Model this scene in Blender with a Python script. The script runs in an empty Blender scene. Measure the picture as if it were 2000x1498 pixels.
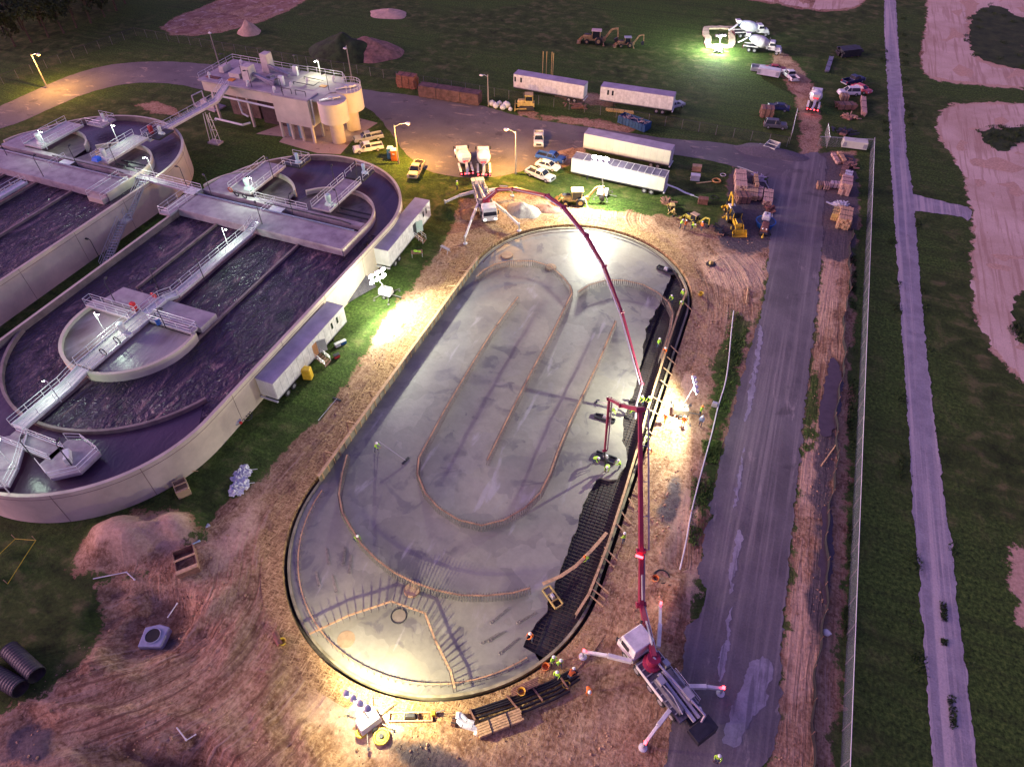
import bpy, bmesh, math, random
import numpy as np
from mathutils import Vector, Matrix, noise as mnoise
R=math.radians
random.seed(7)
sc=bpy.context.scene
C=bpy.data.collections.new('site'); sc.collection.children.link(C)
# ---------------------------------------------------------------- camera
H=63.0; FP=1322.0; TH=R(45.9); YAW=R(21.5)
cam=bpy.data.cameras.new('camera'); camo=bpy.data.objects.new('camera',cam); C.objects.link(camo)
camo.location=(0,0,H); camo.rotation_euler=(R(90)-TH,0,YAW)
cam.sensor_width=36; cam.lens=36*FP/2000; cam.clip_end=4000; cam.clip_start=1
sc.camera=camo
# ---------------------------------------------------------------- sky, sun, exposure
w=bpy.data.worlds.new('World'); sc.world=w; w.use_nodes=True
nt=w.node_tree; bg=nt.nodes['Background']
sky=nt.nodes.new('ShaderNodeTexSky'); sky.sky_type='NISHITA'; sky.sun_disc=False
SUN_EL=R(14); SUN_AZ=R(250)
sky.sun_elevation=SUN_EL; sky.sun_rotation=SUN_AZ; sky.dust_density=3; sky.air_density=1.2
tint=nt.nodes.new('ShaderNodeMix'); tint.data_type='RGBA'; tint.blend_type='MULTIPLY'; tint.inputs[0].default_value=1
tint.inputs[7].default_value=(1.06,0.64,1.38,1)          # dusk: the whole sky is violet
nt.links.new(sky.outputs[0],tint.inputs[6]); nt.links.new(tint.outputs[2],bg.inputs[0])
bg.inputs[1].default_value=0.074
sun=bpy.data.lights.new('sun','SUN'); sun.energy=0.55; sun.angle=R(25); sun.color=(1.0,0.68,0.90)
suno=bpy.data.objects.new('sun',sun); C.objects.link(suno)
suno.rotation_euler=(R(90)-SUN_EL,0,math.pi-SUN_AZ)
sc.view_settings.view_transform='Standard'; sc.view_settings.look='None'
sc.view_settings.exposure=1.12; sc.view_settings.gamma=1
sc.cycles.max_bounces=5; sc.cycles.diffuse_bounces=3; sc.cycles.glossy_bounces=2
sc.cycles.transmission_bounces=2; sc.cycles.transparent_max_bounces=6
sc.cycles.caustics_reflective=False; sc.cycles.caustics_refractive=False
sc.cycles.sample_clamp_indirect=3; sc.cycles.use_denoising=True
# ---------------------------------------------------------------- pixel of the survey photo -> point on a level plane
def ray(x,y):
    u=(x-1000)/FP; v=-(y-749)/FP
    dx,dy,dz=u, math.cos(TH)+v*math.sin(TH), -math.sin(TH)+v*math.cos(TH)
    return Vector((dx*math.cos(YAW)-dy*math.sin(YAW), dx*math.sin(YAW)+dy*math.cos(YAW),dz))
def G(x,y,z=0.0):
    d=ray(x,y); t=(H-z)/(-d.z); return Vector((d.x*t,d.y*t,z))
def PL(px,py,A,B):
    d=ray(px,py); n=(-(B[1]-A[1]),B[0]-A[0]); t=(A[0]*n[0]+A[1]*n[1])/(d.x*n[0]+d.y*n[1])
    return Vector((d.x*t,d.y*t,H+d.z*t))
def head(rear,front,z=0):
    a,b=G(*rear,z),G(*front,z); return math.atan2(b.y-a.y,b.x-a.x)
# ---------------------------------------------------------------- materials
MC={}
def M(name,col=(.5,.5,.5),rough=.8,metal=0,var=.18,scale=1.5,bump=0.0,col2=None,emit=0,detail=6,fine=None):
    if name in MC: return MC[name]
    m=bpy.data.materials.new(name); m.use_nodes=True; t=m.node_tree; b=t.nodes['Principled BSDF']
    b.inputs['Roughness'].default_value=rough; b.inputs['Metallic'].default_value=metal
    if emit:
        b.inputs['Base Color'].default_value=(*col,1); b.inputs['Emission Color'].default_value=(*col,1); b.inputs['Emission Strength'].default_value=emit
    else:
        tc=t.nodes.new('ShaderNodeTexCoord'); n=t.nodes.new('ShaderNodeTexNoise'); n.inputs['Scale'].default_value=scale; n.inputs['Detail'].default_value=detail; n.inputs['Roughness'].default_value=.65
        t.links.new(tc.outputs['Object'],n.inputs['Vector'])
        r=t.nodes.new('ShaderNodeValToRGB'); c2=col2 or tuple(max(0,c*(1-2*var)) for c in col); c1=tuple(min(1,c*(1+var*.6)) for c in col)
        r.color_ramp.elements[0].position=.3; r.color_ramp.elements[0].color=(*c2,1); r.color_ramp.elements[1].position=.62; r.color_ramp.elements[1].color=(*c1,1)
        t.links.new(n.outputs['Fac'],r.inputs[0]); t.links.new(r.outputs[0],b.inputs['Base Color'])
        if bump:
            bm=t.nodes.new('ShaderNodeBump'); bm.inputs['Strength'].default_value=min(1,bump); bm.inputs['Distance'].default_value=.1
            n2=t.nodes.new('ShaderNodeTexNoise'); n2.inputs['Scale'].default_value=fine or scale*4; n2.inputs['Detail'].default_value=5
            t.links.new(tc.outputs['Object'],n2.inputs['Vector']); t.links.new(n2.outputs['Fac'],bm.inputs['Height']); t.links.new(bm.outputs[0],b.inputs['Normal'])
    MC[name]=m; return m
conc=M('tank_concrete',(.63,.54,.42),.85,var=.12,scale=.22,bump=.15,fine=3)
conc_d=M('deck_concrete',(.40,.35,.36),.8,var=.16,scale=.5,bump=.2,fine=4,col2=(.24,.19,.22))
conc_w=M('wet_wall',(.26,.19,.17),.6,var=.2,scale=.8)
wood=M('lumber',(.62,.40,.21),.8,var=.2,scale=3); wood_r=M('form_lumber',(.56,.33,.18),.8,var=.25,scale=.7,col2=(.20,.13,.10))
ply=M('plywood_form',(.34,.30,.20),.8,var=.3,scale=.6); wood_b=M('brown_lumber',(.30,.16,.11),.85,var=.25,scale=2)
steel=M('galvanised_steel',(.62,.60,.64),.4,.5,var=.08); rail_m=M('rail_metal',(.72,.70,.74),.4,.3,var=.05)
dark=M('dark_steel',(.04,.04,.05),.5,.3,var=.2); black=M('black_rubber',(.02,.02,.022),.8,var=.2); rebar_m=M('rebar_steel',(.10,.07,.06),.6,.4,var=.3,scale=6)
rebar_w=M('rebar_bright',(.30,.27,.26),.5,.5,var=.3,scale=4)
glass=M('vehicle_glass',(.02,.025,.035),.08,var=.1); white=M('white_paint',(.76,.75,.72),.4,var=.14,scale=1.3)
white_d=M('weathered_white',(.66,.66,.66),.5,var=.08,scale=.7); roof_m=M('trailer_roof',(.40,.36,.44),.7,var=.15,scale=.4)
cream=M('cream_panel',(.66,.68,.54),.6,var=.06,scale=.5); yellow=M('machine_yellow',(.72,.46,.04),.45,var=.15,scale=2); yel_d=M('faded_yellow',(.62,.46,.16),.5,var=.2,scale=2)
maroon=M('boom_maroon',(.26,.02,.06),.4,var=.12,scale=1); pipe_m=M('boom_pipe',(.45,.42,.52),.35,.6,var=.1)
blue=M('blue_paint',(.03,.10,.40),.35,var=.1); navy=M('navy_paint',(.02,.03,.10),.35,var=.1); red=M('red_paint',(.35,.03,.04),.35,var=.1)
silver=M('silver_paint',(.45,.46,.50),.35,.3,var=.08); tan_p=M('tan_paint',(.55,.40,.24),.4,var=.08); bluetub=M('blue_plastic',(.02,.12,.35),.5,var=.1)
orange=M('orange_plastic',(.75,.20,.04),.5,var=.1); yplast=M('yellow_plastic',(.75,.55,.04),.5,var=.1); tire=M('tyre_rubber',(.025,.025,.028),.85,var=.2); rim_m=M('wheel_rim',(.5,.5,.52),.4,.5,var=.1)
hiviz=M('hi_vis_green',(.42,.80,.06),.7,var=.08); hior=M('hi_vis_orange',(.85,.20,.03),.7,var=.08); jeans=M('denim',(.05,.07,.12),.85,var=.2,scale=8); tanpant=M('tan_trousers',(.30,.24,.16),.85,var=.15,scale=8)
skin=M('skin',(.38,.22,.15),.6,var=.06); boots=M('boot_leather',(.06,.04,.03),.7,var=.2); hat_w=M('hard_hat_white',(.8,.8,.78),.35,var=.03); hat_o=M('hard_hat_orange',(.8,.22,.03),.35,var=.03); vio=M('violet_shirt',(.45,.32,.55),.8,var=.1)
lamp_cool=M('flood_lamp_glow',(.93,1,.90),emit=45); lamp_bulb=M('bulb_glow',(.85,1,.85),emit=25); lamp_sod=M('sodium_glow',(1,.50,.13),emit=2.6)
tail=M('tail_light_glow',(1,.03,.04),emit=9); headl=M('head_light_glow',(1,.85,.7),emit=5); marker=M('marker_light_glow',(1,.45,.15),emit=6)
rust=M('rusty_steel',(.24,.10,.07),.8,var=.3,scale=2); leafm=M('dark_leaves',(.035,.055,.018),.9,var=.4,scale=.6); bark=M('bark',(.08,.06,.045),.9,var=.3,scale=5)
weedm=M('weed_leaves',(.10,.20,.03),.8,var=.4,scale=.5); clothw=M('white_plastic_sheet',(.62,.62,.68),.5,var=.2,scale=3,bump=.4)
# ---------------------------------------------------------------- mesh builder
class MB:
    def __init__(s): s.v=[]; s.f=[]
    def add(s,vs,fs):
        o=len(s.v); s.v+= [tuple(v) for v in vs]; s.f+=[tuple(i+o for i in f) for f in fs]; return s
    def box(s,x0,x1,y0,y1,z0,z1,tx=0,ty=0,tx2=None):
        # tx: inset of the top at x0 (tx2 at x1), ty: inset of the top at both y sides
        a=tx; b=tx if tx2 is None else tx2
        return s.add([(x0,y0,z0),(x1,y0,z0),(x1,y1,z0),(x0,y1,z0),(x0+a,y0+ty,z1),(x1-b,y0+ty,z1),(x1-b,y1-ty,z1),(x0+a,y1-ty,z1)],
            [(3,2,1,0),(4,5,6,7),(0,1,5,4),(1,2,6,5),(2,3,7,6),(3,0,4,7)])
    def rbox(s,c,sx,sy,z0,z1,rz=0):
        ca,sa=math.cos(rz),math.sin(rz); p=[]
        for z in (z0,z1):
            for dx,dy in ((-sx/2,-sy/2),(sx/2,-sy/2),(sx/2,sy/2),(-sx/2,sy/2)): p.append((c[0]+dx*ca-dy*sa,c[1]+dx*sa+dy*ca,z))
        return s.add(p,[(3,2,1,0),(4,5,6,7),(0,1,5,4),(1,2,6,5),(2,3,7,6),(3,0,4,7)])
    def bar(s,p,q,wd,h=None,up=(0,0,1)):
        p,q=Vector(p),Vector(q); d=(q-p)
        if d.length<1e-6: return s
        d.normalize(); u=Vector(up)
        if abs(d.dot(u))>.98: u=Vector((1,0,0))
        x=d.cross(u).normalized()*wd/2; y=x.cross(d).normalized()*(h or wd)/2
        return s.add([p-x-y,p+x-y,p+x+y,p-x+y,q-x-y,q+x-y,q+x+y,q-x+y],[(0,1,2,3),(7,6,5,4),(0,4,5,1),(1,5,6,2),(2,6,7,3),(3,7,4,0)])
    def tube(s,p,q,r0,r1=None,n=8,cap=True):
        p,q=Vector(p),Vector(q); r1=r0 if r1 is None else r1; d=(q-p)
        if d.length<1e-6: return s
        d.normalize(); u=Vector((0,0,1)) if abs(d.z)<.95 else Vector((1,0,0)); x=d.cross(u).normalized(); y=x.cross(d)
        vs=[]; 
        for c,r in ((p,r0),(q,r1)):
            for i in range(n): a=2*math.pi*i/n; vs.append(c+x*math.cos(a)*r+y*math.sin(a)*r)
        fs=[(i,(i+1)%n,n+(i+1)%n,n+i) for i in range(n)]
        if cap: fs+= [tuple(range(n-1,-1,-1)),tuple(range(n,2*n))]
        return s.add(vs,fs)
    def path(s,pts,r,n=8):
        for a,b in zip(pts[:-1],pts[1:]): s.tube(a,b,r,n=n)
        return s
    def prism(s,pts,z0,z1):
        n=len(pts); return s.add([(p[0],p[1],z0) for p in pts]+[(p[0],p[1],z1) for p in pts],[tuple(range(n-1,-1,-1)),tuple(range(n,2*n))]+[(i,(i+1)%n,n+(i+1)%n,n+i) for i in range(n)])
    def ribbon(s,pts,wd,z0,z1,closed=False):
        # upright band following pts (2-D), width wd
        n=len(pts); L=[];Rr=[]
        for i,p in enumerate(pts):
            a=pts[i-1] if (i>0 or closed) else p; b=pts[(i+1)%n] if (i<n-1 or closed) else p
            d=Vector((b[0]-a[0],b[1]-a[1])); d=d.normalized() if d.length>1e-9 else Vector((1,0)); nx,ny=-d.y*wd/2,d.x*wd/2
            L.append((p[0]+nx,p[1]+ny)); Rr.append((p[0]-nx,p[1]-ny))
        vs=[]; 
        for i in range(n): vs+=[(*L[i],z0),(*Rr[i],z0),(*Rr[i],z1),(*L[i],z1)]
        fs=[]; m=n if closed else n-1
        for i in range(m):
            a=4*i; b=4*((i+1)%n)
            for k in range(4): fs.append((a+k,b+k,b+(k+1)%4,a+(k+1)%4))
        if not closed: fs+=[(3,2,1,0),(4*n-4,4*n-3,4*n-2,4*n-1)]
        return s.add(vs,fs)
    def lathe(s,prof,c=(0,0,0),axis=(0,0,1),n=16):
        ax=Vector(axis).normalized(); u=Vector((0,0,1)) if abs(ax.z)<.95 else Vector((1,0,0)); x=ax.cross(u).normalized(); y=x.cross(ax); c=Vector(c)
        vs=[]
        for r,z in prof:
            for i in range(n): a=2*math.pi*i/n; vs.append(c+ax*z+x*math.cos(a)*r+y*math.sin(a)*r)
        fs=[]
        for k in range(len(prof)-1):
            for i in range(n): fs.append((k*n+i,k*n+(i+1)%n,(k+1)*n+(i+1)%n,(k+1)*n+i))
        fs+=[tuple(range(n-1,-1,-1)),tuple(range((len(prof)-1)*n,len(prof)*n))]
        return s.add(vs,fs)
    def sph(s,c,rx,ry=None,rz=None,n=12,m=8):
        ry=ry or rx; rz=rz or rx; prof=[]; vs=[]
        for k in range(1,m):
            t=math.pi*k/m
            for i in range(n): a=2*math.pi*i/n; vs.append((c[0]+rx*math.sin(t)*math.cos(a),c[1]+ry*math.sin(t)*math.sin(a),c[2]-rz*math.cos(t)))
        vs+=[(c[0],c[1],c[2]-rz),(c[0],c[1],c[2]+rz)]; b=len(vs)-2; fs=[]
        for k in range(m-2):
            for i in range(n): fs.append((k*n+i,k*n+(i+1)%n,(k+1)*n+(i+1)%n,(k+1)*n+i))
        for i in range(n): fs.append((b,(i+1)%n,i)); fs.append((b+1,(m-2)*n+i,(m-2)*n+(i+1)%n))
        return s.add(vs,fs)
    def torus(s,c,r,t,n=18,m=6,axis=(0,0,1)):
        ax=Vector(axis).normalized(); u=Vector((0,0,1)) if abs(ax.z)<.95 else Vector((1,0,0)); x=ax.cross(u).normalized(); y=x.cross(ax); c=Vector(c); vs=[];fs=[]
        for i in range(n):
            a=2*math.pi*i/n; rd=x*math.cos(a)+y*math.sin(a)
            for k in range(m): b=2*math.pi*k/m; vs.append(c+rd*(r+t*math.cos(b))+ax*t*math.sin(b))
        for i in range(n):
            for k in range(m): fs.append((i*m+k,((i+1)%n)*m+k,((i+1)%n)*m+(k+1)%m,i*m+(k+1)%m))
        return s.add(vs,fs)
    def mesh(s,name,mat):
        me=bpy.data.meshes.new(name); me.from_pydata(s.v,[],s.f); me.materials.append(mat); me.update(); return me
    def build(s,name,mat,parent=None,world=False,smooth=False,bevel=0,label=None):
        me=s.mesh(name,mat)
        if smooth:
            for p in me.polygons: p.use_smooth=True
            try: me.set_sharp_from_angle(angle=R(40))
            except Exception: pass
        o=bpy.data.objects.new(name,me); C.objects.link(o)
        if parent:
            o.parent=parent
            if world: o.matrix_parent_inverse=PINV(parent)
        if bevel:
            b=o.modifiers.new('bevel','BEVEL'); b.width=bevel; b.segments=2; b.limit_method='ANGLE'; b.angle_limit=R(40)
        if label: o['label']=label
        return o
def PINV(p):
    M0=Matrix.Translation(p.location)@p.rotation_euler.to_matrix().to_4x4()
    if p.parent: M0=(Matrix.Translation(p.parent.location)@p.parent.rotation_euler.to_matrix().to_4x4())@M0
    return M0.inverted()
def T(name,label,cat,loc=(0,0,0),rz=0,group=None):
    o=bpy.data.objects.new(name,None); C.objects.link(o); o.empty_display_size=.3
    o.location=loc; o.rotation_euler=(0,0,rz); o['label']=label; o['category']=cat
    if group: o['group']=group
    return o
def tag(o,label=None,cat=None,group=None,kind=None):
    if label: o['label']=label
    if cat: o['category']=cat
    if group: o['group']=group
    if kind: o['kind']=kind
    return o
def dup(o,parent=None,swap=None):
    c=o.copy(); C.objects.link(c); c.parent=parent
    if swap and o.type=='MESH' and o.data.materials and o.data.materials[0] in swap:
        key=(o.data.name,swap[o.data.materials[0]].name)
        if key not in DUPM:
            me=o.data.copy(); me.materials[0]=swap[o.data.materials[0]]; DUPM[key]=me
        c.data=DUPM[key]
    for ch in list(o.children): dup(ch,c,swap)
    return c
DUPM={}
def place(proto,used,loc,rz,label,cat,group=None,swap=None,scale=None):
    if not used and not swap: o=proto
    else: o=dup(proto,None,swap)
    o.location=loc; o.rotation_euler=(0,0,rz); o['label']=label; o['category']=cat
    if scale: o.scale=scale
    if group: o['group']=group
    return o
def park(proto):      # remove an unused prototype with its parts
    for ch in list(proto.children): park(ch)
    bpy.data.objects.remove(proto)
def lamp(name,loc,power,color,kind='POINT',size=.25,parent=None,aim=None,cone=120,blend=.5):
    l=bpy.data.lights.new(name,kind); l.energy=power; l.color=color; l.shadow_soft_size=size
    o=bpy.data.objects.new(name,l); C.objects.link(o)
    if kind=='SPOT': l.spot_size=R(cone); l.spot_blend=blend
    o.location=loc
    if aim is not None:
        o.rotation_euler=(Vector(aim)-Vector(loc)).to_track_quat('-Z','Y').to_euler()
    if parent: o.parent=parent; o.matrix_parent_inverse=PINV(parent)
    return o
def stadium(cx,cy0,cy1,r,n=40):
    p=[(cx+r*math.cos(a),cy1+r*math.sin(a)) for a in [math.pi*i/n for i in range(n+1)]]
    p+=[(cx+r*math.cos(a),cy0+r*math.sin(a)) for a in [math.pi+math.pi*i/n for i in range(n+1)]]
    return p
def ringmesh(mb,outer,inner,z0,z1):
    n=len(outer); vs=[(*p,z0) for p in outer]+[(*p,z1) for p in outer]+[(*p,z0) for p in inner]+[(*p,z1) for p in inner]; fs=[]
    for i in range(n):
        j=(i+1)%n; fs+=[(i,j,n+j,n+i),(n+i,n+j,3*n+j,3*n+i),(3*n+i,3*n+j,2*n+j,2*n+i),(2*n+i,2*n+j,j,i)]
    return mb.add(vs,fs)
def dens(pts,step,closed=True):
    out=[]; n=len(pts); m=n if closed else n-1
    for i in range(m):
        a=Vector(pts[i][:2]); b=Vector(pts[(i+1)%n][:2]); k=max(1,int((b-a).length/step))
        for j in range(k): out.append(tuple(a+(b-a)*j/k))
    if not closed: out.append(tuple(pts[-1][:2]))
    return out
def smooth_poly(pts,it=2,closed=True):
    pts=[Vector(p[:2]) for p in pts]
    for _ in range(it):
        q=[]; n=len(pts)
        if not closed: q.append(pts[0])
        for i in range(n if closed else n-1):
            a=pts[i]; b=pts[(i+1)%n]; q+=[a*.75+b*.25,a*.25+b*.75]
        if not closed: q.append(pts[-1])
        pts=q
    return [tuple(p) for p in pts]
def jag(pts,step=.5,amp=.3,freq=.8,seed=0,it=2):
    p=dens(smooth_poly(pts,it),step); out=[]
    for x,y in p:
        v=Vector((x*freq,y*freq,seed)); v2=v*3.1
        v3=v*9.3; out.append((x+amp*(mnoise.noise(v)+.6*mnoise.noise(v2)+.5*mnoise.noise(v3)),y+amp*(mnoise.noise(v+Vector((9,4,2)))+.6*mnoise.noise(v2+Vector((3,1,5)))+.5*mnoise.noise(v3+Vector((7,2,1))))))
    return out
def sheet(name,pts,z,mat,label=None,cat=None,kind='structure'):
    from mathutils.geometry import tessellate_polygon
    vs=[Vector((p[0],p[1],z)) for p in pts]
    me=bpy.data.meshes.new(name); tr=tessellate_polygon([vs]); me.from_pydata([tuple(v) for v in vs],[],[tuple(t) for t in tr]); me.materials.append(mat); me.update()
    bm=bmesh.new(); bm.from_mesh(me); 
    for f in bm.faces:
        if f.normal.z<0: f.normal_flip()
    bm.to_mesh(me); bm.free()
    o=bpy.data.objects.new(name,me); C.objects.link(o); tag(o,label,cat,None,kind); return o
def GP(l,z=0): return [tuple(G(x,y,z)[:2]) for x,y in l]
def rail(mb,pts,h=1.05,sp=2.0,r=.035,closed=False):
    P=[Vector(p) for p in pts]; 
    if closed: P=P+[P[0]]
    up=Vector((0,0,h)); md=Vector((0,0,h*.52))
    for a,b in zip(P[:-1],P[1:]):
        mb.tube(a+up,b+up,r,n=5); mb.tube(a+md,b+md,r*.85,n=5)
        k=max(1,round((b-a).length/sp))
        for i in range(k): q=a+(b-a)*i/k; mb.tube(q,q+up,r,n=5)
    mb.tube(P[-1],P[-1]+up,r,n=5)
    return mb
# ================================================================ GROUND
PCX,PY0,PY1=-20.6,33.4,79.0                    # the oval slab under construction
def nodes(m): t=m.node_tree; return t,t.nodes,t.links
def ramp(t,src,stops):
    r=t.nodes.new('ShaderNodeValToRGB'); e=r.color_ramp.elements
    while len(e)<len(stops): e.new(.5)
    for i,(p,c) in enumerate(stops): e[i].position=p; e[i].color=(*c,1) if len(c)==3 else c
    t.links.new(src,r.inputs[0]); return r.outputs[0]
def noi(t,vec,scale,detail=6,rough=.6,dist=0):
    n=t.nodes.new('ShaderNodeTexNoise'); n.inputs['Scale'].default_value=scale; n.inputs['Detail'].default_value=detail; n.inputs['Roughness'].default_value=rough; n.inputs['Distortion'].default_value=dist
    t.links.new(vec,n.inputs['Vector']); return n.outputs['Fac']
def mixc(t,f,a,b):
    m=t.nodes.new('ShaderNodeMix'); m.data_type='RGBA'; t.links.new(f,m.inputs[0])
    for k,v in ((6,a),(7,b)):
        if isinstance(v,tuple): m.inputs[k].default_value=(*v,1)
        else: t.links.new(v,m.inputs[k])
    return m.outputs[2]
def mth(t,op,a,b=None,c=None):
    m=t.nodes.new('ShaderNodeMath'); m.operation=op
    for i,v in enumerate((a,b,c)):
        if v is None: continue
        if isinstance(v,(int,float)): m.inputs[i].default_value=v
        else: t.links.new(v,m.inputs[i])
    return m.outputs[0]
def stepn(t,v,lo,hi):
    m=t.nodes.new('ShaderNodeMapRange'); m.interpolation_type='SMOOTHSTEP'; t.links.new(v,m.inputs[0]); m.inputs[1].default_value=lo; m.inputs[2].default_value=hi; return m.outputs[0]
def mapv(t,vec,sc_,rot=0):
    m=t.nodes.new('ShaderNodeMapping'); m.inputs['Scale'].default_value=sc_; m.inputs['Rotation'].default_value=(0,0,rot); t.links.new(vec,m.inputs[0]); return m.outputs[0]
def attr(t,name):
    a=t.nodes.new('ShaderNodeAttribute'); a.attribute_name=name; return a.outputs['Fac']
def ground_mat():
    m=bpy.data.materials.new('ground_soil_and_grass'); m.use_nodes=True; t=m.node_tree; b=t.nodes['Principled BSDF']; b.inputs['Roughness'].default_value=.95; b.inputs['Specular IOR Level'].default_value=.15
    tc=t.nodes.new('ShaderNodeTexCoord'); V=tc.outputs['Object']
    n1=noi(t,V,.035,5,.6,.4); n2=noi(t,V,.35,6,.65,.3); n3=noi(t,V,2.6,6,.7); n4=noi(t,mapv(t,V,(9,1.2,1),R(20)),.6,5,.7)
    mow=noi(t,mapv(t,V,(.05,1.6,1),R(8)),.5,4,.7,.5)
    g=ramp(t,n3,[(.34,(.014,.026,.006)),(.5,(.055,.105,.020)),(.70,(.14,.21,.042))])
    g2=ramp(t,n2,[(.36,(.016,.022,.008)),(.52,(.060,.088,.022)),(.66,(.18,.155,.07))])
    sel=stepn(t,n1,.38,.62); g=mixc(t,mth(t,'MULTIPLY',sel,.75),g,g2)
    g=mixc(t,mth(t,'MULTIPLY',stepn(t,mow,.45,.65),.4),g,(.028,.036,.014))
    # bare spots in the turf
    g=mixc(t,mth(t,'MULTIPLY',stepn(t,mth(t,'ADD',n2,mth(t,'MULTIPLY',n3,.25)),.80,.90),.7),g,(.22,.13,.08))
    d=ramp(t,n2,[(.34,(.13,.062,.035)),(.43,(.33,.19,.11)),(.54,(.57,.38,.235)),(.68,(.76,.57,.38))])
    d2=ramp(t,n3,[(.36,(.19,.10,.055)),(.6,(.64,.44,.28))]); d=mixc(t,.0,d,d2) if False else mixc(t,stepn(t,n4,.3,.7),d,d2)
    dd=ramp(t,n3,[(.25,(.52,.42,.34)),(.7,(1,1,1))]); mm=t.nodes.new('ShaderNodeMix'); mm.data_type='RGBA'; mm.blend_type='MULTIPLY'; mm.inputs[0].default_value=.7; t.links.new(d,mm.inputs[6]); t.links.new(dd,mm.inputs[7]); d=mm.outputs[2]
    # straw mulch: short blades in every direction
    s1=noi(t,mapv(t,V,(6,1.2,1),R(35)),1.0,5,.7,1.2); s2=noi(t,mapv(t,V,(1.2,6,1),R(-25)),1.0,5,.7,1.2)
    st=mth(t,'MAXIMUM',s1,s2); sc_=ramp(t,st,[(.44,(.12,.06,.03)),(.55,(.43,.27,.13)),(.68,(.72,.52,.28))])
    cx_=t.nodes.new('ShaderNodeCombineXYZ'); t.links.new(mth(t,'MULTIPLY',attr(t,'tu'),1.5),cx_.inputs[0]); t.links.new(mth(t,'MULTIPLY',attr(t,'tv'),.09),cx_.inputs[1]); RUT=noi(t,cx_.outputs[0],1.0,5,.65,.7)
    rsel=mth(t,'MULTIPLY',stepn(t,RUT,.50,.36),mth(t,'MINIMUM',attr(t,'ruts'),1)); d=mixc(t,mth(t,'MULTIPLY',rsel,.75),d,(.15,.075,.05)); rsel2=mth(t,'MULTIPLY',stepn(t,RUT,.56,.66),mth(t,'MINIMUM',attr(t,'ruts'),1)); d=mixc(t,mth(t,'MULTIPLY',rsel2,.5),d,(.60,.44,.34))
    straw=attr(t,'straw'); sf=stepn(t,mth(t,'ADD',straw,mth(t,'MULTIPLY',mth(t,'SUBTRACT',n2,.5),3.6)),.35,.85)
    d=mixc(t,sf,d,sc_)
    pale=attr(t,'pale'); pf=stepn(t,mth(t,'ADD',pale,mth(t,'MULTIPLY',mth(t,'SUBTRACT',n2,.5),1.6)),.3,.8)
    pc=ramp(t,n3,[(.3,(.44,.28,.18)),(.65,(.68,.47,.32))]); d=mixc(t,pf,d,pc)
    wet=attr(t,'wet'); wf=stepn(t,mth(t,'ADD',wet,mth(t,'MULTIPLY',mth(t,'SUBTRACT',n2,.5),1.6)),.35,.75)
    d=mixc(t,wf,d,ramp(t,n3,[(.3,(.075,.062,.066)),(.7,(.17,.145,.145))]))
    sd=attr(t,'dirt'); f=mth(t,'ADD',sd,mth(t,'ADD',mth(t,'MULTIPLY',mth(t,'SUBTRACT',n2,.5),5.0),mth(t,'MULTIPLY',mth(t,'SUBTRACT',n3,.5),2.2)))
    k=stepn(t,f,.25,-.25); col=mixc(t,k,g,d)
    t.links.new(col,b.inputs['Base Color'])
    # relief: clods, tyre ruts, grass tufts
    rt=attr(t,'ruts'); h=mth(t,'ADD',mth(t,'MULTIPLY',n3,.35),mth(t,'MULTIPLY',n2,.5)); h=mth(t,'ADD',h,mth(t,'MULTIPLY',mth(t,'MULTIPLY',RUT,rt),1.5))
    h=mth(t,'ADD',h,mth(t,'MULTIPLY',noi(t,V,9,4,.7),.13))
    bm=t.nodes.new('ShaderNodeBump'); bm.inputs['Strength'].default_value=.9; bm.inputs['Distance'].default_value=.45; t.links.new(h,bm.inputs['Height']); t.links.new(bm.outputs[0],b.inputs['Normal'])
    return m
gm=ground_mat()
DIRT=[GP(p) for p in [
 [(878,452),(900,395),(960,375),(1040,380),(1100,400),(1200,412),(1290,420),(1400,440),(1440,462),(1505,475),(1495,560),(1478,640),(1455,720),(1428,840),(1400,920),(1385,1000),(1355,1180),(1330,1320),(1300,1530),(-60,1560),(-60,1420),(60,1370),(140,1320),(190,1240),(200,1190),(190,1140),(290,1120),(400,1050),(430,1000),(500,940),(580,860),(640,800),(700,715),(735,650),(790,575),(835,520)],
 [(135,1112),(160,1060),(250,1008),(330,993),(375,1005),(385,1060),(310,1110),(250,1130),(190,1122)],
 [(1605,500),(1640,470),(1668,500),(1662,700),(1655,900),(1650,1100),(1640,1300),(1628,1530),(1500,1530),(1522,1350),(1545,1100),(1567,850),(1592,650)],
 [(1556,330),(1565,250),(1553,190),(1520,140),(1500,110),(1530,100),(1580,150),(1603,210),(1603,320)],
 [(1590,300),(1670,295),(1680,420),(1665,520),(1600,520)],
 [(1020,210),(1040,212),(1050,225),(1150,232),(1240,248),(1230,262),(1100,240),(1010,228)],
 [(1085,290),(1135,275),(1150,300),(1100,330),(1060,328)],
 [(265,205),(300,197),(345,212),(350,228),(300,222)],
 [(1050,165),(1110,170),(1180,190),(1230,208),(1150,205),(1080,190)]]]
GRASSI=[GP(p) for p in [[(1395,700),(1440,610),(1462,640),(1440,760),(1415,850),(1400,960),(1370,1060),(1350,1060),(1375,950),(1385,850)],
 [(1580,730),(1600,725),(1598,880),(1575,880)]]]
xs=np.concatenate([np.arange(-700,-160,30),np.arange(-160,-100,2.5),np.arange(-100,24,.7),np.arange(24,60,2),np.arange(60,500,30)])
ys=np.concatenate([np.arange(-300,-8,30),np.arange(-8,112,.7),np.arange(112,160,2),np.arange(160,300,5),np.arange(300,1500,60)])
X,Y=np.meshgrid(xs,ys)
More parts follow.
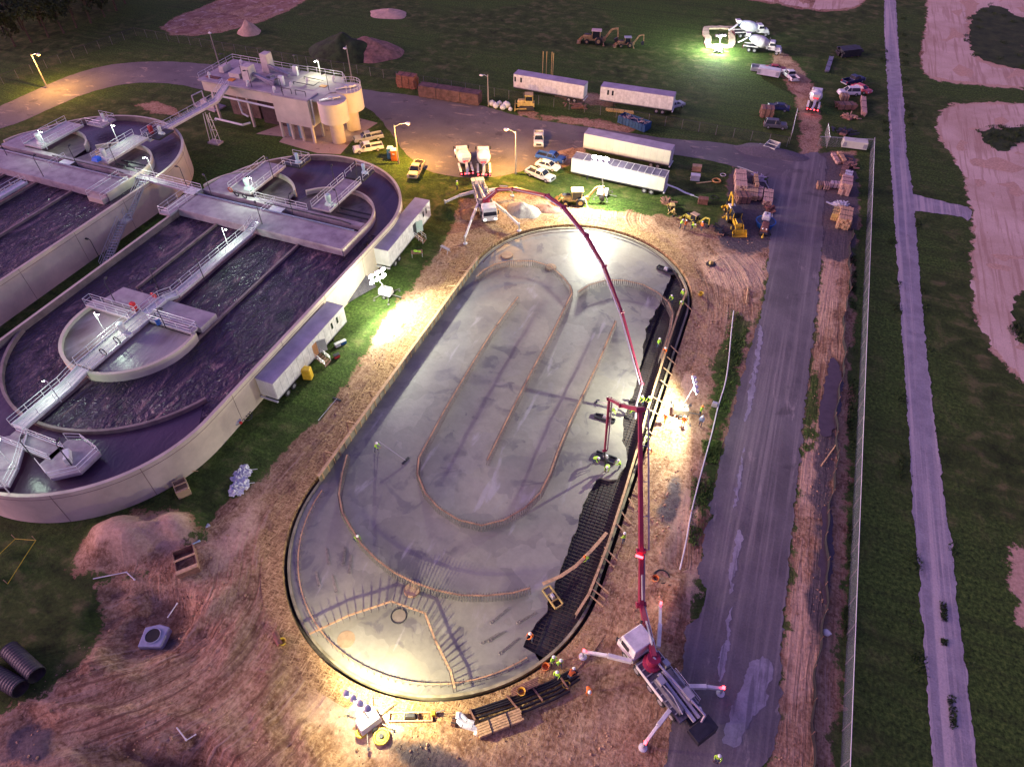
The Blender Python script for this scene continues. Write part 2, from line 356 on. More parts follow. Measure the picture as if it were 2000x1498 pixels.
def sdf(poly):
    P=np.array(poly); d2=np.full(X.shape,1e9); ins=np.zeros(X.shape,bool); n=len(P)
    for i in range(n):
        a=P[i]; b=P[(i+1)%n]; e=b-a; L=e@e+1e-12
        tt=np.clip(((X-a[0])*e[0]+(Y-a[1])*e[1])/L,0,1); d2=np.minimum(d2,(X-a[0]-tt*e[0])**2+(Y-a[1]-tt*e[1])**2)
        c=((a[1]>Y)!=(b[1]>Y))&(X<(b[0]-a[0])*(Y-a[1])/(b[1]-a[1]+1e-12)+a[0]); ins^=c
    return np.where(ins,-1,1)*np.sqrt(d2)
S=np.full(X.shape,50.0)
for p in DIRT: S=np.minimum(S,sdf(p))
for p in GRASSI: S=np.maximum(S,-sdf(p))
for k_ in ([(1808,-30),(1809,30),(1799,90),(1796,130),(1808,155),(1858,163),(1935,171),(2060,177),(2060,-30)],[(2060,201),(1980,200),(1900,198),(1846,206),(1826,226),(1828,262),(1846,292),(1876,332),(1893,400),(1899,470),(1894,540),(1899,600),(1921,664),(1961,714),(2006,756),(2080,805),(2080,600),(1968,640),(1966,600),(2000,560),(2080,530),(2080,200)],[(1395,-12),(1480,4),(1560,18),(1610,24),(1660,22),(1690,10),(1695,-25),(1400,-30)],[(312,54),(335,36),(400,11),(460,-14),(620,-34),(605,-2),(565,23),(505,46),(440,64),(380,72),(330,70)],[(1995,1040),(1965,1100),(1968,1150),(1990,1220),(2060,1280),(2060,1030)]):
    S=np.minimum(S,sdf(GP(k_))+.3)
S=np.clip(S,-6,8)
def dstad(px,py,cx,y0,y1,r): yy=np.clip(py,y0,y1); return np.hypot(px-cx,py-yy)-r
dp=dstad(X,Y,PCX,PY0,PY1,16.9)
def blob(px,py,rx,ry=None,z=0):
    c=G(px,py); ry=ry or rx; return np.exp(-(((X-c.x)/rx)**2+((Y-c.y)/ry)**2))
straw=np.clip(1.15-dp/5.0,0,1.0)*np.where((X<-20)|(Y>88)|(Y<24),1,.55); straw=straw*np.where(dp>-1,1,0)
straw=np.maximum(straw, 1.0*blob(1440,520,4,6))
pale=np.zeros(X.shape); wet=np.zeros(X.shape); ruts=np.zeros(X.shape); SANDY=np.clip((X-29.5)/1.5,0,1); TU=np.full(X.shape,1e3); TV=np.zeros(X.shape)
for ci,cv in enumerate([GP([(-120,1440),(100,1405),(260,1352),(400,1282),(468,1180),(480,1080),(510,990),(590,900),(690,780),(800,660),(880,560)]),[(15.6,110),(15.4,60),(16.2,10)],GP([(1300,430),(1420,520),(1440,640),(1380,760),(1330,900),(1330,1100)])]):
    cv=smooth_poly(cv,2,False); s0=0
    for a_,b_ in zip(cv[:-1],cv[1:]):
        ex,ey=b_[0]-a_[0],b_[1]-a_[1]; L_=math.hypot(ex,ey)+1e-9; tt=np.clip(((X-a_[0])*ex+(Y-a_[1])*ey)/L_**2,0,1); dd_=np.hypot(X-a_[0]-tt*ex,Y-a_[1]-tt*ey); sg=np.sign((X-a_[0])*ey-(Y-a_[1])*ex)
        m_=dd_<np.abs(TU); TU=np.where(m_,dd_*sg,TU); TV=np.where(m_,s0+tt*L_+ci*300,TV); s0+=L_
for a in [(250,1050,5,3),(330,1040,4,2.5),(1440,530,6,7),(1370,1150,2.2,4),(760,640,2,5),(1330,700,1.5,6),(700,1400,5,3),(1340,1000,1.5,5),(1320,760,3,5),(1610,560,2.5,12),(1590,900,2,10),(1570,1250,2,8),(40,1330,4,2),(460,1050,2,4)]: pale=np.maximum(pale,1.1*blob(*a))
for a in [(1640,380,4,8),(1600,470,3,6),(1450,480,4,2.5),(1610,900,1.5,14),(1600,1150,1.2,8),(1310,980,1.2,4),(300,1240,2.5,1.5),(60,1450,3,2),(850,1490,5,1.5),(1640,330,4,5)]: wet=np.maximum(wet,1.0*blob(*a))
for a in [(330,1380,20,10),(470,1150,5,14),(620,870,3,14),(1440,560,6,9),(1370,1100,3,14),(1600,700,3,25),(1580,1250,3,16),(1200,420,10,3)]: ruts=np.maximum(ruts,1.2*blob(*a))
GTU=X-15.5
pale=np.maximum(pale,SANDY)
YARD=[GP(p) for p in ([(1420,335),(1440,322),(1500,345),(1508,400),(1505,482),(1470,492),(1425,478),(1398,462),(1400,425),(1425,400),(1418,365)],[(1592,300),(1625,296),(1672,305),(1680,380),(1672,500),(1635,512),(1600,490),(1603,400)])]
for p in YARD: S=np.minimum(S,np.clip(sdf(p)+.2,-6,8)); wet=np.maximum(wet,np.clip(.6-sdf(p)/1.6,0,1.2))
Z=np.zeros(X.shape)
rngn=lambda f,o: np.array([[mnoise.fractal(Vector((x*f,y*f,o)),1.0,2.1,4) for x in X[0]] for y in Y[:,0]])
N1=rngn(.22,3.1); N2=rngn(.9,7.7)
amp=np.clip((-S-.4)/2.5,0,1)*np.clip((dp-1.2)/2,0,1)
Z+=amp*(.28*N1+.10*N2)
def mound(px,py,rx,ry,h,rot=0,rough=.35):
    c=G(px,py); dx=X-c.x; dy=Y-c.y; ca,sa=math.cos(rot),math.sin(rot); u=(dx*ca+dy*sa)/rx; v=(-dx*sa+dy*ca)/ry
    r=np.sqrt(u*u+v*v)*(1+rough*N1*.8+.15*N2); return h*np.clip(1-r*r,0,1)**1.1
for a in [(250,1055,5.0,2.6,2.6,.1),(345,1035,3.4,2.4,2.2,0),(180,1090,2.5,1.5,.7),(290,1215,6.5,4.5,-1.9,.2),(330,1190,3,1.2,-.8,0),(230,1330,3,1.2,.7,.3),(150,1345,3,1,.6,.3),(340,1140,3,1.8,.6),(205,1270,1.5,2.5,.6),
 (1328,1165,2.0,3.0,.7),(1300,1200,1.5,2.5,.4),(1368,1010,1.0,2,.5),(1365,905,.8,3,.35),(1300,1060,1,3,.3),(875,410,2.5,1.5,.9,0),(985,395,0,0,0) if False else (880,420,2.2,1.2,.8,0),
 (100,1470,6,2,.7,.2),(330,1490,9,1.8,-1.6,.25),(300,1455,9,.8,.6,.25),(700,1480,6,1.5,-.5,-.2),(850,1498,4,1.2,-.9),(60,1410,2,1.2,-.5),(420,1180,1.2,5,.5,-.2),(455,1260,1.0,4,.4,.3),(120,1385,6,.9,.55,.35),(230,1400,7,.8,.45,.3),(380,1410,6,.7,.45,.1),(520,1420,5,.7,.5,-.5),(620,1470,5,.9,.5,-.5),(200,1300,2,.9,.8,.4),(270,1175,3,.8,.9,.3),(375,1225,.9,3,.7),(230,1215,.8,2,.6),(380,1490,5,1.0,-1.2,.15),(300,1478,4,1.0,-1.2,.2),(25,1455,2,1.4,-.6),(590,1440,5,1,.4,-.6),(530,1330,1,6,.35,.5),(40,1110,1.2,.8,.5),(20,1095,1.5,.8,.5),(-5,1140,1.5,1,.6),(430,965,1.2,.7,.4),(420,975,1,.6,.4),(520,850,2,.9,-.2)]: Z+=mound(*a[:6]) if len(a)>5 else mound(*a)
Z=np.where(X>12.5,Z*.35,Z)
me=bpy.data.meshes.new('ground'); ny,nx=X.shape
co=np.stack([X,Y,Z],-1).reshape(-1,3); idx=np.arange(nx*ny).reshape(ny,nx)
q=np.stack([idx[:-1,:-1],idx[:-1,1:],idx[1:,1:],idx[1:,:-1]],-1).reshape(-1,4)
def inside_st(cx,y0,y1,r): d=dstad(X,Y,cx,y0,y1,r)<0; return d
cut=inside_st(PCX,PY0,PY1,18.15)
kc=(cut.reshape(-1)[q]).any(1); q=q[~kc]
me.from_pydata(co.tolist(),[],q.tolist())
for nm,arr in (('dirt',S),('straw',straw),('pale',pale),('wet',wet),('ruts',ruts),('tu',np.clip(TU,-60,60)),('tv',TV)):
    a=me.attributes.new(nm,'FLOAT','POINT'); a.data.foreach_set('value',arr.reshape(-1).astype(np.float32))
me.materials.append(gm); me.update(); me.polygons.foreach_set('use_smooth',[True]*len(me.polygons))
go=bpy.data.objects.new('ground',me); C.objects.link(go); tag(go,kind='structure')
# rim of soil round the excavated oval
mb=MB(); o1=stadium(PCX,PY0,PY1,19.2,60); i1=stadium(PCX,PY0,PY1,17.05,60); n=len(o1)
i0=stadium(PCX,PY0,PY1,16.85,60); fl=stadium(PCX,PY0,PY1,10,60)
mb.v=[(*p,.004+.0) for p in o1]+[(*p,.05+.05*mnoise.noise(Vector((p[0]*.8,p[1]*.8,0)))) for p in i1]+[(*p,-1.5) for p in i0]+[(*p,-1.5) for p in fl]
for k in range(3):
    for i in range(n): mb.f.append((k*n+i,k*n+(i+1)%n,(k+1)*n+(i+1)%n,(k+1)*n+i))
mb.f.append(tuple(3*n+i for i in range(n)))
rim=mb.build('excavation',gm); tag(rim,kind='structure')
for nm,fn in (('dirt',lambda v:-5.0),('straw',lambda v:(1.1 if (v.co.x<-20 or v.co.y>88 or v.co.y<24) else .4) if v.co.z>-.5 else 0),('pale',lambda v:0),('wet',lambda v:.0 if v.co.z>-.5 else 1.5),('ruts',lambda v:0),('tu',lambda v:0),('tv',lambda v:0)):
    a=rim.data.attributes.new(nm,'FLOAT','POINT')
    for i,v in enumerate(rim.data.vertices): a.data[i].value=fn(v)
# ---------------------------------------------------------------- paved surfaces, gravel, sand tracks
def surf(name,c1,c2,sc1,streak=None,pre=None,rough=.85,patch=None,bump=.5,spot=None):
    m=bpy.data.materials.new(name); m.use_nodes=True; t=m.node_tree; b=t.nodes['Principled BSDF']; b.inputs['Roughness'].default_value=rough; b.inputs['Specular IOR Level'].default_value=.3
    tc=t.nodes.new('ShaderNodeTexCoord'); V=tc.outputs['Object']; V=mapv(t,V,(1,1,1),pre) if pre else V
    n=noi(t,V,sc1,6,.65,.3); col=ramp(t,n,[(.3,c1),(.7,c2)])
    if streak:
        sv,cc,lo,hi,am=streak; s=noi(t,mapv(t,V,sv),1,5,.6,.3); col=mixc(t,mth(t,'MULTIPLY',stepn(t,s,lo,hi),am),col,cc)
    if patch:
        ps,cc,lo,hi,am=patch; s=noi(t,mapv(t,V,ps),1,6,.7,.8); col=mixc(t,mth(t,'MULTIPLY',stepn(t,s,lo,hi),am),col,cc)
    if spot:
        ps,cc,lo,hi,am=spot; s=noi(t,V,ps,3,.6,.3); col=mixc(t,mth(t,'MULTIPLY',stepn(t,s,lo,hi),am),col,cc)
    f=noi(t,V,5,5,.75); g=ramp(t,f,[(.3,(.72,.72,.72)),(.7,(1.0,1.0,1.0))]); mm=t.nodes.new('ShaderNodeMix'); mm.data_type='RGBA'; mm.blend_type='MULTIPLY'; mm.inputs[0].default_value=1; t.links.new(col,mm.inputs[6]); t.links.new(g,mm.inputs[7])
    t.links.new(mm.outputs[2],b.inputs['Base Color'])
    bm=t.nodes.new('ShaderNodeBump'); bm.inputs['Strength'].default_value=bump; bm.inputs['Distance'].default_value=.12; t.links.new(noi(t,V,2.2,6,.7),bm.inputs['Height']); t.links.new(bm.outputs[0],b.inputs['Normal'])
    return m
asph=surf('asphalt',(.13,.115,.12),(.235,.21,.21),.14,streak=((1.3,.025,1),(.34,.30,.28),.46,.70,.75),patch=((.6,.10,1),(.42,.36,.33),.60,.70,.75),spot=(.22,(.07,.06,.065),.6,.7,.5),rough=.75)
asphL=surf('lot_asphalt',(.145,.125,.13),(.22,.195,.19),.15,patch=((.22,.5,1),(.42,.33,.27),.575,.66,.8),spot=(.35,(.06,.05,.055),.62,.72,.5),rough=.75)
gravel=surf('gravel',(.30,.275,.295),(.46,.425,.44),.5,pre=R(-1.83),patch=((.9,.10,1),(.20,.17,.16),.60,.74,.7),streak=((1.1,.015,1),(.70,.60,.55),.46,.62,.8),rough=.95,bump=.9)
sand=surf('track_sand',(.60,.42,.28),(.88,.69,.52),.09,streak=((1.2,.05,1),(.46,.27,.17),.5,.62,.55),rough=.95,bump=.5,spot=(1.6,(.28,.16,.10),.66,.74,.5))
sandE=surf('raw_earth',(.20,.08,.05),(.52,.32,.22),.3,patch=((.4,.4,1),(.66,.50,.40),.52,.64,.8),rough=.95,bump=1)
verge=surf('rough_vegetation',(.016,.034,.010),(.07,.10,.028),.35,rough=.95,bump=1,spot=(.5,(.16,.10,.07),.62,.72,.6))
road=[(1615,298),(1612,360),(1606,450),(1602,540),(1583,700),(1566,850),(1545,1050),(1527,1250),(1512,1540),(1295,1540),(1310,1440),(1330,1300),(1350,1190),(1378,1040),(1400,930),(1424,830),(1452,720),(1478,640),(1497,570),(1500,500),(1506,440),(1508,400),(1500,372),(1498,350),(1525,318),(1545,302)]
sheet('road',jag(GP(road),.25,.38,.6,1,1),.03,asph)
lot=[(1560,304),(1520,297),(1480,292),(1400,278),(1306,272),(1240,262),(1190,255),(1100,243),(1010,228),(950,208),(880,198),(800,186),(720,178),(640,160),(560,140),(470,125),(420,128),(350,121),(270,121),(200,129),(130,150),(60,181),(-20,217),(-60,235),(-60,275),(-10,255),(40,240),(100,212),(170,182),(250,162),(340,163),(420,182),(560,200),(700,205),(722,214),(742,232),(762,258),(782,288),(805,315),(835,335),(870,343),(905,348),(950,348),(990,343),(1030,332),(1062,312),(1085,297),(1120,290),(1160,288),(1308,302),(1380,312),(1430,325),(1470,340),(1500,350),(1530,340)]
sheet('road',jag(GP(lot),.6,.18,.5,2,1),.034,asphL)
path=[(1727,-20),(1727,60),(1735,200),(1738,300),(1752,500),(1765,700),(1775,850),(1785,1000),(1800,1200),(1815,1400),(1826,1540),(1912,1540),(1895,1380),(1872,1200),(1857,1050),(1842,950),(1822,800),(1806,650),(1793,500),(1786,412),(1880,424),(1892,432),(1900,415),(1890,405),(1784,380),(1770,300),(1765,200),(1755,100),(1748,-20)]
sheet('path',jag(GP(path),.3,.24,.6,3,0),.03,gravel)
for k,(p,z) in enumerate([([(1812,-30),(1813,30),(1803,90),(1800,130),(1812,150),(1860,158),(1935,166),(2060,172),(2060,145),(1985,136),(1930,130),(1900,112),(1888,80),(1885,30),(1888,-30)],.03),
 ([(2060,206),(1980,205),(1900,203),(1850,210),(1830,228),(1832,260),(1850,290),(1880,330),(1897,400),(1903,470),(1898,540),(1903,600),(1925,660),(1965,710),(2010,752),(2080,800),(2080,720),(2010,690),(1978,660),(1970,600),(2000,560),(2080,530),(2080,270),(1990,280),(1960,300),(1925,270),(1920,255),(1950,248),(2060,252)],.03),
 ([(1400,-10),(1480,0),(1560,14),(1610,20),(1660,18),(1685,8),(1690,-20),(1660,-20),(1640,-2),(1560,-4),(1480,-20),(1400,-25)],.03)]):
    sheet('sand_track',jag(GP(p),.35,.8,.4,5+k,1),z,sand)
sheet('bare_earth',jag(GP([(320,52),(335,40),(400,15),(460,-10),(620,-30),(600,-5),(560,20),(500,42),(440,60),(380,68),(335,66)]),.8,1.2,.4,9,1),.03,sandE)
sheet('bare_earth',jag(GP([(1910,-30),(1900,60),(1960,110),(2060,130),(2060,-30)]),.8,1.5,.4,11,1),.034,sand)
for k,p in enumerate([[(1905,20),(1890,60),(1900,110),(1940,125),(2060,150),(2060,30),(1990,38),(1950,8)],[(1912,262),(1935,250),(2060,250),(2060,283),(1985,278),(1958,300),(1930,285)],[(1975,640),(2060,600),(2060,700),(2000,680)]]):
    o=sheet('weeds',jag(GP(p),.5,1.0,.5,20+k,1),.06,verge,kind='stuff'); tag(o,['dark weeds between the two sandy loops of the track','weeds inside the bend of the sandy track','weed strip at the right edge of the sandy track'][k],'weeds')
# puddles in the ditch
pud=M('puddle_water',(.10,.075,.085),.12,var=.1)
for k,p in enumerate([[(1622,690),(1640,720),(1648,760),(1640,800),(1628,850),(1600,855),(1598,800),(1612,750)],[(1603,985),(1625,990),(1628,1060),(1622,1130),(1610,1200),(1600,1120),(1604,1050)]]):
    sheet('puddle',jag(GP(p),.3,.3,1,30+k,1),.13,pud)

km=MB(); km.ribbon(smooth_poly(GP([(1440,326),(1470,336),(1492,352),(1503,372),(1509,400),(1507,440)]),2,False),.16,0,.14); ko=km.build('kerb',M('kerb_concrete',(.45,.42,.42),.8,var=.1)); tag(ko,kind='structure')

sheen=surf('wet_road_sheen',(.27,.25,.28),(.47,.44,.49),.5,streak=((1.5,.12,1),(.16,.15,.17),.5,.62,.7),rough=.35,bump=.2)  # wet film on the road, the sky's reflection put into its pale colour
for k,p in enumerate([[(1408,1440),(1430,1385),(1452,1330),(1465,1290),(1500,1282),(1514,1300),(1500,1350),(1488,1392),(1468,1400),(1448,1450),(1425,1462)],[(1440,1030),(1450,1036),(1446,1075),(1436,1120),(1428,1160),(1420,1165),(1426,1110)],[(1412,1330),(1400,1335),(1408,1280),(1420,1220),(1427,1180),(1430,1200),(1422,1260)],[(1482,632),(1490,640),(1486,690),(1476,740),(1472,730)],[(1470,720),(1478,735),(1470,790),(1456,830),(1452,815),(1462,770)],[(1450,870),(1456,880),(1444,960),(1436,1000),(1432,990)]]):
    sheet('sheen_patch',jag(GP(p),.25,.35,1.0,50+k,1),.045,sheen)
# ================================================================ WATER, TANKS
def water_mat(name,c0,c1,c2,foam=.62,rough=.12,wave=.5,sc1=.25):
    m=bpy.data.materials.new(name); m.use_nodes=True; t=m.node_tree; b=t.nodes['Principled BSDF']; b.inputs['Roughness'].default_value=rough
    tc=t.nodes.new('ShaderNodeTexCoord'); V=tc.outputs['Object']
    n=noi(t,mapv(t,V,(1,.45,1),R(10)),sc1,4,.55,2.2); col=ramp(t,n,[(.35,c0),(.52,c1),(foam,c1),(min(.95,foam+.16),c2)])
    t.links.new(col,b.inputs['Base Color'])
    bm=t.nodes.new('ShaderNodeBump'); bm.inputs['Strength'].default_value=wave; bm.inputs['Distance'].default_value=.6
    t.links.new(mth(t,'ADD',noi(t,mapv(t,V,(1.2,.5,1),R(25)),.9,3,.5,1.4),mth(t,'MULTIPLY',noi(t,V,3.0,3,.55,.6),.30)),bm.inputs['Height']); t.links.new(bm.outputs[0],b.inputs['Normal'])
    return m
wat=water_mat('aerated_water',(.014,.007,.022),(.050,.026,.055),(.26,.15,.16),foam=.57,wave=1.0,rough=.15)
wat2=water_mat('murky_water',(.05,.035,.035),(.16,.12,.11),(.30,.24,.19),foam=.55,rough=.3,wave=.15,sc1=.16)
wat3=water_mat('still_water',(.055,.030,.055),(.085,.048,.08),(.15,.085,.11),foam=.6,rough=.25,wave=.1,sc1=.12)
wat2b=water_mat('pale_clarifier_water',(.16,.11,.09),(.36,.30,.30),(.42,.36,.35),foam=.55,rough=.35,wave=.12,sc1=.10)
def arc(cx,cy,r,a0,a1,n=24): return [(cx+r*math.cos(R(a0+(a1-a0)*i/n)),cy+r*math.sin(R(a0+(a1-a0)*i/n))) for i in range(n+1)]
def tank(ox,oy,dz,label,right):
    def X_(p): return [(x+ox,y+oy) for x,y in p]
    cx,y0,y1=-67.6+ox,34.6+oy,76.8+oy; top=4.85+dz; wl=3.9+dz; dk=5.2+dz
    t=T('treatment_tank',label,'water tank',(cx,(y0+y1)/2,0),0,'oval treatment tanks')
    m=MB(); ringmesh(m,stadium(cx,y0,y1,16.9,48),stadium(cx,y0,y1,16.5,48),-.3,top); m.build('outer_wall',conc,t,True,smooth=True)
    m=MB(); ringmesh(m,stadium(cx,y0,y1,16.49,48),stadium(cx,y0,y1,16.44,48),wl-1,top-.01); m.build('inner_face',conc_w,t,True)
    for ang in range(0,360,30):
        if 20<ang<160 or 200<ang<340:
            yy=y1 if ang<180 else y0; x_=cx+16.905*math.cos(R(ang)); y_=yy+16.905*math.sin(R(ang)); m=MB(); m.rbox((x_,y_),.03,.06,.0,top-.02,R(ang)); m.build('wall_joint',conc_w,t,True)
    for yy in (y0+4,y0+14,y0+24,y0+34):
        for sx in (-1,1): m=MB(); m.rbox((cx+sx*16.905,yy),.03,.06,.0,top-.02,0); m.build('wall_joint',conc_w,t,True)
    m=MB(); ringmesh(m,stadium(cx,y0,y1,16.93,48),stadium(cx,y0,y1,16.88,48),top-.62,top-.56); m.build('wall_band',conc_w,t,True)
    sheet('water',stadium(cx,y0,y1,16.52,40),wl,wat)
    # calmer basins: beyond the cross deck and behind the curved baffle
    far=[(cx+16.4*math.cos(R(a)),y1+16.4*math.sin(R(a))) for a in range(0,181,6)]+[(cx-16.4,75+oy),(cx+16.4,75+oy)]
    sheet('water',far,wl+.02,wat3)
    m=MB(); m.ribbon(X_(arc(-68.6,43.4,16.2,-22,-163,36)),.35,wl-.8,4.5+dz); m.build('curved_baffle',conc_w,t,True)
    ba=X_(arc(-68.6,43.4,16.35,-24,-160,30)); ou=[(cx+16.4*math.cos(R(a)),y0+16.4*math.sin(R(a))) for a in range(186,355,6)]
    sheet('water',ba+ou,wl+.02,wat3)
    for x,a,b in ((-76.8,51.2,68.4),(-61.7,44.2,68.4),(-69.5,27.3,68.4)):
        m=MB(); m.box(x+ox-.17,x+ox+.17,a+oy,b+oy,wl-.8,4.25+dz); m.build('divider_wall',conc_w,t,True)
    # cross deck
    m=MB(); m.prism(X_([(-84.1,68.5),(-53.9,68.5),(-53.9,73.4),(-84.1,73.4)]),dk-1.25,dk); 
    m.build('cross_deck',conc_d,t,True,bevel=.04)
    m=MB(); m.prism(X_([(-84.1,74.7),(-54.3,74.7),(-54.2,75.7),(-84.1,75.7)]),wl-.6,dk+.05); m.build('channel_wall',conc_d,t,True)
    sheet('water',X_([(-84,73.4),(-54.1,73.4),(-54.1,74.7),(-84,74.7)]),dk-.7,M('channel_water',(.012,.014,.03),.12,var=.2))
    m=MB(); m.path([(x+ox,y+oy,dk+.22) for x,y in ((-83.5,73.15),(-54.6,73.15))],.13,n=8); m.build('channel_pipe',M('blue_grey_pipe',(.16,.19,.30),.4,var=.1),t,True,smooth=True)
    m=MB(); m.path([(x+ox,y+oy,dk+.15) for x,y in ((-72,74.9),(-58,74.9),(-56.0,74.6))],.10,n=8); m.build('channel_pipe',dark,t,True)
    # two round cells north of the deck
    m=MB(); m.ribbon(X_([(-53.9,68.6),(-53.9,75.8)]),.35,wl-.8,dk+.02)
    m.ribbon(X_(arc(-61.9,75.8,8.0,0,142,28)),.32,wl-.8,dk); m.build('cell_wall',conc,t,True,smooth=False)
    m=MB(); m.ribbon(X_(arc(-76.9,75.8,8.1,32,178,28)),.32,wl-.8,dk); m.build('cell_wall',conc,t,True)
    sheet('water',X_(arc(-61.9,75.7,7.85,0,140,20)+[(-69.5,75.7)]),dk-.75,wat2); sheet('water',X_([(-69.5,75.7)]+arc(-76.9,75.7,7.95,30,178,20)),dk-.73,wat2)
    m=MB(); m.prism(X_([(-84.2,75.7),(-79.8,75.7),(-79.8,83.0),(-83.9,80.0)]),dk-.5,dk-.05); m.build('side_deck',conc_d,t,True)
    m=MB()
    for y in (77.3,78.6): m.bar((-60.4+ox,y+oy,dk-.3),(-54.6+ox,y+oy,dk-.3),.16,.2)
    m.build('scum_beam',dark,t,True)
    # southern round island
    isl=arc(-70,43.6,8.5,166,374,36)+[(-61.7,49.6),(-77.4,49.6)]
    m=MB(); m.ribbon(X_(isl[:-2]),.42,wl-.9,dk-.02); m.build('island_wall',conc,t,True)
    m=MB(); m.prism(X_([(-77.8,46.6),(-61.6,46.6),(-61.6,49.7),(-77.2,49.7)]),dk-.9,dk); m.build('island_deck',conc_d,t,True,bevel=.03)
    sheet('water',X_(arc(-70,43.6,8.35,168,372,30)),dk-.5,wat2b)
    return t
tank(0,0,0,'nearer beige concrete tank with round island, beside the white trailers','T2')
tank(-43,-1.4,.6,'farther beige concrete tank at left edge, reached by the long sloping walkway','T1')
# ---------------------------------------------------------------- walkways with hand rails
def walkway(label,pts,wd,th=.28,mat=steel,name='walkway',group=None,posts=2.0,ends=False,sides=(1,1),side_m=None):
    P=[Vector(p) for p in pts]; c=sum(P,Vector())/len(P)
    t=T(name,label,'walkway',(c.x,c.y,P[0].z-.3),0,group)
    m=MB()
    for a,b in zip(P[:-1],P[1:]): m.bar(a-Vector((0,0,th/2)),b-Vector((0,0,th/2)),wd,th)
    m.build('deck',mat,t,True)
    for s in (-1,1):
        if not sides[0 if s<0 else 1]: continue
        L=[]
        for i,p in enumerate(P):
            d=((P[min(i+1,len(P)-1)]-P[max(i-1,0)])); d.z=0; d.normalize(); L.append(p+Vector((-d.y,d.x,0))*s*(wd/2-.06))
        m=MB(); rail(m,L,sp=posts); m.build('hand_rail',rail_m,t,True)
        m=MB()
        for a,b in zip(L[:-1],L[1:]): m.bar(a+Vector((0,0,-th*.2)),b+Vector((0,0,-th*.2)),.07,.42)
        m.build('side_beam',side_m or rail_m,t,True)
    if ends:
        d=(P[-1]-P[-2]); d.z=0; d.normalize(); n_=Vector((-d.y,d.x,0))*(wd/2-.06); m=MB(); rail(m,[P[-1]-n_,P[-1]+n_],sp=posts); m.build('hand_rail',rail_m,t,True)
    return t
def V3(p,z): return (p[0],p[1],z)
def platform(label,x0,x1,y0,y1,z,mat=conc_d,open_sides=(),name='platform',th=.3):
    t=T(name,label,'platform',((x0+x1)/2,(y0+y1)/2,z-th)); m=MB(); m.box(x0,x1,y0,y1,z-th,z); m.build('deck',mat,t,True,bevel=.03)
    c=[(x0+.08,y0+.08),(x1-.08,y0+.08),(x1-.08,y1-.08),(x0+.08,y1-.08)]; nm=['s','e','n','w']; m=MB()
    for i in range(4):
        if nm[i] not in open_sides: rail(m,[(*c[i],z),(*c[(i+1)%4],z)])
    m.build('hand_rail',rail_m,t,True); return t
def stairs(label,p,q,wd=1.1,n=14,mat=steel,group=None):
    p,q=Vector(p),Vector(q); t=T('metal_stair',label,'stairs',q,0,group); d=(q-p); h=Vector((d.x,d.y,0)).normalized(); s=Vector((-h.y,h.x,0))
    m=MB()
    for k in (-1,1): m.bar(p+s*k*wd/2,q+s*k*wd/2,.07,.3)
    m.build('stringer',mat,t,True); m=MB()
    for i in range(n): c=p+d*(i+.5)/n; m.rbox(c,.28,wd-.06,c.z-.02,c.z+.03,math.atan2(h.y,h.x))
    m.build('treads',mat,t,True); m=MB()
    for k in (-1,1): rail(m,[p+s*k*wd/2,q+s*k*wd/2],sp=1.4)
    m.build('hand_rail',rail_m,t,True); return t
walkway('long pale catwalk from the cross deck down the middle of the nearer tank',[(-69.6,67.4,5.0),(-69.6,51.2,5.0)],1.35,mat=M('pale_walk',(.55,.50,.52),.6,var=.1))
stairs('short steps from cross deck down to the long catwalk of the nearer tank',(-69.6,69.6,5.6),(-69.6,67.4,5.0),1.3,6)
walkway('wide railed platform over the left round cell of the nearer tank',[(-77.4,75.8,5.75),(-77.4,85.6,5.75)],4.2,mat=conc_d,ends=False)
platform('small square platform off the left end walkway over dark water, nearer tank',-76.5,-72.9,86.2,89.6,5.6,dark,open_sides=('w',))
walkway('wide railed platform over the right round cell of the nearer tank',[(-62.2,76.0,5.75),(-62.2,85.6,5.75)],3.4,mat=conc_d,sides=(1,1))
platform('small square platform past the right round cell, nearer tank far end',-64.0,-60.5,86.2,90.0,5.7,dark,open_sides=('s',))
walkway('railed walk along the south side of the channel, nearer tank',[(-74.5,75.3,5.3),(-64.5,75.3,5.3)],.9,mat=conc_d,sides=(0,1))
walkway('pale catwalk crossing the middle of the round island',[(-70.0,46.4,5.35),(-70.0,35.6,5.35)],2.5,mat=M('pale_deck',(.50,.44,.44),.7,var=.12))
walkway('railed cross walk at the flat end of the round island, right arm',[(-68.6,45.9,5.3),(-61.9,45.9,5.3)],1.3,mat=conc_d,ends=True)
walkway('railed cross walk at the flat end of the round island, left arm',[(-71.4,45.3,5.3),(-78.9,45.3,5.3)],1.3,mat=conc_d,ends=True)
walkway('short railed link between long catwalk and island deck',[(-69.6,51.2,5.0),(-70.0,49.4,5.45),(-70.0,46.2,5.45)],1.35)
walkway('greenish lit catwalk from the island to the corner deck of the nearer tank',[(-69.9,35.4,5.3),(-69.9,32.6,4.9),(-69.9,25.6,4.9)],1.9,mat=M('pale_walk',None))
walkway('arm walkway leading right to the six-sided platform at the near end of the tank',[(-69.6,24.4,4.95),(-62.6,24.4,4.95)],1.9,mat=conc_d)
hx=T('platform','six-sided railed platform over still water at the near end of the tank','platform',(-60.9,24.2,4.6))
hp=[(-63.3,22.6),(-60.6,21.6),(-58.4,23.4),(-58.4,26.2),(-61.5,26.9),(-63.2,26.3)]
m=MB(); m.prism(hp,4.5,4.95); m.build('deck',conc_d,hx,True,bevel=.03); m=MB(); rail(m,[(*p,4.95) for p in hp]); m.build('hand_rail',rail_m,hx,True)
walkway('diagonal walkway from the corner deck to the tank rim at bottom left',[(-69.2,24.6,5.0),(-66.2,20.6,5.0),(-65.2,18.6,5.0)],3.0,mat=conc_d)
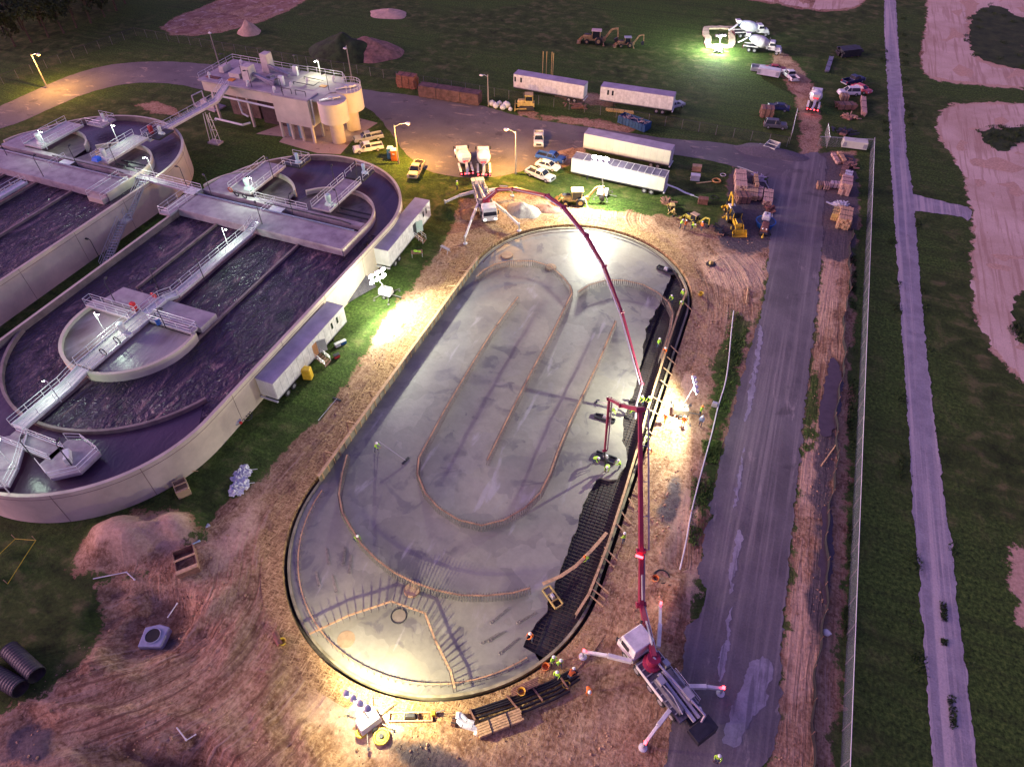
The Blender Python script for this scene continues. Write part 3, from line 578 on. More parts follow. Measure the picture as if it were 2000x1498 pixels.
walkway('pale walkway bridging the gap between the two tanks',[(-97.3,73.9,5.55),(-84.0,73.9,5.3)],1.3,mat=conc_d)
walkway('long catwalk along the middle of the farther tank',[(-112.8,65.5,5.6),(-112.8,44.0,5.6)],1.35)
walkway('railed platform over the left round cell of the farther tank',[(-120.4,74.4,6.3),(-120.4,84.0,6.3)],4.2,mat=M('pale_deck',None))
walkway('railed platform over the right round cell of the farther tank',[(-105.2,74.6,6.3),(-105.2,84.4,6.3)],3.4,mat=M('pale_deck',None))
platform('small square platform beyond the left cell of the farther tank',-118.5,-114.8,84.8,88.3,6.2,conc_d,open_sides=('w',))
platform('small square platform with red box by the sloping walkway, farther tank',-105.5,-101.5,84.8,88.6,6.2,dark,open_sides=('s','e'))
walkway('long sloping walkway rising from the farther tank to the plant building',[(-104.0,84.2,5.9),(-103.8,89.0,6.0),(-101.9,101.0,6.6),(-101.7,104.9,8.3)],1.5,mat=M('pale_walk',None),group=None)
tw=T('support_tower','thin lattice legs under the sloping walkway','support tower',(-101.0,96.8,0)); m=MB()
for a in (-.9,.9):
    for b in (-.5,.5): m.tube((a,b,0),(a*.5,b*.6,6.0),.07,n=5)
for k in range(3): m.tube((-.9+.15*k,.5,2*k),(.8-.15*k,.5,2*k+2),.05,n=5); m.tube((-.85,.5,2*k+.5),(.85,.5,2*k+.5),.04,n=5)
m.build('lattice_legs',rail_m,tw); m=MB(); m.box(-1.3,1.3,-.8,.8,0,.35); m.build('footing',conc_d,tw,bevel=.03)
# box between the tanks, with the zig-zag stair
bx=T('inlet_box','beige concrete inlet box on the rim of the farther tank, railed, with white hatches','inlet box',(-98.6,69,3)); m=MB(); m.box(-100.0,-96.9,66.0,73.4,2.6,5.3); m.build('wall',conc,bx,True,bevel=.03)
m=MB(); rail(m,[(-99.9,66.1,5.3),(-99.9,73.2,5.3)]); rail(m,[(-97.0,66.1,5.3),(-97.0,72.2,5.3)]); m.build('hand_rail',rail_m,bx,True)
m=MB(); m.box(-98.9,-97.2,71.0,72.8,5.32,5.42); m.build('hatch',white,bx,True); m=MB(); m.box(-100.9,-99.2,73.6,74.5,5.42,5.5); m.build('hatch',white,bx,True)
stairs('upper flight of the steep grey stair between the tanks',(-94.6,72.9,5.6),(-93.0,66.2,2.9),1.15,16)
stairs('lower flight of the steep grey stair between the tanks',(-92.9,65.0,2.8),(-90.4,57.0,.1),1.15,16)
platform('small landing half way down the stair between the tanks',-93.9,-92.2,64.9,66.4,2.85,steel,open_sides=('s','n'))
sp=T('platform','small railed platform on the rim of the nearer tank by the gap, with white hatches','platform',(-85,70,5)); m=MB(); m.box(-86.0,-83.9,66.6,73.2,4.9,5.2); m.build('deck',conc_d,sp,True)
m=MB(); rail(m,[(-85.9,73.0,5.2),(-85.9,66.7,5.2),(-84.0,66.7,5.2),(-84.0,73.0,5.2)]); m.build('hand_rail',rail_m,sp,True); m=MB(); m.box(-86.2,-84.2,72.6,74.4,5.35,5.42); m.build('hatch',white,sp,True)
for x,y,l in ((-70.2,74.2,'white hatch over the channel by the steps of the nearer tank'),(-111.9,72.6,'white hatch over the channel of the farther tank')):
    o=T('channel_hatch',l,'hatch',(x,y,5.2 if x>-90 else 5.8)); m=MB(); m.box(-.2,2.2,-.8,.7,.04,.12); m.build('panel',white,o,bevel=.02); m=MB(); rail(m,[(-.3,-2.2,.0),(-.3,1.2,.05)]); m.build('hand_rail',rail_m,o)
# mixer drives, life rings and boxes
def drive(label,x,y,z,mat,kind=0,gr='vertical mixer drives'):
    t=T('mixer_drive',label,'mixer drive',(x,y,z),0,gr); m=MB(); m.box(-.65,.65,-.5,.5,0,.5,.15,.15); m.build('gearbox',mat,t,bevel=.05)
    m=MB(); m.lathe([(.35,.5),(.3,.75),(.42,.8),(.45,1.5),(.48,1.55),(.42,1.85),(.15,1.95)]); m.build('motor',mat,t,smooth=True); m=MB(); m.box(.5,1.1,-.3,.3,0,.4); m.build('terminal_box',mat,t,bevel=.03); return t
grn=M('pale_green_motor',(.50,.66,.58),.4,var=.06)
drive('pale green mixer drive on left cell platform, nearer tank',-76.5,76.9,5.75,grn); drive('pale green mixer drive on right cell platform, nearer tank',-61.6,77.6,5.75,grn)
drive('small pale blue drive on the left far platform of the nearer tank',-74.2,87.6,5.6,M('pale_blue_motor',(.45,.60,.70),.4,var=.06)).scale=(.7,.7,.9); drive('small pale blue drive on the right far platform of the nearer tank',-61.6,88.4,5.7,M('pale_blue_motor',None)).scale=(.6,.6,.9)
drive('white mixer drive in the middle of the round island',-69.6,42.0,5.35,white_d); drive('white mixer drive on left platform of the farther tank',-119.6,75.6,6.3,white_d)
d=drive('white topped blue mixer drive on right platform of the farther tank',-104.6,75.4,6.3,white_d); m=MB(); m.box(-1.9,-.5,-1.4,-.1,0,.55,.2,.2); m.build('blue_cover',M('bright_blue_tarp',(.02,.16,.75),.6,var=.1),d)
drive('small white drive on the far square platform of the farther tank',-116.0,86.8,6.2,white_d).scale=(.6,.6,.8); drive('white drive beside the red box, farther tank',-102.6,86.6,6.2,white_d).scale=(.7,.7,.8)
o=T('red_box','red cabinet on the railed platform of the farther tank','cabinet',(-104.4,86.2,6.2)); m=MB(); m.box(-.3,.3,-.3,.3,0,1.4); m.build('cabinet_body',red,o,bevel=.04); m=MB(); m.box(-.25,.25,-.34,-.31,.2,1.2); m.build('door',red,o)
o=T('red_box','red cabinet by the cross walk of the round island','cabinet',(-71.9,46.3,5.3)); m=MB(); m.box(-.3,.3,-.25,.25,0,1.3); m.build('cabinet_body',M('bright_red',(.6,.03,.03),.4,var=.1),o,bevel=.04); m=MB(); m.box(-.25,.25,-.29,-.26,.2,1.1); m.build('door',red,o)
o=T('blue_drum','blue drum by the cross walk of the round island','drum',(-67.0,45.2,5.3)); m=MB(); m.lathe([(.28,0),(.3,.05),(.28,.45),(.3,.5),(.28,.9),(.2,.92)]); m.build('drum_body',blue,o); m=MB(); m.lathe([(.24,.9),(.24,.96)]); m.build('lid',white,o)
o=T('gangway_box','white equipment box at the long platform near end of tank','equipment',(-61.0,24.4,4.95),R(-40)); m=MB(); m.box(-.9,.5,-.35,.35,0,.7,.1,.05); m.build('cover',white_d,o,bevel=.05); m=MB(); m.box(.6,1.0,-.3,.3,0,.9); m.build('motor',white,o,bevel=.04)
for i,(x,y,z,l) in enumerate([(-79.1,75.6,5.8,'orange life ring on rail at left cell platform, nearer tank'),(-77.4,75.0,5.7,'grey life ring hung left of the two near the pale channel walk'),(-75.8,74.9,5.7,'grey life ring hung right of the two near the pale channel walk'),(-70.9,49.0,6.1,'red life ring on the rail of the island link walk')]):
    o=T('life_ring',l,'life ring',(x,y,z)); m=MB(); m.torus((0,0,0),.38,.09,axis=(0,1,.15)); m.build('ring',[M('faded_orange',(.55,.15,.08),.5,var=.1),dark,dark,M('bright_red',None)][i],o,smooth=True); m=MB(); m.tube((0,.1,-.5),(0,.1,.45),.03); m.build('hanger',rail_m,o)
for i,(x,y) in enumerate(((-69.0,40.3),(-69.0,38.0))):
    o=T('davit_crane','dark hoop davit beside the island catwalk, '+('nearer the mixer drive' if i==0 else 'farther from the mixer drive'),'davit',(x,y,5.35)); m=MB(); m.torus((0,0,.6),.5,.07,axis=(0,1,0)); m.build('hoop',dark,o,smooth=True); m=MB(); m.box(-.35,.35,-.1,.1,0,.12); m.build('base',steel,o)
# lamp posts standing on the tanks
def deck_lamp(x,y,z,label,lit=False,h=3.4,ang=0,power=260,col=(.74,1,.76)):
    t=T('deck_lamp',label,'lamp post',(x,y,z),ang,'deck lamps on the tanks and plant'); m=MB(); m.tube((0,0,0),(0,0,h),.07,.05,n=6); m.tube((0,0,h),(.55,0,h+.12),.05,n=6); m.build('post',rail_m if lit else dark,t)
    m=MB(); m.box(.35,.95,-.17,.17,h+.02,h+.18,.05,.04); m.build('lamp_head',dark,t,bevel=.02)
    if lit:
        m=MB(); m.sph((.65,0,h-.10),.17,.13,.10,n=8,m=6); m.build('bulb',lamp_bulb,t,smooth=True)
        lamp('deck_light',(x+.65*math.cos(ang),y+.65*math.sin(ang),z+h-.3),power,col,size=.28,parent=t)
    return t
for a in [((447,484),5.0,'lit lamp standing at the long catwalk of the nearer tank',1,0,420),((206,650),5.3,'lit lamp at the edge of the round island',1,0,330),((502,386),5.8,'lit lamp by the left cell platform of the nearer tank',1,R(180),560),
 ((93,292),6.2,'lit lamp by the left platform of the farther tank',1,0,260),((232,280),6.2,'lit lamp between the platforms of the farther tank',1,0,200),((303,345),5.6,'lit lamp at the head of the stair between the tanks',1,R(200),420),
 ((18,962),5.0,'lit lamp near the tank rim at bottom left, nearer the corner',1,R(90),110),((20,905),5.0,'lit lamp near the corner deck at bottom left, upper one of the pair',1,R(90),90),
 ((120,785),5.0,'dark post on the greenish catwalk of the nearer tank, lamp turned down',1,R(180),330),
 ((512,438),5.3,'dark unlit post beside the steps on the cross deck',0,R(140),0),((573,421),5.3,'dark unlit post in the middle of the channel walk',0,R(90),0),((664,413),5.8,'dark unlit post at the right cell platform',0,R(150),0),((414,383),5.3,'dark unlit post left of the channel walk, nearer tank',0,R(150),0),((535,350),5.8,'dark unlit post on the far rail of the left cell platform',0,R(150),0),
 ((400,548),5.0,'dark unlit post at the middle of the long catwalk',0,R(150),0),((325,642),5.3,'dark unlit post on the right arm of the island cross walk',0,0,0),((225,590),5.3,'dark unlit post on the left arm of the island cross walk',0,R(120),0),((310,565),4.3,'dark unlit post on the divider wall behind the island',0,R(30),0),
 ((72,902),5.0,'dark unlit post on the arm walkway at the near end',0,R(120),0),((140,908),5.0,'dark unlit post on the six-sided platform',0,R(120),0),((14,272+32),5.9,'dark unlit post at the left end of the farther channel',0,R(120),0),((85,345),5.8,'dark unlit post at the head of the farther catwalk',0,R(120),0),((152,325),5.8,'dark unlit post in the middle of the farther channel',0,R(120),0),((230,325),6.2,'dark unlit post on right platform of the farther tank',0,R(120),0),
 ((365,365),5.5,'dark unlit post on the bridge between the tanks',0,R(180),0),((195,505),0.1,'dark unlit post on the grass at the foot of the stair',0,R(180),0),((700,360),5.7,'dark unlit post at the right far platform',0,R(120),0),((655,365),5.2,'dark unlit post behind the right cell wall',0,R(120),0)]:
    p=G(*a[0],a[1]); deck_lamp(p.x,p.y,a[1],a[2],bool(a[3]),ang=a[4],power=a[5] or 0)
# ================================================================ PLANT BUILDING
B=T('plant_building','concrete headworks building on columns with two round silos and roof machinery','building',(-94,110,0))
m=MB(); m.box(-108.2,-90.0,105.2,115.6,6.0,6.3) ; m.box(-108.2,-107.8,105.2,115.6,6.3,8.1); m.box(-107.8,-90.0,105.2,105.6,6.3,8.1); m.box(-107.8,-90,115.2,115.6,6.3,8.1); m.build('wall',conc,B,True)
m=MB(); m.box(-108.5,-89.7,104.6,115.9,8.1,8.4); m.build('roof_deck',conc_d,B,True,bevel=.03)
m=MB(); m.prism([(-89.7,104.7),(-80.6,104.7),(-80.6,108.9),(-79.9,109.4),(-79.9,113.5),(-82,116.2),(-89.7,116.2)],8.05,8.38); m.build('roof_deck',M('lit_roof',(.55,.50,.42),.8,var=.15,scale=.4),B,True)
m=MB(); m.box(-90.4,-82.3,103.7,107.4,3.2,8.36); m.build('wall',conc,B,True,bevel=.04)
m=MB(); m.box(-90.4,-82.3,103.7,104.0,8.362,8.6); m.box(-82.6,-82.3,104.0,107.4,8.362,8.6); m.build('parapet',conc_d,B,True)
for i,(x,y) in enumerate(((-78.6,106.3),(-78.6,112.0))):
    m=MB(); m.lathe([(1.35,4.3),(2.75,4.5),(2.75,8.35)],(x,y,0),n=28); si=m.build('silo',conc,B,True,smooth=True)
    m=MB(); m.lathe([(1.35,.1),(1.35,4.3)],(x,y,0),n=20); m.build('silo_column',M('warm_concrete',(.62,.50,.34),.8,var=.08,scale=.4),B,True,smooth=True)
    m=MB(); m.box(x-.5,x+.5,y-.25,y+.25,8.36,8.9); m.bar((x-1.6,y-1.6,8.5),(x+1.2,y+1.2,8.7),.5,.25); m.build('silo_drive',steel,B,True)
for x,y in ((-106.6,105.6),(-98.2,105.6),(-106.6,115),(-98.2,115),(-90.2,115),(-82,115),(-90.0,104),(-87.6,104),(-85.2,104),(-82.7,104),(-82.7,107.1),(-90,107.1)):
    m=MB(); m.box(x-.22,x+.22,y-.22,y+.22,0,6.0 if x<-91 else (8.05 if y>110 else 3.2)); m.build('column',conc,B,True)
for x in (-88.9,-86.4):
    m=MB(); m.lathe([(.42,0),(.42,3.2)],(x,105,0)); m.build('blue_vessel',M('pale_blue_vessel',(.22,.34,.48),.5,var=.1),B,True,smooth=True)
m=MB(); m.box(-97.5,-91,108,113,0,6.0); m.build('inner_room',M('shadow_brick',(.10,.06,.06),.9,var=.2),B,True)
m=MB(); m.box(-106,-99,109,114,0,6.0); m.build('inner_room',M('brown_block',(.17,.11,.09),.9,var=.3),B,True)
m=MB(); m.path([(-105.4,103.0,1.2),(-105.4,103.0,1.6),(-98.4,102.6,1.6),(-97.6,104.0,1.6)],.22,n=10); m.build('white_pipe',white_d,B,True,smooth=True)
m=MB(); m.path([(-104.0,104.9,5.6),(-90.4,104.6,5.4)],.2,n=10); m.build('white_pipe',white_d,B,True,smooth=True)
m=MB(); m.path([(-101.0,106,5.6),(-100.8,106,2.2),(-99.5,106,1.7)],.2,n=10); m.build('white_pipe',white_d,B,True,smooth=True)
m=MB(); m.path([(-81.9,104.4,8.6),(-81.9,104.2,4.3),(-82.2,104.2,3.6)],.18,n=10); m.build('drain_pipe',steel,B,True,smooth=True)
m=MB(); rail(m,[(-101.0,104.8,8.4),(-90,104.8,8.4)]) if False else rail(m,[(-108.3,105.0,8.4),(-108.3,115.7,8.4),(-90.0,115.7,8.4),(-90.0,116.0,8.4),(-82.0,116.0,8.4),(-80.2,114.2,8.4)]); m.build('hand_rail',rail_m,B,True)
m=MB(); rail(m,[(*p,8.4) for p in arc(-78.6,112.0,2.65,-60,140,12)],sp=.9); m.build('hand_rail',rail_m,B,True)
m=MB()
for x,y in ((-106.6,106.0),(-104.6,113.5),(-97.0,105.4),(-90.5,104.9),(-88.6,107.8),(-86.8,110.6),(-82.6,113.4)): m.tube((x,y,8.4),(x,y,9.3),.16,n=8); m.torus((x+.22,y,9.3),.22,.16,n=12,axis=(0,1,0))
m.build('vent_pipe',white,B,True,smooth=True)
m=MB(); m.box(-99.6,-97.6,107.4,109.6,8.4,11.2,.1,.1); m.build('screen_unit',M('equipment_beige',(.55,.48,.44),.6,var=.1),B,True,bevel=.08)
m=MB(); m.box(-99.64,-99.62+.03,107.5,109.5,8.5,11.1); m.build('screen_opening',dark,B,True)
m=MB(); m.box(-98.4,-96.6,112.2,114.2,8.4,12.0,.1,.1); m.build('screen_unit',M('equipment_beige',None),B,True,bevel=.08)
m=MB(); m.bar((-97.6,108.4,9.6),(-92.0,107.4,8.9),.6,.6); m.bar((-97.2,112.6,9.9),(-91.5,111.6,9.0),.6,.6); m.box(-93.2,-92.0,107.4,108.6,8.4,9.6); m.box(-95.4,-94.4,109.4,110.8,8.4,9.2); m.build('conveyor',M('violet_steel',(.30,.28,.36),.4,.5,var=.2),B,True,bevel=.03)
for x,y in ((-91.0,108.4),(-91.2,113.4)):
    m=MB(); m.box(x-.5,x+.5,y-.3,y+.3,8.4,10.2); m.build('control_cabinet',white_d,B,True,bevel=.04)
m=MB(); m.box(-103.2,-100.6,107.8,110.8,8.4,9.3); m.build('channel_cover',M('equipment_beige',None),B,True,bevel=.05)
m=MB(); m.box(-102.6,-101.2,106.2,107.4,8.41,8.5); m.build('orange_hatch',M('orange_hatch',(.75,.28,.03),.6,var=.1),B,True)
m=MB(); m.box(-84.0,-82.6,110.4,111.4,8.4,8.46); m.build('orange_hatch',M('orange_hatch',None),B,True)
m=MB(); m.box(-106.6,-105.4,109,111.6,8.4,9.6,.1,.1); m.build('channel_cover',M('equipment_beige',None),B,True,bevel=.05)
m=MB(); 
for x in (-89.2,-86.0): m.path([(x,105.6,8.4),(x,105.6,9.3),(x+2.2,105.6,9.3),(x+2.2,105.6,8.4)],.07,n=6)
m.path([(-89.2,109.6,8.4),(-89.2,109.6,8.9),(-84.4,109.4,8.9),(-84.4,111.4,8.9)],.07,n=6); m.path([(-88.8,112.6,8.4),(-88.8,112.6,8.8),(-84.2,112.4,8.8)],.07,n=6); m.build('roof_pipework',dark,B,True)
m=MB(); m.box(-107.6,-104.6,106.0,107.0,8.4,8.5); m.build('channel_cover',rust,B,True)
for x,y,l,lit in ((-86.2,114.6,'lit lamp on the pale end of the plant roof',1),(-88.0,104.3,'dark unlit post at the front corner of the plant roof',0),(-81.2,109.6,'dark unlit post between the two silos',0),(-105.6,110.6,'dark unlit post at the left end of the plant roof',0),(-91.6,115.4,'dark unlit post on the rear edge of the plant roof',0),(-96.0,105.4,'dark unlit post at the middle of the plant roof front',0)):
    deck_lamp(x,y,8.4,l,bool(lit),3.2,R(-120),460,(.95,1,.70))
for k in ((-80.3,109.3),): lamp('silo_light',(-79.8,109.2,3.6),160,(1,.70,.30),size=.15,parent=B); m=MB(); m.box(-80.1,-79.6,109.1,109.4,3.65,3.95); m.build('wall_lamp',lamp_sod,B,True)
sheet('pavement',GP([(500,262),(555,268),(545,278),(620,300),(665,302),(695,268),(738,241),(700,231),(640,240),(560,240)]),.03,surf('apron_concrete',(.42,.30,.25),(.52,.39,.32),.4,spot=(.45,(.16,.10,.09),.60,.70,.8)))
# pump skid left of the building
o=T('pump_skid','low skid of pumps and pipes with white end frame left of the plant building','pump skid',(-113,110,0),R(-8)); m=MB(); m.box(-3.2,3.2,-1.6,1.6,0,.3); m.build('base_slab',conc_d,o,bevel=.03); m=MB(); m.box(-1.8,.4,-.8,.9,.3,1.4,.1,.1); m.box(.8,2.4,-.9,.5,.3,1.7,.2,.1); m.build('pump_housing',M('equipment_beige',None),o,bevel=.08); m=MB(); m.sph((.3,0,1.5),.7); m.build('pressure_vessel',dark,o,smooth=True); m=MB(); m.path([(-3,-1.4,.3),(-3,-1.4,2.2),(-3,1.4,2.2),(-3,1.4,.3)],.12); m.build('end_frame',white,o)
# ================================================================ THE OVAL SLAB
SZ=-.30
def slab_mat():
    m=bpy.data.materials.new('fresh_concrete'); m.use_nodes=True; t=m.node_tree; b=t.nodes['Principled BSDF']
    tc=t.nodes.new('ShaderNodeTexCoord'); V=tc.outputs['Object']
    n=noi(t,V,.09,5,.55,.3); n2=noi(t,V,.28,4,.55,1.0); n3=noi(t,V,1.3,6,.7); n4=noi(t,mapv(t,V,(.5,.12,1)),.9,4,.6,.4)
    c=ramp(t,n,[(.3,(.20,.19,.17)),(.5,(.30,.288,.24)),(.72,(.41,.39,.31))])
    pt=mth(t,'MULTIPLY',stepn(t,n2,.54,.60),stepn(t,n,.56,.44)); c=mixc(t,mth(t,'MULTIPLY',pt,.7),c,(.115,.105,.125)); lf=t.nodes.new('ShaderNodeSeparateXYZ'); t.links.new(V,lf.inputs[0]); c=mixc(t,mth(t,'MULTIPLY',stepn(t,mth(t,'ADD',lf.outputs[0],mth(t,'MULTIPLY',n,12)),-20,-27),.4),c,(.17,.155,.185))
    vo=t.nodes.new('ShaderNodeTexVoronoi'); vo.inputs['Scale'].default_value=.22; vo.feature='F1'; wv=t.nodes.new('ShaderNodeVectorMath'); wv.operation='ADD'; nv=t.nodes.new('ShaderNodeTexNoise'); nv.inputs['Scale'].default_value=.35; t.links.new(V,nv.inputs['Vector']); sc2=t.nodes.new('ShaderNodeVectorMath'); sc2.operation='SCALE'; sc2.inputs[3].default_value=5; t.links.new(nv.outputs['Color'],sc2.inputs[0]); t.links.new(V,wv.inputs[0]); t.links.new(sc2.outputs[0],wv.inputs[1]); t.links.new(wv.outputs[0],vo.inputs['Vector']); sv2=t.nodes.new('ShaderNodeSeparateColor'); t.links.new(vo.outputs['Color'],sv2.inputs[0]); c=mixc(t,mth(t,'MULTIPLY',stepn(t,sv2.outputs[0],.55,.75),.30),c,(.17,.16,.165)); c=mixc(t,mth(t,'MULTIPLY',stepn(t,sv2.outputs[1],.65,.85),.18),c,(.42,.41,.38))
    ef=stepn(t,n4,.60,.72); c=mixc(t,mth(t,'MULTIPLY',ef,.5),c,(.50,.47,.50))
    g=ramp(t,n3,[(.25,(.80,.80,.80)),(.7,(1,1,1))]); mm=t.nodes.new('ShaderNodeMix'); mm.data_type='RGBA'; mm.blend_type='MULTIPLY'; mm.inputs[0].default_value=1; t.links.new(c,mm.inputs[6]); t.links.new(g,mm.inputs[7]); t.links.new(mm.outputs[2],b.inputs['Base Color'])
    rr=t.nodes.new('ShaderNodeMapRange'); t.links.new(n,rr.inputs[0]); rr.inputs[3].default_value=.50; rr.inputs[4].default_value=.30; t.links.new(rr.outputs[0],b.inputs['Roughness'])
    bm=t.nodes.new('ShaderNodeBump'); bm.inputs['Strength'].default_value=.35; bm.inputs['Distance'].default_value=.08; t.links.new(n3,bm.inputs['Height']); t.links.new(bm.outputs[0],b.inputs['Normal']); return m
sm=slab_mat()
oval=stadium(PCX,PY0,PY1,16.35,60)
cutpx=[(1313,533),(1290,590),(1262,640),(1248,740),(1222,800),(1215,860),(1228,900),(1205,935),(1165,935),(1145,970),(1125,1030),(1108,1080),(1090,1130),(1065,1195),(1050,1215),(1035,1235),(1022,1262),(1045,1276)]
cw=GP(cutpx,SZ)
# poured part: the oval less the strip still open along its right side
P=[p for p in oval]
def ang_ok(p): return True
right=[]; left=[]
topc=cw[0]; botc=cw[-1]
ti=min(range(len(P)),key=lambda i:(P[i][0]-topc[0]-1.2)**2+(P[i][1]-topc[1]-.6)**2 if P[i][0]>PCX else 1e9)
bi=min(range(len(P)),key=lambda i:(P[i][0]-botc[0])**2+(P[i][1]-botc[1])**2 if P[i][0]>PCX else 1e9)
# oval runs counter-clockwise from the right end of the top arc
seq=[]; i=ti
while True:
    seq.append(P[i]); 
    if i==bi: break
    i=(i+1)%len(P)
front=[(x+.35*mnoise.noise(Vector((x*.9,y*.9,4))),y+.35*mnoise.noise(Vector((x*.9,y*.9,8)))) for x,y in dens(list(reversed(cw)),.5,False)]
poly=seq+front
ps=T('concrete_slab','huge oval fresh concrete slab with dark damp patches, still open along its right side','concrete slab',(PCX,56,-.6))
from mathutils.geometry import tessellate_polygon
def prism_part(name,pts,z0,z1,mat,parent):
    tr=tessellate_polygon([[Vector((p[0],p[1],0)) for p in pts]]); n=len(pts)
    vs=[(p[0],p[1],z1) for p in pts]+[(p[0],p[1],z0) for p in pts]; fs=[]
    for a in tr:
        A,Bb,Cc=[Vector(vs[k]) for k in a]
        fs.append(tuple(a) if (Bb-A).cross(Cc-A).z>0 else tuple(reversed(a)))
    for i in range(n): fs.append((i,(i+1)%n,n+(i+1)%n,n+i))
    m=MB(); m.add(vs,fs); return m.build(name,mat,parent,True)
prism_part('poured_slab',poly,-.75,SZ,sm,ps)
m=MB(); ringmesh(m,stadium(PCX,PY0,PY1,16.62,60),stadium(PCX,PY0,PY1,16.36,60),-.8,SZ+.12)
m.build('edge_form',ply,ps,True)
m=MB(); lp=[p for p in stadium(PCX,PY0,PY1,15.45,60)]
def subpath(pts,cond): return [p for p in pts if cond(p)]
def form(label,pts,z=SZ+1.0,wd=.17,th=.06,sides=1,sp=.28,mat=wood_r,h=None,reb=True,closed=False,gaps=True,name='wall_form',rl=None):
    pts=dens(pts,1.4,closed); c=pts[len(pts)//2]
    t=T(name,label,'formwork',(c[0],c[1],SZ),0,'timber templates on the slab')
    m=MB(); random.seed(len(pts))
    for k,(a,b) in enumerate(zip(pts[:-1],pts[1:])):
        
        e=.012*(k%3); m.bar((*a,z+e),(*b,z+e),wd,th)
    m.build('template_board',mat,t,True)
    if reb:
        m=MB(); q=dens(pts,sp,closed)
        for i,p in enumerate(q):
            a=q[max(i-1,0)]; b=q[min(i+1,len(q)-1)]; d=Vector((b[0]-a[0],b[1]-a[1],0)); d.normalize(); nn=Vector((-d.y,d.x,0))*.16
            for s in (-1,1):
                o=Vector((p[0],p[1],SZ-.05))+nn*s; m.tube(o,o+Vector((0,0,(rl or 1.2)+.08*random.random())),.038,n=4,cap=False)
        o=m.build('rebar_dowels',rebar_w,t,True); o['kind']='stuff'
    return t
form('long timber line down the middle of the slab, ending free at its lower end',GP([(1117,573),(1080,648),(1040,722),(1000,800),(952,898)],.7))
form('U-shaped timber line on the slab, open toward the far end',GP([(1203,627),(1172,700),(1143,762),(1115,820),(1090,880),(1074,925),(1055,962),(1025,992),(985,1015),(940,1026),(895,1015),(855,990),(830,962),(815,925),(818,895),(832,868),(845,845),(868,802),(890,765),(925,706),(960,650),(985,615),(1012,580)],.7))
form('curved timber line at the top left of the slab under the far work lights',GP([(932,540),(945,528),(965,517),(995,510),(1040,510),(1075,520),(1098,540),(1114,560),(1117,573)],.7))
form('curved timber line at the upper right of the slab beside the rebar mat',GP([(1130,570),(1150,557),(1185,547),(1220,548),(1255,556),(1285,572),(1305,590),(1314,612),(1310,640),(1297,680),(1290,700)],.7))
form('great curved timber line with dowels round the lower half of the slab',GP([(678,888),(668,925),(662,965),(668,1000),(685,1030),(705,1062),(735,1092),(770,1118),(810,1138),(850,1152),(900,1162),(950,1163),(1000,1158),(1035,1148)],.7))
form('curved timber board over the rebar at lower right where a worker crouches',GP([(1060,1140),(1095,1125),(1125,1105),(1150,1080),(1170,1058),(1185,1040)],.7),reb=False,gaps=False,wd=.35,mat=wood)
form('angular gable-shaped timber line with dowels at the near end of the slab',GP([(604,1238),(680,1202),(764,1174),(830,1197),(850,1250),(880,1310),(888,1344)],.55),z=SZ+.85,sp=.5)
form('outer timber rim of the slab along its left and near end',[p for p in stadium(PCX,PY0,PY1,15.5,70) if p[1]<PY0+2 and p[0]<-8][::1],z=SZ+.35,sp=.6,gaps=False,rl=.4,wd=.12)
form('outer timber rim round the far end of the slab',sorted([p for p in stadium(PCX,PY0,PY1,15.7,70) if p[1]>PY1+.3],key=lambda p:p[0]),z=SZ+.3,reb=False,gaps=False,wd=.14,mat=rebar_m)
# standing plywood wall on the left side with braces
t=T('plywood_wall','long straight plywood form wall standing along the left side of the slab','formwork',(-37.1,57,SZ)); m=MB(); m.box(-37.15,-37.0,34.5,79.5,-.7,.75); m.build('panel',ply,t,True)
m=MB(); m.box(-37.3,-36.95,34.5,79.6,.75,.83); m.build('top_plate',wood,t,True); m=MB()
for i in range(38): m.box(-36.99,-36.9,35+i*1.2,35.09+i*1.2,-.3,.75)
m.build('studs',wood,t,True); m=MB()
for y in (38,43,48.5,54,60,66,69,72,76): m.bar((-37.3,y,.7),(-38.9,y+.3,.05),.10,.05)
m.build('brace',wood,t,True)
# timber walkway beam along the open trench and its cross braces
t=T('trench_form','timber beam with cross braces along the open trench right of the slab','formwork',(-5.1,60,0))
L=GP([(1341,568),(1325,610),(1308,662),(1293,710),(1278,758),(1262,810),(1250,858),(1238,900),(1220,960),(1204,1010),(1190,1055),(1168,1115),(1150,1160),(1125,1200)],.35)
m=MB(); 
for a,b in zip(L[:-1],L[1:]): m.bar((*a,.35),(*b,.35),.26,.10)
m.build('top_beam',wood,t,True); m=MB()
for a,b in zip(L[:-1],L[1:]): m.bar((a[0],a[1],-.1),(b[0],b[1],-.1),.06,.8)
m.build('panel',ply,t,True)
for a,b in [((1337,592),(1350,605)),((1310,675),(1325,690)),((1303,697),(1320,712)),((1296,718),(1313,733)),((1290,742),(1305,755)),((1238,955),(1250,968)),((1228,973),(1240,992)),((1214,1000),(1232,1022)),((1204,1022),(1222,1042)),((1180,1068),(1206,1094)),((1175,1085),(1200,1107)),((1160,1132),(1190,1158)),((1154,1148),(1182,1170)),((1150,1160),(1178,1184)),((1262,835),(1275,850)),((1268,800),(1290,812)),((1275,775),(1300,790))]:
    p=G(*a,.32); q=G(*b,.12); m=MB(); m.bar(p,q,.12,.09); m.build('cross_brace',wood,t,True)
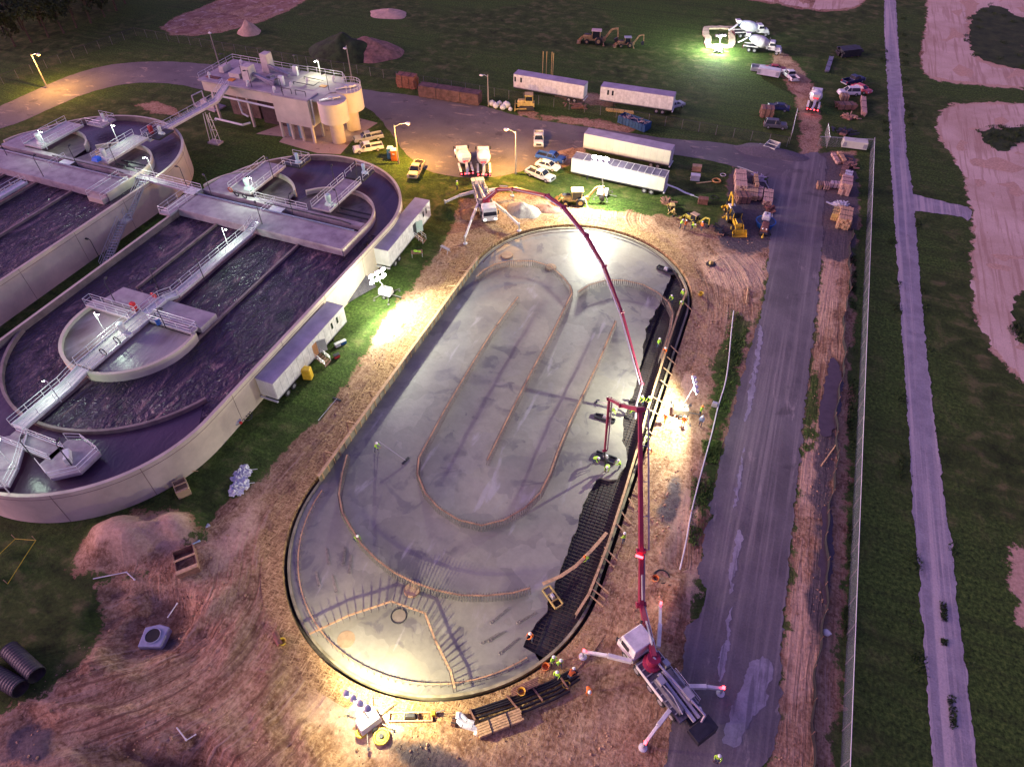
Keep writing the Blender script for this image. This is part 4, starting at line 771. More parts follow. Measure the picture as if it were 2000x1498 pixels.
# rebar mat
t=T('rebar_mat','dark mat of crossed reinforcing bars in the unpoured strip','rebar mat',(-7,50,-.6))
m=MB(); m.box(-16,-3.9,20,86,-.78,-.72); mudm=M('trench_mud',(.05,.042,.045),.6,var=.3,scale=.6,bump=.3)
reg=front+[P[bi]]+[P[k%len(P)] for k in range(bi,bi+ (ti-bi)%len(P)+1)]
rp=front+[ (x,y) for x,y in [P[k%len(P)] for k in range(bi,bi+((ti-bi)%len(P))+1)]]
prism_part('sub_base',rp,-.95,-.72,mudm,t)
def inpoly(x,y,pg):
    c=False; j=len(pg)-1
    for i in range(len(pg)):
        if (pg[i][1]>y)!=(pg[j][1]>y) and x<(pg[j][0]-pg[i][0])*(y-pg[i][1])/(pg[j][1]-pg[i][1])+pg[i][0]: c=not c
        j=i
    return c
for lvl,nm in ((-.60,'long_bars'),(-.56,'cross_bars')):
    m=MB(); sp_=.42
    if nm=='long_bars':
        x=-16.0
        while x<-3.9:
            run=None; y=18.0
            while y<88:
                ok=inpoly(x,y,rp)
                if ok and run is None: run=y
                if (not ok) and run is not None: m.bar((x,run-.5,lvl),(x,y+.1,lvl),.05,.04); run=None
                y+=.5
            x+=sp_
    else:
        sp_=.42; y=18.0
        while y<88:
            run=None; x=-17.0
            while x<-3.0:
                ok=inpoly(x,y,rp)
                if ok and run is None: run=x
                if (not ok) and run is not None: m.bar((run-.35,y,lvl),(x,y,lvl),.06,.04); run=None
                x+=.35
            y+=sp_
    o=m.build(nm,rebar_m,t,True); o['kind']='stuff'
# starter bars along the open trench
m=MB()
for a in dens(L,.3,False): m.tube((a[0]-.25,a[1],-.7),(a[0]-.25,a[1],.25),.02,n=4,cap=False); m.tube((a[0]+.6,a[1],-1.3),(a[0]+.6,a[1],-.1),.02,n=4,cap=False)
o=m.build('starter_bars',rebar_m,t,True); o['kind']='stuff'
# rings and openings cast in the slab
for px,py,r,l,kd in [(990,500,.9,'round wooden box-out near the far left of the slab',0),(1076,523,.8,'dark round box-out on the far curved form',0),(805,1153,.75,'round box-out touching the great curved form',0),(779,1203,.75,'open round hole inside the angular form at the near end',1),(676,1248,.85,'plain pale disc flush in the near end of the slab',2)]:
    c=G(px,py,SZ); t=T('round_boxout',l,'slab opening',(c.x,c.y,SZ),0,'round openings in the slab')
    m=MB(); m.lathe([(r,.0),(r,.22 if kd==0 else .03)],n=24) if kd!=1 else m.lathe([(r,.0),(r,.025)],n=24); m.build('cover_disc',M('boxout_tan',(.40,.28,.18),.8,var=.15) if kd!=1 else M('boxout_hole',(.24,.20,.17),.8,var=.1),t)
    if kd<2: m=MB(); m.torus((0,0,.1 if kd==0 else .03),r,.07,n=24); m.build('ring',dark if kd else wood_b,t)
# short rebar chairs / hook bars lying on the slab
for px,py,qx,qy in [(940,1255,975,1235),(958,1215,992,1187),(975,1275,1012,1245),(955,1250,985,1232),(1010,1215,1045,1195),(668,1100,672,1068),(680,1118,684,1082),(655,1155,648,1122),(640,1100,636,1070),(622,1143,615,1115)]:
    a=G(px,py,SZ); b=G(qx,qy,SZ); t=T('bar_bundle',('thin dark bundle of hooked bars lying on the right of the near slab end' if px>800 else 'thin dark bundle of hooked bars lying at the left rim of the slab'),'rebar bundle',(a.x,a.y,SZ),0,'hooked bars lying about on the slab'); m=MB()
    for k in range(3): m.tube((a.x+.12*k,a.y,SZ+.05),(b.x+.12*k,b.y,SZ+.05),.02,n=4)
    m.torus((a.x+.1,a.y,SZ+.06),.16,.02,n=10,m=4); m.build('bars',rebar_w,t,True)
def screed(px,py,qx,qy,label,z=SZ,w_=.9):
    a=G(px,py,z); b=G(qx,qy,z); c=(a+b)/2; L_=(b-a).length; t=T('screed_box',label,'screed frame',c,math.atan2(b.y-a.y,b.x-a.x),'open screed frames on the slab')
    m=MB(); 
    for y in (-w_/2,w_/2): m.box(-L_/2,L_/2,y-.06,y+.06,.05,.35)
    for x in (-L_/2,L_/2,-L_/6,L_/6): m.box(x-.05,x+.05,-w_/2+.06,w_/2-.06,.05,.33)
    m.build('frame',yel_d if z<-.4 else dark,t); m=MB(); m.box(-L_/8,L_/8,-w_/4,w_/4,.2,.7,.1,.1); m.build('engine',steel,t,bevel=.04); return t
screed(1066,1150,1092,1186,'yellow edged screed frame lying on the rebar mat at lower right',-.5); screed(1162,813,1200,825,'dark screed frame lying on wet concrete below the upper boom joint',SZ,.6)
screed(1163,888,1202,903,'dark screed box beside the three workers at the nozzle'); screed(1284,523,1316,536,'dark screed box at the far right of the slab')
# bull floats
def tool(label,p,q,z=0,name='bull_float',hw=1.2):
    a=G(*p,z); b=G(*q,z); t=T(name,label,'hand tool',b,math.atan2(b.y-a.y,b.x-a.x)); L_=(b-a).length; m=MB(); m.tube((0,0,.12),(-L_,0,.18 if z==0 else 1.0),.035,n=6); m.build('handle',steel,t); m=MB(); m.box(-.12,.12,-hw/2,hw/2,.02,.1); m.build('float_blade',dark,t,bevel=.01); return t
tool('long handled bull float lying on straw left of the slab',(622,823),(658,780)); tool('long bull float pushed by the lone worker on the left',(742,872),(792,900),SZ)
tool('short bull float with pale handle lying by the screed below the boom',(1190,800),(1166,785),SZ,hw=.9)
# ================================================================ TRAILERS
def box_trailer(label,L_,rear,front,side='R',roof=roof_m,body=white,windows=(),door=None,h=3.95,z0=1.15,wheels=True,doors=True,name='box_trailer',ribs=False,W_=2.6,group='white box trailers',wheel_at=.12):
    a=G(*rear),G(*front); p=a[0]; d=a[1]-a[0]; rz=math.atan2(d.y,d.x)
    # the given points lie on the ground under the visible long side
    off=W_/2 if side=='R' else -W_/2
    t=T(name,label,'trailer',(p.x-off*math.sin(rz),p.y+off*math.cos(rz),0),rz,group); L_=d.length if L_ is None else L_
    m=MB(); m.box(0,L_,-W_/2,W_/2,z0,h); m.build('body',body,t,bevel=.03)
    m=MB(); m.box(-.02,L_+.02,-W_/2-.02,W_/2+.02,h-.0,h+.07); 
    pass
    m.build('roof',roof,t)
    if ribs:
        m=MB(); m.box(0,L_,-W_/2,-W_/2+.1,h+.14,h+.16); m.box(0,L_,W_/2-.1,W_/2,h+.14,h+.16)
        for i in range(int(L_/1.25)): m.box(i*1.25,i*1.25+.10,-W_/2,W_/2,h+.071,h+.135)
        m.build('roof_ribs',white,t)
    m=MB()
    for k in range(1,int(L_/1.22)): m.box(k*1.22-.012,k*1.22+.012,-W_/2-.012,W_/2+.012,z0+.18,h-.12)
    m.box(0,L_,-W_/2-.02,-W_/2-.001,z0,z0+.14); m.box(0,L_,W_/2+.001,W_/2+.02,z0,z0+.14); m.build('side_trim',M('trim_grey',(.42,.42,.44),.5,.3,var=.2),t)
    m=MB(); m.box(.2,L_-.2,-W_/2+.1,W_/2-.1,z0-.25,z0-.01); m.box(L_-3.2,L_-3.0,-.9,-.75,0,z0-.25); m.box(L_-3.2,L_-3.0,.75,.9,0,z0-.25); m.build('chassis',dark,t)
    if wheels:
        for x in (L_*wheel_at,L_*wheel_at+1.3):
            for s in (-1,1):
                m=MB(); m.lathe([(.5,-.14),(.5,.14)],(x,s*(W_/2-.2),.5),(0,1,0),16); wh=m.build('wheel',tire,t); m=MB(); m.lathe([(.27,-.16),(.27,.16)],(x,s*(W_/2-.2),.5),(0,1,0),12); m.build('rim',rim_m,wh)
    s=-1 if side=='R' else 1
    for x in windows: m=MB(); m.box(x,x+.38,s*(W_/2+.012)-.015,s*(W_/2+.012)+.015,z0+1.3,z0+2.3); m.build('window',glass,t)
    if doors:
        m=MB(); m.box(-.05,-.01,-W_/2+.1,-.03,z0+.1,h-.1); m.build('door',white_d,t); m=MB(); m.box(-.05,-.01,.03,W_/2-.1,z0+.1,h-.1); m.build('door',white_d,t)
        m=MB(); m.box(-.25,-.02,-W_/2,W_/2,z0-.35,z0-.2); m.build('bumper',white_d,t)
    if door:
        x,open_=door; m=MB(); m.box(x,x+.95,s*(W_/2+.01)-.012,s*(W_/2+.01)+.012,z0+.05,z0+2.1); m.build('doorway',M('lit_doorway_orange',(.55,.28,.12),.8,var=.1) if open_==2 else dark,t)  # flat panel, its orange stands for light inside the open doorway
        m=MB(); m.bar((x+1.0,s*(W_/2+.02),z0+1.1),(x+1.9,s*(W_/2+.75),z0+1.1),.05,2.0); dd=m.build('door',silver if open_==2 else grn,t)
        st=MB(); 
        for k in range(5): st.box(x-.1,x+1.1,s*(W_/2+.25+.3*k)-.13,s*(W_/2+.25+.3*k)+.13,z0-.2*k-.12,z0-.2*k-.05)
        st.build('steps',wood_b,t); m=MB()
        for xx in (x-.12,x+1.12): rail(m,[(xx,s*(W_/2+.1),z0-.05),(xx,s*(W_/2+1.5),z0-1.0)],h=.95,sp=.8,r=.03)
        m.build('step_rail',rail_m,t)
    return t
box_trailer('white box trailer with open orange-lit doorway, wooden steps and rear doors, nearest the camera',16.0,(548,793),(680,641),'R',windows=(12.6,13.9),door=(8.1,2))
box_trailer('white box trailer with green door and metal steps below the mixer trucks',15.2,(764,533),(845,430),'R',windows=(12.3,13.4),door=(8.6,1))
box_trailer('left of two far white trailers behind the road',None,(1138,205),(1003,181),'L',windows=(14.2,15.6),wheels=True)
box_trailer('right of two far white trailers behind the road',None,(1310,227),(1170,206),'L',windows=(12.6,13.6))
box_trailer('cream office trailer with ribbed dark roof under the floodlight, front one of two',None,(1293,386),(1114,347),'L',body=cream,ribs=True,roof=M('ribbed_roof',(.22,.20,.26),.6,var=.3,scale=.4),h=3.7,group='cream office trailers',windows=())
box_trailer('cream trailer parked behind the ribbed-roof office trailer',None,(1304,335),(1138,300),'L',body=cream,h=3.95,group='cream office trailers')
# ================================================================ ROAD VEHICLES
def wheel(t,x,y,r=.38,w_=.26,rm=.22):
    m=MB(); m.lathe([(r*.92,-w_/2),(r,-w_/2+.04),(r,w_/2-.04),(r*.92,w_/2)],(x,y,r),(0,1,0),18); w0=m.build('wheel',tire,t,smooth=True); m=MB(); m.lathe([(rm,-w_/2-.015),(rm,w_/2+.015)],(x,y,r),(0,1,0),12); m.build('rim',rim_m,w0)
def lights(t,xf,xr,y,zf,zr):
    for s in (-1,1):
        m=MB(); m.box(xf-.05,xf+.02,s*y-.17,s*y+.17,zf-.1,zf+.1); m.build('headlight',M('headlight_lens',(.7,.72,.75),.15,var=.02),t)
        m=MB(); m.box(xr-.02,xr+.05,s*y-.1,s*y+.1,zr-.18,zr+.18); m.build('tail_light',M('tail_lens',(.35,.01,.01),.2,var=.05),t)
def make_pickup(paint,cabend=-.55,L_=5.7,W_=1.95,bedfill=None):
    t=T('pickup_truck','x','pickup truck'); hx=L_/2
    m=MB(); m.box(hx-1.55,hx-.05,-W_/2,W_/2,.42,1.02,.0,.05,.08); m.box(cabend-.05,hx-1.55,-W_/2,W_/2,.38,1.10,0,.03); m.box(-hx,-hx+.08,-W_/2,W_/2,.5,1.1); m.box(-hx+.08,cabend-.06,-W_/2,-W_/2+.14,.5,1.14); m.box(-hx+.08,cabend-.06,W_/2-.14,W_/2,.5,1.14); m.box(-hx+.08,cabend-.06,-W_/2+.15,W_/2-.15,.5,.68)
    m.build('body',paint,t,bevel=.05)
    m=MB(); m.box(hx-1.5,hx-.1,-W_/2+.12,W_/2-.12,1.02,1.12,.1,.12,.25); m.build('hood',paint,t,bevel=.03)
    m=MB(); m.box(cabend,hx-1.45,-W_/2+.06,W_/2-.06,1.08,1.66,.12,.18,.62); m.build('window_band',glass,t)
    m=MB(); m.box(cabend+.12,hx-2.07,-W_/2+.22,W_/2-.22,1.661,1.76,.08,.08,.12); 
    for s in (-1,1):
        for x in (cabend+.08,cabend+1.15): m.bar((x,s*(W_/2-.05),1.1),(x+.07,s*(W_/2-.23),1.68),.09,.05)
        m.bar((hx-1.45,s*(W_/2-.09),1.1),(hx-2.05,s*(W_/2-.25),1.7),.08,.08)
    m.build('cab_roof',paint,t,bevel=.03)
    for x in (hx-.95,-hx+1.15):
        for s in (-1,1): wheel(t,x,s*(W_/2-.12))
    m=MB(); m.box(hx-.04,hx+.1,-W_/2+.05,W_/2-.05,.38,.62); m.build('front_bumper',rim_m,t,bevel=.03); m=MB(); m.box(-hx-.1,-hx-.001,-W_/2+.08,W_/2-.08,.42,.6); m.build('rear_bumper',rim_m,t,bevel=.02)
    m=MB(); m.box(hx-.04,hx+.03,-.5,.5,.66,.98); m.build('grille',dark,t); lights(t,hx-.02,-hx,W_/2-.22,.86,.88)
    m=MB(); m.box(-hx+.1,cabend-.08,-W_/2+.16,W_/2-.16,.69,.72); m.build('bed_liner',dark,t)
    for s in (-1,1): m=MB(); m.box(hx-2.0,hx-1.85,s*(W_/2+.1)-.1,s*(W_/2+.1)+.1,1.15,1.35); m.build('mirror',dark,t)
    if bedfill: m=MB(); m.box(-hx+.3,cabend-.9,-.6,.5,.72,1.2,.05,.05); m.box(cabend-.8,cabend-.2,-.7,.2,.72,1.3,.05,.05); m.build('bed_load',bedfill,t,bevel=.03)
    return t
def make_car(paint,suv=False):
    t=T('parked_car','x','car'); hx=2.35; W_=1.8; hb=.92 if not suv else 1.05; top=1.42 if not suv else 1.78
    m=MB(); m.box(-hx,hx,-W_/2,W_/2,.32,hb*.78,.05,.0,.12); m.box(-hx+.03,hx-.08,-W_/2+.01,W_/2-.01,hb*.78,hb,.08,.08,.25); m.build('body',paint,t,bevel=.09)
    x0,x1=(-1.75,1.15) if not suv else (-2.2,1.0)
    m=MB(); m.box(x0,x1,-W_/2+.1,W_/2-.1,hb-.02,top-.06,.65 if not suv else .2,.2,.75 if not suv else .6); m.build('window_band',glass,t,bevel=.03)
    m=MB(); m.box(x0+(.62 if not suv else .18),x1-(.72 if not suv else .58),-W_/2+.29,W_/2-.29,top-.058,top+.02,.1,.08); 
    for s in (-1,1):
        m.bar((x0,s*(W_/2-.13),hb),(x0+(.66 if not suv else .22),s*(W_/2-.31),top-.03),.10,.07); m.bar((x1,s*(W_/2-.13),hb),(x1-(.74 if not suv else .6),s*(W_/2-.31),top-.03),.09,.06); m.bar((-.2,s*(W_/2-.11),hb),(-.15,s*(W_/2-.3),top-.03),.10,.05)
    m.build('car_roof',paint,t,bevel=.04)
    for x in (1.42,-1.42):
        for s in (-1,1): wheel(t,x,s*(W_/2-.1),.33 if not suv else .37,.22,.2)
    lights(t,hx-.08,-hx+.02,W_/2-.25,.66,.72)
    for s in (-1,1): m=MB(); m.box(.75,.9,s*(W_/2+.08)-.08,s*(W_/2+.08)+.08,hb,hb+.15); m.build('mirror',paint,t)
    return t
def put(proto,pr,pf,label,cat,group,first,swap=None,dz=0):
    a,b=G(*pr),G(*pf); c=(a+b)/2; return place(proto,first,(c.x,c.y,dz),math.atan2(b.y-a.y,b.x-a.x),label,cat,group,swap)
pk=make_pickup(white); pkg='pickup trucks parked about the site'
put(pk,(1030,338),(1080,357),'white extended-cab pickup, nearest of three parked below the lamp post','pickup truck',pkg,0)
for a,b,l,sw in [((746,291),(694,299),'white pickup parked beside the round tank rim, lower of two',None),((746,270),(695,279),'silver pickup with a loaded bed below the silos, upper of two',silver),((821,324),(806,351),'tan pickup facing the camera on grass beside the lot',tan_p),((1052,264),(1052,291),'white pickup facing the camera alone on the asphalt',None),((1049,308),(1102,320),'blue pickup parked highest of three beside the office trailer',blue),((1551,162),(1533,145),'white pickup with its open bed toward the camera near the dirt lane',None),((1645,168),(1684,158),'dark blue pickup farthest of three cars right of the dirt lane',navy)]:
    put(pk,a,b,l,'pickup truck',pkg,1,{white:sw} if sw else None)
car=make_car(white); put(car,(1046,322),(1094,336),'white sedan between the blue pickup and the white pickup','car','sedans on the site',0)
for a,b,l,sw in [((1497,138),(1531,141),'dark red sedan behind the service trailer near the top right',red),((1664,172),(1698,186),'red sedan tucked behind the white sport utility car',M('bright_car_red',(.6,.10,.12),.35,var=.05)),((1308,213),(1326,208),'small pale blue car just behind the end of the far right trailer',silver),((1540,218),(1498,212),'dark violet sedan behind brown crates left of the dirt lane',navy)]: put(car,a,b,l,'car','sedans on the site',1,{white:sw})
sv=make_car(white,True); put(sv,(1679,186),(1633,186),'white sport utility car right of the dirt lane','car','sport utility cars on the site',0)
put(sv,(1490,248),(1536,252),'grey sport utility car just left of the lane gate','car','sport utility cars on the site',1,{white:M('gunmetal_paint',(.14,.14,.16),.35,.3,var=.06)})
# service trailer and truck shells
def shell(label,px,ln,wd,h,rz,mat=white_d,open_top=False,group=None,name='truck_body_shell'):
    c=G(*px); t=T(name,label,'truck body',(c.x,c.y,0),rz,group); m=MB()
    if open_top:
        m.box(-ln/2,ln/2,-wd/2,-wd/2+.12,0,h); m.box(-ln/2,ln/2,wd/2-.12,wd/2,0,h); m.box(-ln/2,-ln/2+.12,-wd/2+.13,wd/2-.13,0,h); m.box(ln/2-.12,ln/2,-wd/2+.13,wd/2-.13,0,h); m.box(-ln/2+.13,ln/2-.13,-wd/2+.13,wd/2-.13,.1,.16); m.box(-.06,.06,-wd/2+.13,wd/2-.13,h-.15,h)
    else: m.box(-ln/2,ln/2,-wd/2,wd/2,.35,h,.08,.08)
    m.build('body',mat,t,bevel=.05); m=MB(); m.box(-ln/2+.1,-ln/2+.7,-wd/2-.02,-wd/2+.0,.6,h-.3); m.build('side_door',silver,t); m=MB(); m.box(ln/2-.8,ln/2-.2,-wd/2-.02,-wd/2+.0,.6,h-.3); m.build('side_door',silver,t); return t
shell('cream truck bed shell lying by the right fence corner',(1666,290),4.6,1.9,1.7,R(5),cream)
shell('white open utility bed frame on dark gravel by the road junction',(1505,293),3.2,2.3,1.2,R(75),cream,True)
shell('bare grey bed frame left of the white utility bed',(1484,293),3.0,2.0,.5,R(65),steel,True)
shell('white service trailer in front of the dark red sedan',(1500,149),5.0,2.0,1.8,R(-5),white_d); shell('low silver flat trailer behind the white service trailer',(1490,138),5.5,2.2,.9,R(5),silver,True)
# ---------------------------------------------------------------- concrete mixer trucks
def make_mixer(lit=True,cone=white):
    t=T('mixer_truck','x','mixer truck')
    m=MB(); m.box(-4.3,3.2,-.45,.45,.75,1.05); m.box(-3.9,-.8,-1.2,-.5,1.05,1.25); m.box(-3.9,-.8,.5,1.2,1.05,1.25); m.build('chassis',dark,t)
    m=MB(); m.box(1.5,3.1,-1.15,1.15,1.0,2.0); m.box(1.5,3.05,-1.1,1.1,2.0,2.8,.05,.08,.35); m.build('cab',white,t,bevel=.08)
    m=MB(); m.box(1.62,3.1,-1.12,1.12,2.02,2.55,.02,.06,.30); m.build('window_band',glass,t)
    m=MB(); m.box(3.1,4.5,-.95,.95,.85,1.75,0,.12,.25); m.build('hood',white,t,bevel=.1); m=MB(); m.box(4.5,4.56,-.5,.5,.95,1.5); m.build('grille',rim_m,t); m=MB(); m.box(4.3,4.7,-1.15,1.15,.5,.85); m.build('front_bumper',rim_m,t,bevel=.05)
    for s in (-1,1):
        m=MB(); m.box(4.35,4.52,s*.98-.12,s*.98+.12,1.0,1.25); m.build('headlight',headl if lit else M('headlight_lens',None),t)
        m=MB(); m.box(3.2,4.4,s*1.08-.17,s*1.08+.17,.9,1.1,.25,.0,.2); m.build('fender',white,t,bevel=.04)
        m=MB(); m.box(2.95,3.1,s*1.38-.1,s*1.38+.1,2.0,2.6); m.build('mirror',dark,t)
        m=MB(); m.box(-4.5,-.9,s*1.1-.2,s*1.1+.2,1.28,1.38,.2,0); m.build('fender',white,t,bevel=.03)
        wheel(t,3.7,s*1.05,.52,.3,.3)
        for x in (-1.6,-2.9): wheel(t,x,s*1.0,.52,.55,.3)
    m=MB(); ax=Vector((-1,0,.28)).normalized(); m.lathe([(.55,-2.6),(.95,-2.2),(1.22,-1.2),(1.25,-.2),(1.18,.4),(.95,1.5),(.6,2.3),(.52,2.55)],(-1.05,0,2.45),ax,24); dr=m.build('drum',cone,t,smooth=True)
    m=MB(); m.lathe([(1.235,-1.1),(1.262,-.2),(1.235,.1)],(-1.05,0,2.45),ax,24); m.build('drum_stripe',white_d,dr,smooth=True)
    m=MB(); m.lathe([(.61,2.28),(.63,2.35),(.5,2.6)],(-1.05,0,2.45),ax,20); m.build('drum_collar',M('collar_red_glow',(.45,.02,.03),.4,emit=1.2) if lit else navy,t)  # on lit trucks the red collar glows by itself, though no lamp
    m=MB(); m.box(-4.2,-3.5,-.6,.6,3.3,4.0,-.25,-.15); m.build('hopper',white,t,bevel=.03); m=MB(); m.bar((-3.9,0,2.9),(-5.2,0,1.9),.5,.25); m.bar((-5.0,0,2.0),(-5.9,.2,1.5),.42,.2); m.build('chute',steel,t)
    m=MB(); m.box(-4.5,-4.3,-1.2,1.2,.6,1.0); m.build('rear_bumper',dark,t)
    for y in (-1.05,-.35,.35,1.05):
        m=MB(); m.box(-4.56,-4.5,y-.1,y+.1,.85,1.05); m.build('tail_light',tail if lit else M('tail_lens',None),t)
    m=MB(); m.lathe([(.28,-.5),(.28,.5)],(1.2,-.9,1.5),(0,1,0),12); m.build('water_tank',rim_m,t); m=MB(); m.tube((1.35,.8,1.2),(1.35,.8,3.2),.08); m.build('exhaust_stack',rim_m,t)
    return t
mx=make_mixer(True); mg='concrete mixer trucks'
put(mx,(914,352),(899,300),'left of two mixer trucks backed up to the far pump truck','mixer truck',mg,0); put(mx,(946,353),(944,302),'right of two mixer trucks backed up to the far pump truck','mixer truck',mg,1)
put(mx,(1583,228),(1592,186),'mixer truck with red tail lights driving away up the dirt lane','mixer truck',mg,1)
mx2=make_mixer(False,M('drum_blue_white',(.70,.72,.80),.4,var=.05)); put(mx2,(1434,72),(1494,70),'mixer truck with bright white drum, upper of two beside the lit grass','mixer truck',mg,0)
put(mx2,(1455,98),(1518,106),'mixer truck with grey drum, lower of two beside the lit grass','mixer truck',mg,1,{M('drum_blue_white',None):M('drum_grey',(.42,.42,.46),.4,var=.1)})
# lettering on the bright drum
fc=bpy.data.curves.new('drum_lettering','FONT'); fc.body='CEMEX'; fc.size=.95; fc.extrude=.01; fo=bpy.data.objects.new('drum_lettering',fc); C.objects.link(fo); fc.materials.append(navy)
bpy.context.view_layer.update(); lm=bpy.data.meshes.new_from_object(fo.evaluated_get(bpy.context.evaluated_depsgraph_get())); bpy.data.objects.remove(fo); fo=bpy.data.objects.new('drum_lettering',lm); C.objects.link(fo)
fo.parent=mx2; fo.location=(-2.6,-1.13,3.05); fo.rotation_euler=(R(55),R(12),0)
# ---------------------------------------------------------------- concrete pump trucks
def pump_truck(label,rear,front,boom,A,Bp,legs,cab_over=True,lit=False):
    a,b=G(*rear),G(*front); c=(a+b)/2; rz=math.atan2(b.y-a.y,b.x-a.x); t=T('pump_truck',label,'pump truck',(c.x,c.y,0),rz,'concrete pump trucks'); hx=(b-a).length/2
    greyd=M('pump_deck',(.12,.12,.15),.6,var=.4,scale=1.6)
    m=MB(); m.box(-hx+.6,hx-.3,-.5,.5,.8,1.2); m.build('chassis',dark,t)
    m=MB(); m.box(-hx+1.2,hx-2.6,-1.25,1.25,1.2,1.65); m.box(-hx+1.6,hx-4.6,-.95,-.35,1.65,2.3,.1,.05); m.box(-hx+1.6,hx-4.6,.35,.95,1.65,2.3,.1,.05); m.build('deck',greyd,t,bevel=.04)
    m=MB(); m.box(-hx+3.4,hx-2.8,-1.30,-1.24,1.2,1.72); m.box(-hx+3.4,hx-2.8,1.24,1.30,1.2,1.72); m.build('side_panel',white,t)
    m=MB(); m.box(hx-2.3,hx,-1.22,1.22,.75,1.7); m.box(hx-2.25,hx-.02,-1.2,1.2,1.7,2.95,.05,.08,.3); m.build('cab',white,t,bevel=.09)
    m=MB(); m.box(hx-1.6,hx+.02,-1.12,1.12,1.75,2.55,.3,.06,.26); m.build('windshield',glass,t); 
    for s in (-1,1): m=MB(); m.box(hx-1.5,hx-.5,s*1.215-.015,s*1.215+.015,1.8,2.45); m.build('side_window',glass,t); m=MB(); m.box(hx-.02,hx+.04,s*.9-.2,s*.9+.2,.95,1.2); m.build('headlight',headl if lit else M('headlight_lens',None),t); m=MB(); m.box(hx-.2,hx-.05,s*1.45-.08,s*1.45+.08,1.9,2.6); m.build('mirror',dark,t)
    for x in (hx-1.3,hx-2.9,-hx+2.2,-hx+3.6,-hx+5.0):
        for s in (-1,1): wheel(t,x,s*1.02,.52,.42,.3)
    m=MB(); m.box(-hx-.9,-hx+.5,-1.0,1.0,.9,1.9,.1,-.15); m.box(-hx-.7,-hx+.3,-.75,.75,1.905,1.92); m.build('hopper',dark if not lit else cream,t); m=MB(); m.bar((-hx+.6,-.25,1.9),(hx-4.5,-.25,2.1),.28,.28); m.bar((-hx+.6,.25,1.9),(hx-4.5,.25,2.1),.28,.28); m.build('pump_cylinder',steel,t)
    m=MB()
    for k in range(9): xx=-hx+1.9+k*.62; m.box(xx,xx+.1,-1.18,1.18,1.66,1.72)
    m.box(-hx+2.0,-hx+3.0,-.9,-.3,2.31,2.75); m.box(-hx+4.2,-hx+4.9,.35,.95,2.31,2.8); m.box(hx-4.5,hx-3.9,-1.1,-.6,1.66,2.5); m.path([(-hx+1.5,.9,2.4),(-hx+3,.7,2.7),(hx-4.8,.8,2.6)],.05); m.path([(-hx+1.5,-1.0,2.0),(hx-5,-1.05,2.1)],.05); m.build('pump_gear',rim_m,t)
    m=MB(); rail(m,[(-hx+1.6,-1.2,1.7),(hx-5.0,-1.2,1.7)],h=.8,sp=1.6,r=.025); m.build('hand_rail',rail_m,t)
    m=MB(); m.path([(-hx+.2,0,1.5),(-hx+.4,-.6,2.5),(hx-4.2,-.1,2.7),(hx-3.3,0,3.0)],.11,n=8); m.build('delivery_pipe',pipe_m,t)
    tx=hx-3.4; m=MB(); m.lathe([(.85,1.2),(.85,2.0),(.6,2.1),(.6,3.0)],(tx,0,0),n=18); m.build('turret',maroon,t)
    # outriggers
    for p0,p1 in legs:
        q=G(*p1,1.1); s0=Vector((c.x,c.y,0))+Vector((p0[0]*math.cos(rz)-p0[1]*math.sin(rz),p0[0]*math.sin(rz)+p0[1]*math.cos(rz),1.6)); mid=(s0+q)/2+Vector((0,0,.25))
        m=MB(); m.bar(s0,mid,.36,.46); m.bar(mid,q,.26,.36); og=m.build('outrigger',white,t,True,bevel=.03); 
        m=MB(); m.tube(q+Vector((0,0,.2)),(q.x,q.y,.15),.11,n=8); m.build('jack',rim_m,og,False).matrix_parent_inverse=PINV2(og)
        m=MB(); m.lathe([(.38,.02),(.38,.12),(.15,.2)],(q.x,q.y,0),n=12); m.build('foot_pad',white_d,og,False).matrix_parent_inverse=PINV2(og)
        m=MB(); m.box(q.x-.12,q.x+.12,q.y-.12,q.y+.12,1.35,1.5); m.build('marker_light',tail if not lit else white_d,og,False).matrix_parent_inverse=PINV2(og)
    tp=Vector((c.x,c.y,0))+Vector((tx*math.cos(rz),tx*math.sin(rz),2.9)); pts=[tp]+[PL(*p,A,Bp) if len(p)==2 else Vector(p) for p in boom]
    hz=Vector((Bp[0]-A[0],Bp[1]-A[1],0)).normalized(); sd=Vector((-hz.y,hz.x,0)); n=len(pts)-1
    for i in range(n):
        wdt=.78-.48*i/n; p,q=pts[i],pts[i+1]; m=MB(); d=(q-p).normalized()
        # a tapered box arm
        u=Vector((0,0,1)); x=d.cross(u)
        x=sd.copy(); y=x.cross(d).normalized(); w0,w1=wdt*.62,wdt*.50; h0,h1=wdt*.85,wdt*.60
        m.add([p-x*w0/2-y*h0/2,p+x*w0/2-y*h0/2,p+x*w0/2+y*h0/2,p-x*w0/2+y*h0/2,q-x*w1/2-y*h1/2,q+x*w1/2-y*h1/2,q+x*w1/2+y*h1/2,q-x*w1/2+y*h1/2],[(3,2,1,0),(4,5,6,7),(0,1,5,4),(1,2,6,5),(2,3,7,6),(3,0,4,7)])
        bs=m.build('boom_arm',maroon,t,True); so=-sd*(.75 if i in BS else .32)
        m=MB(); m.tube(p+so,q+so,.085,n=8); k=max(2,int((q-p).length/3))
        for j in range(k+1): c0=p+(q-p)*j/k; m.bar(c0,c0+so,.06,.06)
        m.build('boom_pipe',pipe_m,bs,False).matrix_parent_inverse=PINV2(bs); m=MB(); m.tube(q-sd*wdt*.6,q+sd*wdt*.6,wdt*.42,n=14); m.build('pivot',maroon,bs,False).matrix_parent_inverse=PINV2(bs)
